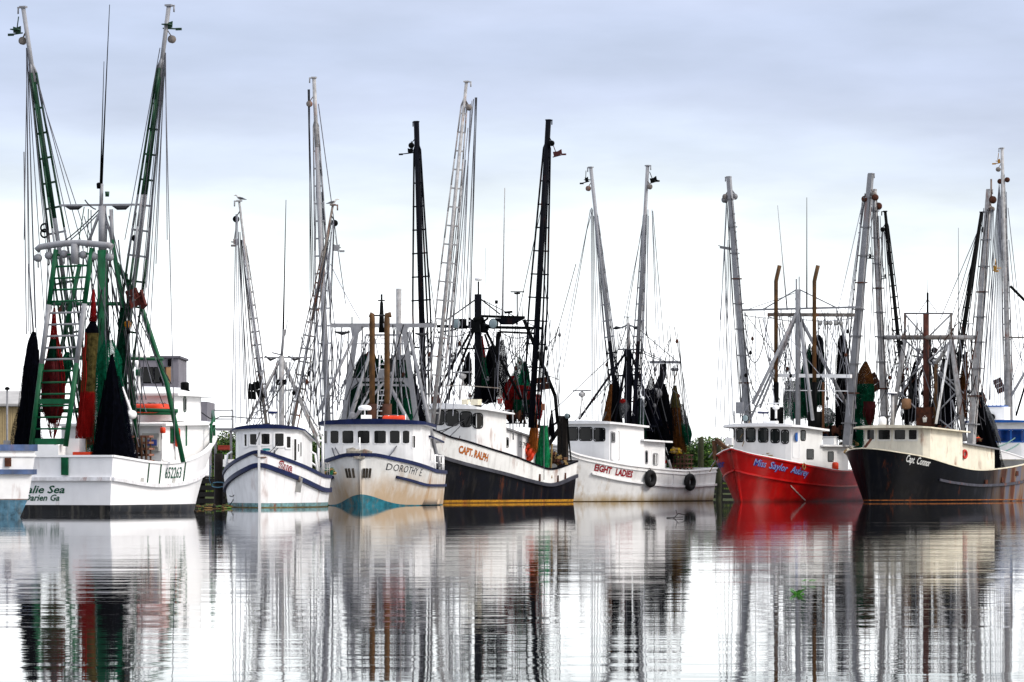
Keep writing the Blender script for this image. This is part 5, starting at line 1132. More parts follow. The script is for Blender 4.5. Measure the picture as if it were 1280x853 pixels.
    n_(671, 493, 670, 524, -3.8, [(0,.2), (.5,.42), (1,.3)], [N_RED, mat('red white net', 'b0524c', .9)], 'red bag hung right of the right black outrigger foot', seed=26, rag=.05)
    n_(680, 532, 677, 592, -4.6, [(0,.25), (.4,.38), (.8,.45), (1,.3)], [mat('bright green net', '0c7a4a', .9, var=.3, vs=6, alpha=(26, .34))], 'bright green net hanging over the side rail near the stern', seed=27)
    n_(669, 515, 666, 560, -3.4, [(0,.1), (.6,.3), (1,.3)], [mat('orange brown cloth', '8a4a18', .9, var=.3)], 'orange brown cloth hung behind the bright green net', seed=28)
    n_(690, 512, 689, 545, -6.5, [(0,.02), (.5,.15), (1,.22)], [N_NAVY], 'small dark pennant of net by the stern post', seed=29)
    door(b, P(679.5, 479, -3.6), 1.0, .85, 'brown rusty trawl door hung right of the right black outrigger', RUST, tilt=.12, yaw=.2, slats=2)
    MB().box(P(679, 509, -3.6), (.2, .18, .45)).build('orange_block', mat('faded orange block', 'b5714c', .7), b.root)
    m = MB()
    for x in (700, 707): m.bar(P(x, 592, -7.6), P(x, 520, -7.6), .3, .3, up=(1,0,0))
    m.bar(P(698, 527, -7.6), P(682, 538, -7.6), .12); m.bar(P(700, 535, -7.6), P(686, 556, -7.6), .22); m.build('stern_gallows_post', WOODD, b.root)
    flood(b, P(709, 520.5, -7.4), .2)
    m = MB()
    for k in range(7):
        a = k*.9; c0 = P(661+3.5*math.cos(a), 566+5*math.sin(a), -3.4); m.torus(c0, .3, .13, 12, 6, Matrix.Rotation(a, 3, 'Z') @ Matrix.Rotation(1.2, 3, 'X'))
    c0 = P(661, 566, -3.4); b.thing(m, 'orange_hose_bundle', ORANGE, c0, 'tangled bright orange hose bundle behind the white deckhouse', 'hose')
    bundle(b, P(693, 580, -6), .9, 80, [WOOD, TANR, RUST, WIRE], 'pile of brown traps and rope on the stern deck of the navy hulled trawler', 'gear_pile', 'fishing gear', 4, flat=1.1)
    b.rope(P(709, 523, -7.4), P(714, 577, -8), .2, .05, BLACK); b.rope(P(686, 560, -5), P(683, 600, -5), .1, .05, TANR); b.rope(P(690, 555, -5), P(688, 602, -5), -.1, .05, TANR); b.rope(P(684, 562, -5), P(690, 598, -5), .1, .04, TANR)
    for a, d, s in (((602, 505, 2), (540, 547, 7), .2), ((610, 500, 2), (545, 540, 7), .4), ((575, 545, 5), (568, 575, 5), 0), ((568, 578, 5), (560, 590, 6), .4), ((596, 508, 2), (560, 548, 6), .1)): b.rope(P(*a), P(*d), s, .025, WIRE)
    return b
b4 = boat_navy()

# ---- 5: white trawler with red lettering and tyre fenders ----
def boat_white():
    b = Boat('trawler', 'white trawler with red lettering, three dark windows and two tyre fenders on its side', 'trawler', (853, 309), (689, 295), 6.6, tm=.42, bt=.88, p=2.3, q=1.8, pw=1.8, qw=1.2, wl=.95, rake=1.2, e=.9)
    s_ = b.trow([(721, 568), (754.5, 576), (780, 581), (806, 584.5), (835, 587.5), (862, 589)], 1, .06, 1); b.sheer = [(0, b.X(888, 586, -b.L/2).z)]+s_+[(1, b.X(690, 556, b.L/2).z)]
    k_ = b.trow([(739, 592), (770, 599), (806, 604.5), (840, 608), (862, 608)], 1, .06, 1); k_ = [(0, b.X(888, 606, -b.L/2).z)]+k_
    wh = mat('tyre boat hull', (.73,.73,.72), .42, var=.05, stain=.25, rust=.3, rustcol='9a7a40', low=(.0, .75, 'a08654', .85), rs=(1.4,1.4,.25))
    b.hull([('keel', 0), (.05, 0), (k_, 1), ('sheer', 1)], mats=[mat('brown waterline', '4a3a22', .8), wh, INN, DECK], capm=WHT2, cap=(.22, .12))
    b.rail('rub_rail', k_, .2, .14, WHITE, off=.07, t0=0, t1=max(t for t, z in k_)); b.rail('rail_moulding', [(t, z-.25) for t, z in b.sheer], .08, .08, WHITE, off=.03)
    RD = mat('dark red lettering', '8c1420', .5)
    b.text('EIGHT', 1, 743, 765, 588, 592.7, .46, RD, shear=.2, bold=.04); b.text('LADIES', 1, 769.5, 791, 593.7, 597.3, .46, RD, shear=.2, bold=.04)
    for px, y0, y1 in ((842, 590, 606), (870, 592, 604)):
        t = b.trow([(px, 600)], 1, 0, 1)[0][0]; MB().bar(b.surf(t, b.zs(t)-.3, 1)+Vector((0,.03,0)), b.surf(t, interp(k_, t)+.1, 1)+Vector((0,.03,0)), .1, .05, up=(1,0,0)).build('rib', WHITE, b.h)
    xf = 4.6; h = b.house('wheelhouse', .2, xf, 2.4, b.zs(.65)-.7, b.X(725, 530.5, xf).z, WHT2, bulge=.5, rc=.4, slope=.05, roof=(.35, .14), roofm=WHT2, camber=.12)
    for x0, x1, y0, y1 in ((707.8, 722.3, 535, 550), (725, 739.8, 535, 550.3), (743, 755.5, 536, 551)): h.win(x0, x1, y0, y1, r=.12, fw=.07)
    h.win(764, 773.5, 540, 575, kind='door', frame=GREYL, fill=WHT2, r=.02, fw=.04); h.win(764.8, 767.8, 541.5, 552.5, frame=GREY, fill=GLASS, r=.03, dep=.05)
    h2 = b.house('deckhouse', -2.9, .15, 2.2, b.zs(.4)-.7, b.X(795, 552, -1).z, WHT2, bulge=0, rc=0, roof=(.5, .12), roofm=WHT2, camber=.05, slope=.03)
    u = h2.per(); h2.panel(u-2.6, u-2.35, h2.z0+1.2, h2.z0+2.1, 'window', GREYL, GLASS); h2.panel(u-1.6, u-1.0, h2.z0+1.1, h2.z0+1.9, 'window', GREYL, GLASS); h2.panel(u-1.7, u-.8, h2.z0+.3, h2.z0+2.2, 'door', WHT2, WHT2, r=.02, dep=.02)
    P = lambda x, y, c=-2.8: b.X(x, y, c)
    radar(b, P(727.5, 488.5, 3.4), 1.55, 2.0, RIGW)
    b.tube('mast', [P(785, 550), P(785, 437)], .27, NAVY, 12); b.tube('mast_top', [P(785.5, 437), P(785.5, 404)], .12, RIGW, 10); b.tube('mast_head', [P(785, 405), P(785, 397)], .04, BLACK); MB().bar(P(780, 396.5), P(790, 396.5), .1, .06).build('wind_vane', GREY, b.root)
    m = MB(); m.bar(P(773, 437), P(797, 437), .14, .12); m.tube([P(769, 411), P(778, 409.5), P(785, 406), P(793, 409), P(800, 410)], .07, 6); m.bar(P(783, 409), P(774, 436), .05); m.bar(P(787, 409), P(796, 436), .05); m.build('crosstree', GREY, b.root)
    b.tube('crosstree_spring', [P(767, 411), P(770, 410), P(776, 410)], [.05, .14, .06], WIRE); b.tube('crosstree_spring', [P(792, 410), P(795, 410), P(799, 410)], [.05, .14, .06], WIRE)
    for a, d, c2, r in (((783, 440), (724, 524), 1.5, .09), ((788, 440), (836, 575), -5, .09), ((784, 445), (768, 530), -2, .09), ((787, 450), (800, 530), -4, .09), ((782, 452), (775, 500), -2.5, .08)): b.tube('mast_leg', [P(*a), P(*d, c2)], r, NAVY)
    m = MB(); m.bar(P(770, 533), P(820, 533), .14); m.bar(P(770, 538), P(818, 538), .1); m.bar(P(772, 470), P(800, 468), .12); m.build('crossbar', NAVY, b.root)
    for a, d, seg in (((776, 555), (738.5, 210), None), ((791, 555), (809.5, 208), None)):
        boom(b, P(*a), P(*d), .17, .13, .42, [GREYL, NAVY], ((0, .37, 1), (.37, 1, 0)), 14, lat=.82, rodr=.05)
    fin(b, P(735, 224), -1, BLACK, 'black stabiliser fin near the tip of the left grey topped outrigger', .25, .35, tilt=.1); fin(b, P(813, 226), 1, BLACK, 'black stabiliser fin near the tip of the right grey topped outrigger', .55, .05, tilt=.3)
    for t, e_, s in (((738, 262), (704, 460), 0), ((738, 264), (690, 500), 0), ((739, 260), (739, 520), 0), ((740, 260), (741, 525), 0), ((741, 262), (744, 530), 0), ((742, 270), (748, 530), 0), ((744, 280), (752, 520), .1), ((746, 300), (758, 520), .1), ((748, 310), (764, 520), .1), ((815, 262), (820, 410), 0), ((815, 262), (826, 455), 0), ((816, 264), (832, 455), 0), ((810, 262), (808, 420), 0), ((806, 262), (780, 420), 0), ((804, 280), (776, 420), 0), ((808, 270), (800, 540), .1), ((811, 270), (804, 540), .1), ((740, 265), (733, 290), 0), ((797, 410), (850, 455), 0), ((798, 436), (832, 452), 0), ((800, 440), (832, 453), 0), ((773, 437), (690, 515), 0), ((770, 470), (715, 530), 0), ((790, 460), (812, 500), .1), ((796, 480), (816, 540), .2), ((776, 470), (770, 540), .2), ((792, 480), (806, 450), 0), ((815, 455), (806, 500), 0), ((845, 455), (838, 510), 0), ((780, 500), (760, 470), .2), ((804, 450), (812, 470), .1), ((764, 450), (758, 540), .1), ((802, 400), (803, 530), 0)): b.rope(P(*t), P(*e_), s, .022, random.choice((ROPE, WIRE, ROPEL, WIRE)))
    b.rope(P(758, 515, 2.5), P(731, 565, 4), .2, .05, WIRE); b.rope(P(746, 535, 2.8), P(738, 567, 4), .1, .05, WIRE)
    g = -7.4; Q = lambda x, y, c=g: b.X(x, y, c)
    m = MB(); m.bar(Q(813, 453), Q(849, 453), .22, .2); m.tube([Q(817, 441), Q(817, 452)], .04, 5); m.tube([Q(842, 444), Q(842, 452)], .04, 5); m.build('stern_gantry_head', GREYL, b.root)
    b.tube('stern_gantry_post', [Q(829, 455), Q(829, 468), P(816, 500, -6), P(800, 545, -4.5)], [.25, .25, .35, .35], NAVY, 10)
    MB().lathe(Q(820, 492, -6), [(.3,-.3),(.4,-.25),(.4,.25),(.3,.3)], 14, 0, 'x').build('winch_wheel', GREY, b.root); MB().lathe(Q(807, 491, -5), [(.2,-.3),(.32,-.2),(.32,.1),(.1,.2)], 14, 0, 'x').build('floodlight', BLACK, b.root)
    blocks_on(b, [Q(819, 455), Q(841, 455), Q(829, 455), Q(846, 455)], GREY, r=.14)
    for t, e_ in (((821, 455), (812, 500)), ((823, 455), (822, 490)), ((838, 455), (836, 500)), ((848, 455), (842, 480)), ((832, 455), (834, 480)), ((825, 455), (824, 480)), ((836, 455), (826, 560)), ((824, 470), (806, 540)), ((818, 480), (830, 560)), ((814, 500), (834, 572))): b.rope(Q(*t), Q(*e_), .05, .025, random.choice((ROPE, TANR, WIRE)))
    b.tube('green_rope_stay', [Q(832, 480), Q(803, 545, -5)], .05, mat('pale green rope', '6d8f86', .8))
    n_ = lambda tx, ty, bx, by, cc, prof, ms, lab, **k: net(b, b.X(tx, ty, cc), b.X(bx, by, cc), prof, ms, 'hanging_net', lab, group='nets hung on the stern gantry of the white trawler', **k)
    n_(829.5, 480, 824, 574, -6.6, [(0,.12), (.2,.5), (.5,.8), (1,1.05)], [N_BLK], 'large black net cone standing on the white trawler stern', seed=31, rope=Q(829, 456))
    n_(812, 510, 806, 572, -5.6, [(0,.2), (.5,.6), (1,.8)], [N_NAVY], 'low dark net between the black mast and the large black net cone', seed=32)
    n_(843.5, 482, 846, 562, -8.0, [(0,.08), (.25,.35), (.6,.45), (1,.6)], [N_BRN, N_BROWN], 'brown net with olive top hanging from the stern gantry', seed=33, rope=Q(843, 456), secs=[(.35, 0), (1, 1)])
    n_(852, 505, 857, 552, -8.3, [(0,.1), (.5,.35), (.8,.5), (1,.35)], [N_GREY, N_GRN], 'torn grey and green netting at the outer edge of the stern gantry', seed=34, secs=[(.55, 0), (1, 1)])
    n_(764, 480, 757, 532, -1.5, [(0,.08), (.4,.2), (1,.3)], [N_BROWN], 'narrow brown net hung ahead of the black mast over the white wheelhouse', seed=35)
    n_(781, 498, 779, 520, -2.6, [(0,.2), (.5,.4), (1,.2)], [N_GREY], 'small grey and red net bundle against the black mast', seed=36)
    n_(800, 498, 796, 545, -4, [(0,.2), (.5,.5), (1,.6)], [N_DGRN], 'dark green net beside the foot of the black mast', seed=37)
    bundle(b, P(777, 503, -2.5), .3, 14, [REDP], 'bright red cloth scrap caught in the black mast rigging', 'red_cloth', 'cloth', 8)
    rack(b, P(853, 588, -7.2)-Vector((0,0,.15)), 1.35, 1.3, 'brown wooden chain bag standing at the stern rail of the white trawler', (WOOD, mat('brown slats', '6a4a3a', .8, var=.3)), d=.9)
    for px, py, lab in ((811, 598.5, 'black tyre fender amidships on the white hull, nearer the red lettering'), (860, 603, 'black tyre fender nearest the stern corner of the white hull')):
        t = b.trow([(px, 598)], 1, 0, 1)[0][0]; z = b.X(px, py, -b.L/2+t*b.L).z; c0 = b.surf(t, z, 1)+Vector((0, .24, 0)); m = MB(); rot = Matrix.Rotation(R(90), 3, 'X')
        m.torus(c0, .45, .21, 24, 10, rot); b.thing(m, 'tyre_fender', TYRE, c0, lab, 'tyre', 'tyre fenders on the white hull'); b.rope(b.surf(t, b.zs(t), 1)+Vector((0,.08,0)), c0+Vector((0,.05,.5)), 0, .025, WIRE)
    rails(b, [P(x, y, c) for x, y, c in ((776, 578, .3), (783, 580, -.6), (793, 582, -1.6))], .95, WHT2, r=.04, mid=False); rails(b, [P(x, y, c) for x, y, c in ((815, 584, -4.0), (824, 585.5, -5.0), (832, 587, -5.8))], .95, WHT2, r=.05)
    b.tube('rail_stay', [P(831, 560, -5.4), P(839, 586, -6.2)], .1, WHT2)
    b.tube('red_pole', [P(801.5, 582, -2), P(801, 558, -2)], .14, mat('orange red pole', 'c0321c', .5), 10); b.tube('white_post', [P(806, 582, -3), P(802, 550, -3)], .12, WHT2)
    bundle(b, P(822, 578, -4.5), .55, 40, [REDP, mat('blue cloth', '2a4a8a', .8), mat('yellow cloth', 'c09a1c', .8), ORANGE], 'heap of blue, yellow and red gear behind the white rail', 'gear_pile', 'fishing gear', 6)
    bundle(b, P(845, 566, -6.2), .5, 30, [mat('yellow cloth', 'c09a1c', .8), TANR], 'yellow rope coil on top of the brown wooden chain bag', 'rope_coil', 'rope', 9)
    m = MB(); c0 = P(778, 575, -.4); m.torus(c0, .22, .09, 14, 8, Matrix.Rotation(R(90), 3, 'X')); b.thing(m, 'orange_float', ORANGE, c0, 'orange ring float on the side deck by the white wheelhouse door', 'float')
    return b
b5 = boat_white()

# ---- 6: red trawler ----
def boat_red():
    b = Boat('trawler', 'bright red hulled trawler with white house and six dark rounded windows', 'trawler', (1051, 309), (914, 293), 6.9, tm=.4, bt=.9, p=4.0, q=1.9, pw=2.4, qw=1.3, wl=.88, rake=1.5, e=1.1)
    s_ = b.trow([(930, 566.5), (950, 571), (985.6, 578), (1021, 585), (1054, 590)], 1, .1, 1); b.sheer = [(0, s_[0][1]+.1)]+[q for q in s_]+[(1, b.X(913, 562, b.L/2).z)]
    k_ = b.trow([(930, 591.5), (960, 597), (1000, 603), (1054, 608)], 1, .1, 1); k_ = [(0, 1.3)]+k_+[(1, b.X(913, 588, b.L/2).z)]
    rd = mat('red hull paint', 'b00808', .34, bump=.25, bs=1.1, rust=.12, low=(.0, .35, '35100c', .6), var=.2, vs=.6, stain=.1, spec=.3)
    b.hull([('keel', 0), (.1, 1), (k_, 1), ('sheer', 1)], mats=[mat('dark red boot', '4a0a0a', .5, var=.3), rd, INN, DECK], capm=rd, cap=(.18, .12))
    b.rail('rub_rail', k_, .12, .12, rd, off=.04); b.rail('white_cap', [(t, z+.1) for t, z in b.sheer], .1, .06, WHT2, off=-.03, transom=False)
    LT = mat('pale blue lettering', '8f9fd0', .5); LS = mat('blue lettering shade', '2a2f8a', .5)
    for sd, xs in ((1, ((942, 957, 'Miss', 581.5, 584.5), (961, 984, 'Saylor', 585.2, 590), (988, 1010, 'Aubrey', 590.5, 596))), (-1, ((891.5, 897, 'Miss', 588, 585), (898, 905.5, 'Saylor', 585, 583)))):
        for x0, x1, tx, y0, y1 in xs: b.text(tx, sd, x0+.5, x1+.5, y0+.4, y1+.4, .5, LS, shear=.3, bold=.03); b.text(tx, sd, x0, x1, y0, y1, .5, LT, shear=.3, off=.035)
    m = MB(); rnd = random.Random(4)
    for i in range(60):
        u = i/60; px = 993+u*22; t = b.trow([(px, 600)], 1, .1, 1)[0][0]; z = b.X(px, 607+u*19, -b.L/2+t*b.L).z; m.box(b.surf(t, max(.03, z), 1)+Vector((0,.02,0)), (rnd.uniform(.03,.14), .012, rnd.uniform(.03, .1)), Matrix.Rotation(rnd.uniform(-1,1), 3, 'Y'))
    m.build('hull_scrape', mat('pale scrape', 'a8908a', .7), b.h)
    xf = 4.6; wz = mat('red boat house', (.76,.76,.75), .4, var=.04, stain=.12); h = b.house('wheelhouse', -.3, xf, 2.7, b.zs(.7)-.7, b.X(915, 534.5, xf).z, wz, bulge=.55, rc=.5, slope=.05, roof=(.45, .14), roofm=WHT2, camber=.12, roof_front=.7)
    for x0, x1, y0, y1 in ((913.3, 918, 536.8, 549.5), (921.2, 928.6, 536.3, 551.8), (933.3, 943.5, 536.3, 551.8), (948.8, 959.6, 536.5, 552.3), (964.3, 973.7, 537.5, 553), (977.5, 985, 538.5, 553.8), (1001, 1006.3, 539, 550)): h.win(x0, x1, y0, y1, r=.16, fw=.08, fill=mat('greenish window glass', '0b1618', .12, var=.4, spec=.25))
    h.win(991, 999, 539, 572, kind='door', frame=WHT2, fill=wz, r=.1, fw=.04); 
    p, n, t_ = h.loc(h.u_at(995.5, 4)[1]); m = MB(); m.lathe(Vector((p.x, p.y, b.X(995, 547, 1).z))+n*.05, [(.26, -.03), (.26, .03)], 18, 0, 'y', sy=1.3); m.build('round_emblem', BLUEL, h.o)
    h2 = b.house('deckhouse', -5.2, -.35, 2.5, b.zs(.3)-.7, b.X(1030, 558.5, -2).z, wz, bulge=0, rc=0, roof=(.45, .12), roofm=WHT2, camber=.05)
    u = h2.per(); h.win(1008.5, 1016.5, 562.5, 573.5, r=.08); h2.win(1035, 1041.5, 565.5, 576.5, r=.08)
    rails(b, [P_ for P_ in (b.X(987, 577, 1), b.X(1000, 579, .5), b.X(1012, 581, -.6), b.X(1024, 584, -1.8))], .9, GREY, r=.03, mid=False)
    MB().box(b.X(935, 559, 3.8), (.4, 1.0, .8)).build('foredeck_locker', WHT2, b.root); MB().box(b.X(912, 552, 5.5), (.4, .55, .55)).build('bow_light_box', WHT2, b.root)
    P = lambda x, y, c=-2.2: b.X(x, y, c)
    # bow roller and anchor timbers
    m = MB(); q = lambda x, y, c=8.3: b.X(x, y, c); m.bar(q(895, 550), q(917, 568), .3, .25); m.bar(q(893, 551), q(894, 575), .25); m.bar(q(895, 572), q(912, 560), .1); m.build('bow_roller', WOOD, b.root)
    bundle(b, q(909, 562, 7.6), .4, 26, [RUSTG, TANR, WHT2], 'anchor gear heaped on the red bow', 'anchor_gear', 'anchor gear', 12)
    b.rope(q(887, 590, 8), q(900, 568), .05, .03, TANR); b.rope(q(889, 583, 8), q(905, 562), .05, .03, ROPEL); b.rope(q(903, 545), q(886, 572, 8), .1, .03, ROPEL)
    for a, d, s in (((985, 548, 1), (958, 567, 5), .3), ((1008, 538, 0), (962, 572, 5), .5), ((1030, 560, -1), (960, 570, 5), -.1), ((935, 530, 3), (928, 558, 5), .1), ((925, 548, 5), (937, 527, 3), 0), ((954, 568, 5), (949, 577, 5.4), -.1)): b.rope(P(*a), P(*d), s, .025, TANR)
    m = MB(); m.torus(b.surf(.76, b.zs(.76)-.1, 1)+Vector((0,.1,0)), .22, .04, 14, 6, Matrix.Rotation(R(90), 3, 'X')); m.build('rope_loop', TANR, b.root)
    radar(b, P(970, 504.5, 1.8), 1.1, 1.1, WHT2); dome(b, P(954, 517, 2), .42, .3, WHT2, BLUE, pole=.9); m = MB(); m.box(P(964, 529, 2), (.5, .95, .3)); m.build('roof_box', WHT2, b.root); m = MB(); m.bar(P(920, 510, 1), P(929, 510, 1), .1, .85); m.tube([P(918, 529, 1), P(918, 514, 1)], .04, 5); m.tube([P(930, 529, 1), P(930, 514, 1)], .04, 5); m.build('slatted_board', GREYL, b.root)
    flood(b, P(932, 523, 3.2), .25)
    for x, y, w, h_ in ((971, 520, 1.0, 1.2), (1018.5, 527, 1.05, 1.35)): MB().lathe(P(x, y, -1.2)-Vector((0,0,h_/2)), [(w*.45,0),(w*.5,.05),(w*.5,h_),(w*.45,h_+.05)], 16).build('exhaust_silencer', BLACK, b.root)
    b.tube('mast', [P(997.5, 548), P(997.5, 362)], .2, GREYL, 12); b.tube('mast_head', [P(995.5, 372), P(995.5, 349)], .06, GREYL); b.tube('mast_head', [P(999, 372), P(999, 346)], .04, GREY)
    m = MB(); m.bar(P(921, 388), P(1075, 384), .16, .14); m.build('crosstree', GREYL, b.root); m = MB(); m.bar(P(960, 393.5), P(1068, 394), .22, .26); m.build('upper_boom', RUSTG, b.root)
    m = MB(); m.bar(P(971, 469.5), P(1064, 470.5), .28, .26); m.bar(P(978, 488), P(1060, 489), .06); m.bar(P(992, 394), P(998, 488), .04); m.build('lower_crossbar', WHT2, b.root)
    for a, d, c2, r in (((996, 391), (941, 505), 1, .13), ((997, 393), (938, 524), 0, .09), ((999, 391), (1016, 525), 1, .13), ((1000, 398), (1063, 515), -4, .13), ((996, 362), (954, 387), -2.2, .05), ((999, 362), (1046, 385), -2.2, .05), ((994, 400), (950, 510), 0, .09), ((995, 366), (935, 387), -2.2, .025)): b.tube('mast_leg', [P(*a), P(*d, c2)], r, GREYL)
    MB().lathe(P(997, 374), [(.1,-.15),(.17,-.1),(.17,.1),(.1,.15)], 10, 0, 'x').build('mast_lamp', BLACK, b.root)
    for x in (970, 1018): b.tube('exhaust_pipe', [P(x, 478, -1), P(x, 352, -1), P(x+1, 347, -1), P(x+4.5, 332, -1)], .15, EXH, 12); b.tube('exhaust_base', [P(x, 530, -1), P(x+.3, 478, -1)], .2, BLACK, 12)
    antenna(b, P(1008.5, 387), P(1008.5, 247), .07, BLACK); antenna(b, P(984, 388), P(972, 257), .06, GREY)
    boom(b, P(936, 540, -1.8), P(911, 222, -1.8), .23, .15, 0, [GREYL], solid=True); boom(b, P(1059, 556, -3.5), P(1088.5, 218, -2.2), .27, .18, 0, [GREYL], solid=True)
    for A_, B_, dy in ((P(936, 540, -1.8), P(911, 222, -1.8), .3), (P(1059, 556, -3.5), P(1088.5, 218, -2.2), -.42)):
        m = MB(); D_ = Vector((.2, dy, 0)); m.tube([A_.lerp(B_, .1)+D_, A_.lerp(B_, .9)+D_], .03, 5)
        for i in range(22): m.box(A_.lerp(B_, .12+i*.035)+D_, (.1, .12, .1))
        m.build('boom_cleats', GREY, b.root)
    for x, y, sd in ((906, 246, -1), (918, 242, 1), (1081, 245, -1), (1094, 243, 1)):
        m = MB(); m.lathe(P(x, y+4), [(.02,-.12),(.24,-.1),(.18, 0),(.24,.1),(.02,.12)], 12, 0, 'x'); m.bar(P(x, y), P(x-sd*3, y-4), .08); m.build('pulley_block', RUST if x > 1000 else GREY, b.root)
    ladder(b, P(1056, 545, -4), P(1063, 470, -4), P(1063, 545, -4), P(1068, 470, -4), 12, WHT2, r=.04)
    for t, e_, s in (((908, 250), (894, 535), .3), ((908, 250), (905, 310), 0), ((909, 252), (900, 400), .4), ((909, 255), (924, 500), .1), ((911, 250), (916, 520), .2), ((911, 260), (928, 520), .2), ((906, 310), (912, 540), .2), ((905, 310), (918, 540), .2), ((912, 280), (905, 530), .3), ((914, 280), (934, 500), .1), ((910, 300), (900, 520), .3), ((1079, 250), (1062, 400), 0), ((1080, 252), (1048, 470), 0), ((1081, 252), (1054, 440), 0), ((1078, 254), (1024, 490), 0), ((1092, 250), (1096, 400), 0), ((1093, 250), (1072, 420), 0), ((1096, 250), (1102, 450), .1), ((975, 394), (975, 470), .1), ((986, 396), (986, 500), .1), ((990, 410), (975, 460), .4), ((1004, 396), (1010, 470), 0), ((1022, 397), (1024, 470), 0), ((1035, 397), (1030, 470), 0), ((1043, 397), (1036, 500), 0), ((1048, 397), (1040, 520), 0), ((1050, 397), (1062, 470), 0), ((990, 405), (987, 520), .1), ((983, 440), (980, 540), .1), ((1003, 440), (1010, 520), .1), ((985, 396), (1070, 397), .3), ((921, 392), (970, 398), .1), ((960, 396), (1000, 402), .1)): b.rope(P(*t), P(*e_), s, .022, random.choice((ROPE, WIRE, ROPEL)))
    b.rope(P(932, 430), P(961, 393), 2.4, .03, ROPE); b.rope(P(934, 460), P(955, 490), 1.0, .03, ROPE); b.rope(P(934, 470), P(950, 505), 1.0, .03, ROPE)
    ladder(b, P(978, 520, -3), P(982, 440, -3), P(985, 520, -3), P(988, 440, -3), 13, GREY, r=.03)
    m = MB(); m.bar(P(900, 309), P(917, 312), .05, .2); m.bar(P(898, 307), P(908, 311), .06); m.build('outrigger_bracket', GREY, b.root)
    blocks_on(b, [P(1025, 397), P(1032, 397), P(1045, 397), P(1051, 397), P(1038, 397)], INN, r=.17)
    n_ = lambda tx, ty, bx, by, cc, prof, ms, lab, **k: net(b, b.X(tx, ty, cc), b.X(bx, by, cc), prof, ms, 'hanging_net', lab, group='nets hung in the rig of the red trawler', **k)
    n_(1023, 419, 1020, 505, -4.2, [(0,.12), (.08,.35), (.4,.48), (1,.55)], [N_BLK, N_DGRN], 'black and green net with rounded top left of its taller twin on the red trawler', seed=41, rope=P(1023, 400, -4.2), secs=[(.6, 0), (1, 1)])
    n_(1052.5, 419, 1056, 545, -4.6, [(0,.12), (.06,.32), (.4,.45), (1,.6)], [N_BLK, N_NAVY], 'tall black net with rounded top just left of the big grey slanted outrigger', seed=42, rope=P(1052, 400, -4.6))
    n_(1012, 430, 1004, 520, -4.4, [(0,.05), (.5,.5), (1,.75)], [N_GRN], 'green net draped diagonally behind the grey mast of the red trawler', seed=43)
    n_(989, 476, 988, 520, -4.0, [(0,.4), (.5,.5), (1,.4)], [N_GREY, N_GRNT], 'pale grey green net left of the grey mast of the red trawler', seed=44, secs=[(.6, 0), (1, 1)])
    n_(1034, 510, 1034, 538, -4.2, [(0,.2), (.3,.5), (1,.2)], [N_GREY, N_GRN], 'small pale net bag with green rim above the white deckhouse roof', seed=45, secs=[(.7, 0), (1, 1)])
    n_(1082, 452, 1077, 556, -6.5, [(0,.1), (.15,.5), (.4,.7), (.7,.7), (1,.5)], [N_BROWN, N_GRN, N_GRNT], 'bulky brown and green net heap between the two grey slanted outriggers', seed=46, secs=[(.25, 0), (.7, 1), (1, 2)], rope=P(1080, 400, -6.5))
    n_(1087, 502, 1085, 535, -6.2, [(0,.45), (.5,.4), (1,.1)], [DRED], 'dark red net tail hanging below the brown and green net heap', seed=47, rag=.1)
    n_(1070, 520, 1066, 560, -6.8, [(0,.3), (.5,.5), (1,.6)], [N_GRN], 'green net lying behind the foot of the big grey outrigger', seed=48)
    b.tube('roof_pole', [P(1029, 540, -3), P(1029, 478, -3)], .1, mat('brown pole', '6a4428', .7), 8)
    m = MB(); m.box(P(1038, 552, -3), (.7, .9, .5)); m.box(P(1038, 546.5, -3), (.75, .95, .08)); m.build('white_cooler', WHT2, b.root); m = MB(); m.box(P(1036, 545, -4), (.8, 1.1, .6)); m.build('dark_bin', mat('dark blue plastic', '1c2c44', .5), b.root)
    m = MB(); m.lathe(P(1044, 583, -2.6), [(.15,-.3),(.25,-.2),(.25,.2),(.15,.3)], 12); m.build('orange_drum', ORANGE, b.root)
    bundle(b, P(1060, 556, -5.5), .8, 60, [TANR, CREAM, RUSTG, GREEN], 'jumbled ropes and floats heaped aft of the white deckhouse on the red trawler', 'gear_pile', 'fishing gear', 14, flat=.6)
    return b
b6 = boat_red()

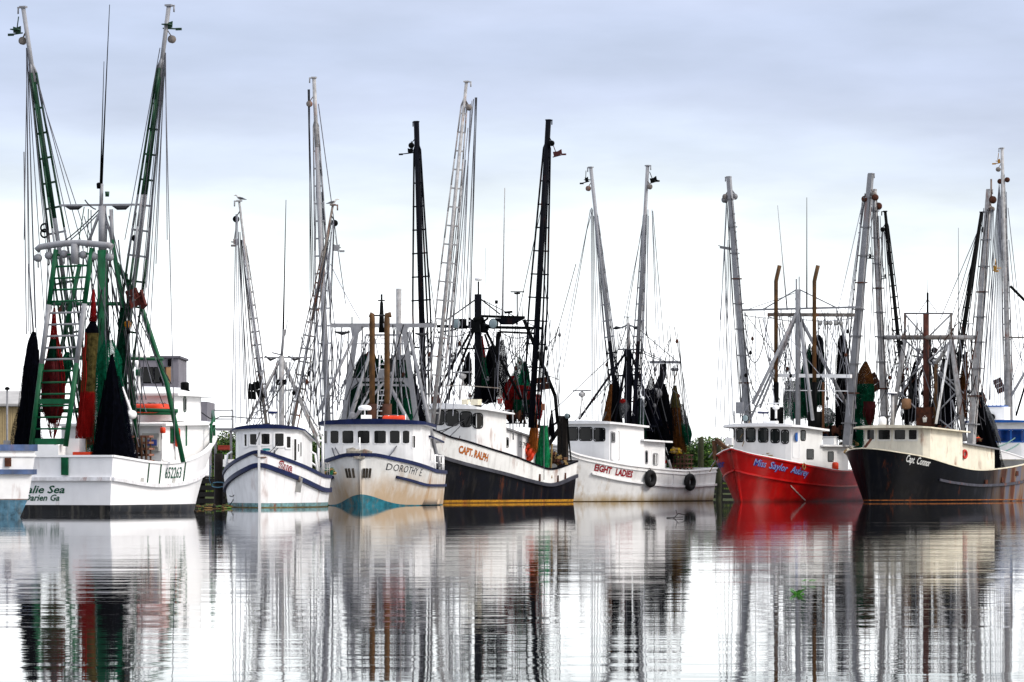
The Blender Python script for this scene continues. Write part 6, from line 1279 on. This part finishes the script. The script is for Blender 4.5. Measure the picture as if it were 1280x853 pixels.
# ---- 7: black hulled rusty trawler ----
def boat_black():
    b = Boat('trawler', 'black hulled trawler with rust streaked stern and cream wheelhouse at the right', 'trawler', (1240, 306), (1078, 291), 7.3, tm=.4, bt=.86, p=4.2, q=1.9, pw=2.4, qw=1.3, wl=.92, rake=.9, e=1.0)
    s_ = b.trow([(1104, 563), (1122, 566), (1158, 572.5), (1186.6, 581), (1211.7, 587), (1235, 588)], 1, .1, 1); b.sheer = [(0, b.X(1277, 575.5, -b.L/2).z)]+[(.06, b.X(1262, 581, -b.L*.44).z)]+[q for q in s_ if q[0] > .1]+[(1, b.X(1079, 561, b.L/2).z)]
    k_ = b.trow([(1143.5, 592.7), (1170, 598.5), (1194, 603.5), (1230, 607)], 1, .1, 1); k_ = [(0, b.X(1277, 594.5, -b.L/2).z), (.06, b.X(1257, 602, -b.L*.44).z)]+[q for q in k_ if q[0] > .1]
    bk = mat('black hull paint', '06080f', .45, bump=.25, bs=1.2, spec=.12, var=.3, vs=.6, stain=.06, rust=.05); rs = mat('rust streaked steel', '4a4a56', .5, var=.3, rust=.95, rustcol='6a3412', stain=.5, rs=(.9,.9,.14), vs=1.5)
    # paint worn to bare steel aft of amidships
    nt_ = bk.node_tree; n = nt_.nodes; l = nt_.links; base = n['Principled BSDF'].inputs['Base Color'].links[0].from_socket
    g = n.new('ShaderNodeTexCoord'); sx = n.new('ShaderNodeSeparateXYZ'); l.new(g.outputs['Object'], sx.inputs[0]); ns = n.new('ShaderNodeTexNoise'); mpn = n.new('ShaderNodeMapping'); mpn.inputs['Scale'].default_value = (1.1, 1.1, .18); l.new(g.outputs['Object'], mpn.inputs[0]); l.new(mpn.outputs[0], ns.inputs[0]); ns.inputs['Scale'].default_value = 1.2; ns.inputs['Detail'].default_value = 5
    ma = n.new('ShaderNodeMath'); ma.operation = 'MULTIPLY_ADD'; l.new(ns.outputs[0], ma.inputs[0]); ma.inputs[1].default_value = 7; l.new(sx.outputs[0], ma.inputs[2])
    mr = n.new('ShaderNodeMapRange'); l.new(ma.outputs[0], mr.inputs[0])
    for i, v in enumerate((-3.4, 1.6, 1, 0)): mr.inputs[i+1].default_value = v
    rb = n.new('ShaderNodeTexNoise'); mp2 = n.new('ShaderNodeMapping'); mp2.inputs['Scale'].default_value = (1.3, 1.3, .12); l.new(g.outputs['Object'], mp2.inputs[0]); l.new(mp2.outputs[0], rb.inputs[0]); rb.inputs['Scale'].default_value = 1; rb.inputs['Detail'].default_value = 6
    rr = n.new('ShaderNodeValToRGB'); l.new(rb.outputs[0], rr.inputs[0]); e0 = rr.color_ramp.elements; e0[0].position = .42; e0[0].color = lin('5a5a66'); e0[1].position = .62; e0[1].color = lin('5a2c12'); e1 = e0.new(.52); e1.color = lin('74604f')
    mx = n.new('ShaderNodeMix'); mx.data_type = 'RGBA'; l.new(mr.outputs[0], mx.inputs[0]); l.new(base, mx.inputs[6]); l.new(rr.outputs[0], mx.inputs[7]); l.new(mx.outputs[2], n['Principled BSDF'].inputs['Base Color'])
    b.hull([('keel', 0), (.1, 0), (.16, 2), (k_+[(1, 2.3)], 1), ('sheer', 1)], mats=[bk, bk, mat('orange boot stripe', '9a5a26', .8, var=.3, rust=.5, vs=4), INN, DECK], capm=CREAM, cap=(.16, .08))
    b.rail('rub_rail', k_, .14, .18, mat('worn steel rail', '3c3c46', .5, var=.3, rust=.5, vs=3), off=.06, t1=.74)
    LW = mat('white script lettering', (.75,.75,.72), .5)
    b.text('Capt.', 1, 1132, 1142, 577, 579.5, .5, LW, shear=.3, bold=.015); b.text('Connor', 1, 1145, 1162, 580, 583.5, .5, LW, shear=.3, bold=.015); b.text('Capt. Connor', -1, 1056.5, 1063.5, 586, 582, .45, LW, shear=.3)
    ch = mat('cream house paint', 'dcd5c2', .5, var=.08, stain=.2, rust=.38, rs=(1.5,1.5,.4)); xf = 5.2
    h = b.house('wheelhouse', -.1, xf, 2.75, b.zs(.7)-.7, b.X(1100, 536, xf).z, ch, bulge=.4, rc=.3, slope=.05, roof=(.5, .1), roofm=CREAM, camber=.12, roof_front=.7)
    for x0, x1 in ((1078.3, 1081.3), (1084.3, 1093), (1098.3, 1112.8), (1118.3, 1131.5), (1136.3, 1145.8)): h.win(x0, x1, 537.5, 549.5, r=.03, fw=.13, frame=mat('pale window frame', 'd9d6cc', .5), fill=GLASS)
    h2 = b.house('deckhouse', -5.6, -.15, 2.3, b.zs(.3)-.7, b.X(1190, 554.5, -2).z, ch, bulge=0, rc=0, roof=(.3, .1), roofm=GREY, camber=.03, slope=.08)
    h2.win(1168, 1175.3, 559.5, 571.5, frame=WHT2, fill=INN, fw=.08, r=.04); h2.win(1194, 1200.5, 562, 574.5, frame=INN, fill=GREY, r=.05); h2.win(1154.5, 1161, 552, 572, kind='door', frame=INN, fill=WHT2, r=.03)
    rails(b, [b.X(x, y, c) for x, y, c in ((1150, 570, 1.4), (1162, 573, .4), (1176, 577, -.8), (1190, 581, -2), (1205, 586, -3.2))], 1.15, CREAM, r=.045)
    ring(b, b.Yp(1206, 568, 2.42), 'red lifebuoy on the cream deckhouse side of the black hulled trawler', .27, .09, mat('red lifebuoy', 'b4281c', .5))
    P = lambda x, y, c=-2.4: b.X(x, y, c)
    MB().bar(b.X(1076, 566, 8.2), b.X(1089, 549, 7.5), .14).build('anchor_stock', RUST, b.root); m = MB(); m.tube([b.X(1060, 567, 6.5), b.X(1068, 563, 7), b.X(1078, 566, 8)], .12, 7); m.build('anchor_chain', RUSTG, b.root)
    bundle(b, b.X(1064, 566, 6), .5, 50, [TANR, RUSTG, CREAM], 'rusty anchor chain and rope piled on the bow of the black hulled trawler', 'anchor_gear', 'anchor gear', 15)
    for s_ in (1.0, 1.4): b.rope(b.X(1168, 538, .5), b.X(1113, 564, 6), s_, .045, WIRE)
    # gantry
    for x0, x1, y, r in ((1130, 1190, 392, .07), (1098, 1218, 422, .17)): b.tube('gantry_crossbar', [P(x0, y), P(x1, y)], r, RIGW if r > .1 else GREY, 10)
    b.tube('gantry_crossbar_rust', [P(1128, 422, -2.35), P(1190, 422, -2.35)], .18, RUSTG, 10)
    for a, d in (((1131, 392), (1131, 424)), ((1189, 392), (1189, 424))): b.tube('gantry_upright', [P(*a), P(*d)], .09, RUSTG)
    for a, d, r in (((1131, 424), (1115, 532), .18), ((1189, 424), (1206, 552), .2), ((1188, 428), (1170, 455), .14), ((1170, 455), (1169, 530), .13)): b.tube('gantry_leg', [P(*a), P(*d)], r, RIGW if a[1] < 440 else EXH, 10)
    for a, d in (((1132, 394), (1155, 420)), ((1188, 394), (1162, 420)), ((1133, 427), (1205, 492)), ((1188, 427), (1122, 485)), ((1122, 488), (1165, 530)), ((1196, 490), (1160, 528)), ((1190, 500), (1200, 540)), ((1119, 500), (1135, 480)), ((1170, 465), (1205, 500)), ((1200, 520), (1170, 545)), ((1175, 525), (1204, 548))): b.tube('gantry_brace', [P(*a), P(*d)], .06, GREYL)
    b.tube('gantry_brace', [P(1187, 430), P(1170, 530, -1)], .1, WHT2)
    b.tube('brown_mast', [P(1157.5, 535), P(1157.5, 393)], .22, mat('rust brown mast', '4a2014', .75, var=.3, vs=2), 12); MB().box(P(1157, 521), (.7, 1.2, 1.4)).build('mast_step', RUST, b.root)
    b.tube('mast_head', [P(1159.5, 420), P(1159.5, 366)], .08, BLACK); antenna(b, P(1159.5, 368), P(1159.5, 349), .03)
    for a in ((1149, 390), (1171, 390)): b.tube('mast_head_stay', [P(1159.5, 374), P(*a)], .03, GREY)
    b.tube('lamp_post', [P(1115.5, 535, 1), P(1115.5, 492, 1)], .14, RIGW, 10); dome(b, P(1115.5, 493, 1), .38, .18, WHT2, BLUE)
    MB().lathe(P(1103, 527, 2), [(.2,-.3),(.3,-.2),(.3,.2),(.15,.35)], 12).build('searchlight', WHT2, b.root); MB().lathe(P(1133, 505, -1), [(.15,-.4),(.35,-.3),(.35,.3),(.15,.4)], 12).build('hanging_float', mat('brown float', '7a5a40', .8), b.root)
    boom(b, P(1107, 545), P(1092.5, 238), .21, .15, 0, [RIGW], solid=True); boom(b, P(1214, 556, -2.6), P(1236.5, 238, -2.6), .24, .17, 0, [RIGW], solid=True)
    b.tube('boom_rod', [P(1239, 250, -2.6), P(1239, 224, -2.6)], .07, RUSTG)
    fin(b, P(1242, 335, -2.6), 1, mat('ochre paint', 'a8781c', .6, rust=.3), 'ochre stabiliser fin halfway down the right box outrigger', .25, .0); fin(b, P(1086, 320, -2.4), 1, BLACK, 'black stabiliser fin between the grey slanted outriggers', .2, .5)
    for x, y in ((1241, 250), (1098, 258)):
        m = MB(); m.lathe(P(x, y, -2.5), [(.02,-.1),(.28,-.08),(.22, 0),(.28,.08),(.02,.1)], 14, 0, 'x'); m.bar(P(x, y, -2.5), P(x-5, y-4, -2.5), .12); m.build('pulley_block', RUST, b.root)
    for t, e_, s in (((1240, 262), (1222, 500), 0), ((1241, 262), (1228, 500), .0), ((1242, 262), (1237, 500), 0), ((1239, 262), (1218, 520), 0), ((1236, 260), (1222, 440), 0), ((1100, 270), (1110, 440), 0), ((1098, 270), (1108, 500), 0), ((1097, 270), (1104, 520), .1), ((1095, 270), (1086, 450), .1), ((1234, 262), (1205, 500), .1), ((1220, 420), (1205, 490), .6), ((1130, 424), (1110, 500), .2), ((1200, 424), (1212, 480), .8), ((1140, 424), (1136, 530), .1), ((1147, 424), (1144, 530), .1), ((1166, 424), (1174, 530), .1), ((1176, 424), (1182, 530), .1), ((1182, 424), (1176, 500), .2), ((1194, 430), (1197, 530), .1), ((1136, 430), (1125, 520), .2), ((1150, 450), (1148, 540), .1), ((1186, 440), (1190, 540), .1), ((1120, 440), (1106, 500), .3), ((1112, 422), (1104, 520), .2), ((1206, 430), (1210, 540), .2), ((1128, 430), (1094, 510), 0), ((1155, 440), (1120, 500), .2), ((1165, 450), (1200, 470), .8)): b.rope(P(*t), P(*e_), s, .024, random.choice((ROPE, WIRE, ROPEL)))
    b.rope(P(1207, 482), P(1220, 470), .9, .05, WIRE)
    n_ = lambda tx, ty, bx, by, cc, prof, ms, lab, **k: net(b, b.X(tx, ty, cc), b.X(bx, by, cc), prof, ms, 'hanging_net', lab, group='nets hung on the black hulled trawler', **k)
    n_(1187, 440, 1178, 538, -4.5, [(0,.15), (.3,.5), (1,.8)], [N_NAVY, N_NAVY], 'dark navy net hung behind the right gantry leg of the black hulled trawler', seed=51)
    n_(1224, 490, 1236, 582, -7.0, [(0,.1), (.3,.35), (.7,.75), (1,.85)], [N_BLK], 'dark net slumped over the aft deck right of the right box outrigger', seed=52)
    n_(1229, 500, 1240, 548, -7.6, [(0,.1), (.5,.4), (1,.5)], [N_GREY], 'sheer grey net draped over the dark aft net', seed=53)
    n_(1227, 486, 1229, 500, -7.2, [(0,.03), (.5,.12), (1,.22)], [N_GREY], 'scrap of grey net caught beside the right box outrigger', seed=54)
    rack(b, P(1237, 587, -7.2), .95, 1.15, 'pale pink slatted chain bag on the aft deck of the black hulled trawler', (mat('pale pink slats', 'b89a98', .8, var=.15), mat('pink brown slats', '8a5f50', .8)))
    bundle(b, P(1226, 582, -6), .8, 60, [RUST, WOOD, BLACK, DRED], 'rusty gear heap by the aft house corner of the black hulled trawler', 'gear_pile', 'fishing gear', 16, flat=1.0)
    bundle(b, P(1218, 551, -4.6), .5, 40, [RUST, ORANGE, TANR], 'orange and rust coloured gear at the foot of the right box outrigger', 'gear_pile', 'fishing gear', 17, flat=.9)
    bundle(b, P(1182, 549, -3), .9, 50, [RUST, TANR, BLACK, WOOD], 'brown gear heaped on the grey deckhouse roof', 'gear_pile', 'fishing gear', 18, flat=.4)
    door(b, P(1092, 478, -4.6), .9, 1.3, 'brown rusty trawl door hung at the left box outrigger', RUST, tilt=.5, yaw=.1); door(b, P(1105, 474, -4), .3, .8, 'small rusty trawl door edge on beside the left box outrigger', RUST, tilt=-.3, yaw=.1, slats=2)
    for px, py in ((1234, 603), (1254, 600), (1271, 592)):
        t = b.trow([(px, 600)], 1, 0, 1)[0][0]; z = CH-(py-HY)/F*b.toW(b.surf(t, 1.5, 1)).y; MB().box(b.surf(t, z, 1)+Vector((0,.03,0)), (.35, .1, .35)).build('rusty_scupper', RUST, b.h)
    return b
b7 = boat_black()

# ---- 9: dark rigged trawler behind the black hull ----
def boat_hidden():
    b = Boat('trawler', 'trawler with black lattice outriggers standing mostly hidden behind the cream wheelhouse', 'trawler', (1170, 336), (1155, 320), 5.6, tm=.42, bt=.85, wl=.93, rake=1)
    b.sheer = [(0, 1.5), (.4, 1.5), (1, 2.9)]; b.hull([('keel', 0), (.2, 0), ('sheer', 1)], mats=[NAVY, WHITE, INN, DECK], capm=NAVY)
    h = b.house('wheelhouse', 0, 4, 2, .8, 3.6, WHITE, bulge=.4); h.panel(h.per()/2-1.4, h.per()/2-.5, 2.6, 3.3); h.panel(h.per()/2-.4, h.per()/2+.5, 2.6, 3.3); h.panel(h.per()/2+.6, h.per()/2+1.5, 2.6, 3.3)
    P = lambda x, y, c=-1.5: b.X(x, y, c)
    boom(b, P(1137, 560), P(1106.5, 265), .2, .12, .4, [BLACK], rungs=20, lat=.94, rodr=.045); boom(b, P(1182, 560), P(1227, 266), .24, .14, .34, [BLACK], rungs=16, lat=.9, rodr=.045)
    b.tube('mast', [P(1161, 580), P(1161, 420)], .2, BLACK, 10); antenna(b, P(1198, 430), P(1198, 285), .05)
    fin(b, P(1107, 345), -1, BLACK, 'black stabiliser fin on the left black lattice outrigger', .1, .3)
    for a, d in (((1155, 440), (1115, 525)), ((1158, 450), (1128, 525)), ((1162, 440), (1190, 530)), ((1164, 440), (1175, 520))): b.tube('mast_leg', [P(*a), P(*d)], .1, BLACK)
    m = MB(); m.bar(P(1140, 445), P(1180, 450), .12); m.bar(P(1162, 485), P(1200, 485), .08); m.bar(P(1162, 473), P(1200, 473), .06); m.build('crosstree', BLACK, b.root)
    for t, e_, s in (((1104, 285), (1100, 420), 0), ((1105, 285), (1112, 450), 0), ((1106, 290), (1130, 480), .1), ((1103, 285), (1095, 500), 0), ((1226, 285), (1190, 420), 0), ((1222, 290), (1176, 440), .1), ((1224, 300), (1200, 400), 0), ((1218, 320), (1206, 420), 0), ((1215, 330), (1196, 450), 0), ((1224, 285), (1175, 400), 0), ((1100, 400), (1104, 500), .1), ((1110, 420), (1120, 520), .2)): b.rope(P(*t), P(*e_), s, .024, random.choice((WIRE, ROPE)))
    m = MB(); m.bar(P(1205, 405), P(1216, 405), .08); m.tube([P(1211, 405), P(1211, 440)], .05, 5); m.build('wind_vane', GREY, b.root)
    for x, y in ((1199, 443), (1206, 446), (1156, 440), (1168, 438)): MB().lathe(P(x, y), [(.1,-.25),(.25,-.1),(.25,.1),(.1,.25)], 10, 0, 'x').build('mast_lamp', BLACK, b.root)
    net(b, P(1180, 450, -3), P(1172, 540, -3), [(0,.15), (.5,.5), (1,.7)], [N_NAVY], 'hanging_net', 'dark blue black net behind the rust brown mast', seed=61); net(b, P(1232, 520, -1), P(1234, 585, -1), [(0,.1), (.5,.6), (1,.8)], [N_BROWN], 'hanging_net', 'brown net seen behind the aft deck nets of the black hulled trawler', seed=62)
    return b
b9 = boat_hidden()

# ---- 8: white and bright blue trawler at the right edge ----
def boat_blue():
    b = Boat('trawler', 'white trawler with bright blue stripes and blue windows, partly cut off at the right edge', 'trawler', (1330, 352), (1217, 335), 7, tm=.42, bt=.88, p=2.4, q=1.8, pw=1.8, qw=1.2, wl=.9, rake=1.2)
    b.sheer = [(0, 2.2), (.45, 2.3), (.75, 3.1), (1, 4.3)]; st = lambda d: [(t, z-d) for t, z in b.sheer]
    b.hull([('keel', 0), (.2, 1), (.9, 1), (1.45, 2), ('sheer', 1)], mats=[BLUE, WHT2, BLUEL, INN, DECK], capm=WHT2)
    for d in (.35, .55, .75, .95): b.rail('blue_stripe', st(d), .03, .09, BLUEL, off=.02, t0=.45, t1=.86 if d < .6 else .8, transom=False)
    t = .83; m = MB(); m.torus(b.surf(t, b.zs(t)-.8, 1)+Vector((0,.02,0)), .38, .09, 18, 6, Matrix.Rotation(R(90), 3, 'X')); m.build('round_emblem', BLUEL, b.h)
    xf = 5; h = b.house('wheelhouse', -4, xf, 2.9, 1.6, b.X(1262, 528.5, xf).z, WHT2, bulge=.6, rc=.5, roof=(.5, .13), roofm=WHT2, trim=BLUEL, camber=.1)
    for x0, x1 in ((1240, 1246), (1247.5, 1262.5), (1265, 1279), (1281, 1292)): h.win(x0, x1, 538, 552, frame=BLUEL, fill=GLASSB, r=.03, fw=.1)
    P = lambda x, y, c=-1.: b.X(x, y, c)
    m = MB(); m.box(P(1246, 520, 1), (1.2, 1.9, 1.5)); m.build('upper_steering_station', WHT2, b.root); MB().box(P(1246, 508, 1), (1.4, 1.5, .12)).build('station_awning', BLUEL, b.root); MB().lathe(P(1240, 521.5, 1.75), [(.25,-.1),(.28,.05),(.2,.1)], 14, 0, 'x').build('searchlight', BLACK, b.root); 
    for x in (1238, 1252): b.tube('awning_post', [P(x, 520, 1.5), P(x, 508, 1.5)], .03, WHT2)
    boom(b, P(1262, 535), P(1252.5, 186), .28, .13, .36, [RIGW, GREYL], rungs=16, lat=.9, rodr=.06)
    fin(b, P(1250, 201), -1, mat('ochre paint', 'a8781c', .6), 'ochre stabiliser fin near the tip of the rightmost tall lattice outrigger', .2, .35)
    m = MB(); m.lathe(P(1250, 227), [(.02,-.1),(.22,-.08),(.16, 0),(.22,.08),(.02,.1)], 12, 0, 'x'); m.lathe(P(1259, 225), [(.02,-.1),(.22,-.08),(.16, 0),(.22,.08),(.02,.1)], 12, 0, 'x'); m.build('pulley_blocks', RUST, b.root)
    m = MB(); m.bar(P(1255, 422), P(1300, 422), .15, .12); m.build('crosstree', RUSTG, b.root); b.tube('side_mast', [P(1263, 358), P(1285, 380)], .12, BLACK); b.tube('mast_leg', [P(1290, 450), P(1250, 520)], .12, GREYL); b.tube('mast_leg', [P(1285, 470), P(1270, 520)], .09, BLACK); b.tube('mast', [P(1310, 540), P(1310, 380)], .2, RIGW, 10)
    boom(b, P(1330, 535), P(1352, 190), .28, .13, .36, [RIGW, GREYL], rungs=16, lat=.9, rodr=.06)
    for k in range(14): b.rope(P(1249+k*.2, 230+k*2), P(1222+k*2.6, 520 if k % 2 else 505), .05, .022, random.choice((ROPE, ROPEL, ROPEL)))
    for t, e_ in (((1260, 260), (1290, 520)), ((1261, 300), (1282, 500)), ((1262, 400), (1270, 520)), ((1258, 240), (1263, 520)), ((1280, 430), (1255, 500)), ((1264, 420), (1290, 470))): b.rope(P(*t), P(*e_), .3, .024, ROPE)
    door(b, P(1249, 482, -1.4), .75, 1.2, 'small rusty brown trawl door hung beside the rightmost tall lattice outrigger', RUST, tilt=.4, yaw=.3)
    for a, d in (((1243, 567, 8), (1290, 540, 3)), ((1240, 560, 8), (1285, 532, 3))): b.rope(b.X(*a), b.X(*d), .4, .04, mat('pale green rope', '6d8f86', .8))
    return b
b8 = boat_blue()

# ---------------- running rigging, winches and more hung gear ----------------
tangle(b1, (100, 172, 258, 400), (60, 205, 490, 560), 30, -3.5, 101, (ROPE, WIRE, DGREEN))
tangle(b2, (312, 392, 440, 470), (305, 402, 500, 540), 24, -.4, 102, (ROPE, ROPEL, WIRE, RUSTG))
tangle(b3, (415, 545, 405, 430), (408, 545, 490, 528), 34, -2.6, 103, (ROPE, ROPEL, WIRE))
tangle(b4, (546, 700, 400, 430), (545, 700, 470, 540), 56, -2.8, 104)
tangle(b5, (756, 850, 405, 460), (752, 862, 490, 565), 44, -4, 105, (BLACK, WIRE, WIRE, NAVY, ROPE), dc=2.5)
tangle(b6, (922, 1075, 384, 400), (925, 1070, 480, 545), 54, -2.6, 106, (ROPE, WIRE, WIRE, ROPEL), dc=2)
tangle(b7, (1100, 1226, 392, 430), (1098, 1232, 500, 550), 58, -3.2, 107, (ROPE, WIRE, BLACK, RUST), dc=2)
tangle(b9, (1105, 1220, 400, 460), (1110, 1215, 500, 545), 30, -2, 109, (BLACK, WIRE))
winch(b3, b3.X(474, 527, -3.2), .9, 1); winch(b4, b4.X(640, 530, -3.2), 1.0, 2); winch(b5, b5.X(790, 548, -3.8), 1.1, 3); winch(b6, b6.X(1040, 548, -3.6), 1.0, 4); winch(b7, b7.X(1172, 548, -2.6), 1.0, 5); winch(b1, b1.X(160, 570, -3.2), .9, 6)
def xnet(b, tx, ty, bx, by, c, prof, ms, lab, grp, seed, **k): net(b, b.X(tx, ty, c), b.X(bx, by, c), prof, ms, 'hanging_net', lab, group=grp, seed=seed, **k)
G5 = 'nets hung on the stern gantry of the white trawler'; G4 = 'nets hung in the black rig'; G7 = 'nets hung on the black hulled trawler'
xnet(b5, 770, 470, 768, 528, -2.4, [(0,.05), (.4,.3), (1,.35)], [N_BLK], 'thin black net close left of the black mast on the white trawler', G5, 71)
xnet(b5, 814, 470, 812, 530, -4.8, [(0,.06), (.3,.3), (.7,.55), (1,.7)], [N_NAVYT, N_BLK], 'loose dark netting slung between the black mast and the stern gantry post', G5, 72)
xnet(b4, 586, 440, 583, 478, -3.4, [(0,.05), (.4,.25), (1,.3)], [N_BLK], 'small black net left of the black mast above the white wheelhouse roof', G4, 73)
xnet(b4, 628, 425, 624, 492, -4.2, [(0,.1), (.4,.4), (1,.5)], [N_NAVYT], 'loose navy netting right of the navy net by the black mast', G4, 74)
xnet(b7, 1143, 455, 1140, 525, -4.6, [(0,.08), (.4,.3), (1,.45)], [N_BLK], 'narrow black net left of the rust brown mast', G7, 75)
xnet(b7, 1208, 440, 1202, 520, -4.8, [(0,.08), (.4,.22), (1,.3)], [N_BROWN], 'thin brown net between the right gantry leg and the right box outrigger', G7, 76)
xnet(b3, 466, 440, 467, 500, -4.9, [(0,.1), (.3,.3), (1,.4)], [N_DGRN], 'narrow dark green net directly behind the left brown exhaust stack', 'nets hung behind the brown exhaust stacks', 77)
# buckets, hoses and small gear along the decks
for b, px, py, c, m, lab in ((b4, 625, 505, -1.5, mat('red plastic', 'a3201a', .5), 'red bucket on the deckhouse roof of the navy hulled trawler'), (b6, 1026, 549, -3.6, mat('blue plastic', '1f5aa0', .5), 'blue bucket on the white deckhouse roof of the red trawler'), (b7, 1156, 528, -1, mat('white plastic', (.7,.7,.68), .5), 'white bucket beside the foot of the rust brown mast')):
    p = b.X(px, py, c); q = MB(); q.lathe(p, [(.13, 0), (.17, .32), (.18, .34)], 12); q.tube([p+Vector((0,-.17,.32)), p+Vector((0,0,.5)), p+Vector((0,.17,.32))], .012, 4); b.thing(q, 'bucket', m, p, lab, 'bucket')

# dark tensioning cables, clamps and welded collars on the plain box booms
for b, A_, B_, w in ((b6, b6.X(936, 540, -1.8), b6.X(911, 222, -1.8), .33), (b6, b6.X(1059, 556, -3.5), b6.X(1088.5, 218, -2.2), .4), (b7, b7.X(1107, 545, -2.4), b7.X(1092.5, 238, -2.4), .33), (b7, b7.X(1214, 556, -2.6), b7.X(1236.5, 238, -2.6), .37)):
    for s_ in (-1, 1):
        m = MB(); m.tube([A_.lerp(B_, .04)+Vector((.25, s_*w, 0)), A_.lerp(B_, .5)+Vector((.25, s_*w*1.15, 0)), A_.lerp(B_, .93)+Vector((.25, s_*w*.55, 0))], .03, 5); m.build('boom_cable', WIRE, b.root)
    for k in range(9):
        u = .08+k*.105+.01*math.sin(k*7); p = A_.lerp(B_, u); q = w*(1.15-.45*u); m = MB(); m.box(p, (q*1.6, q*2.15, .09)); m.build('boom_collar', RUST if k % 4 == 1 else GREY, b.root)
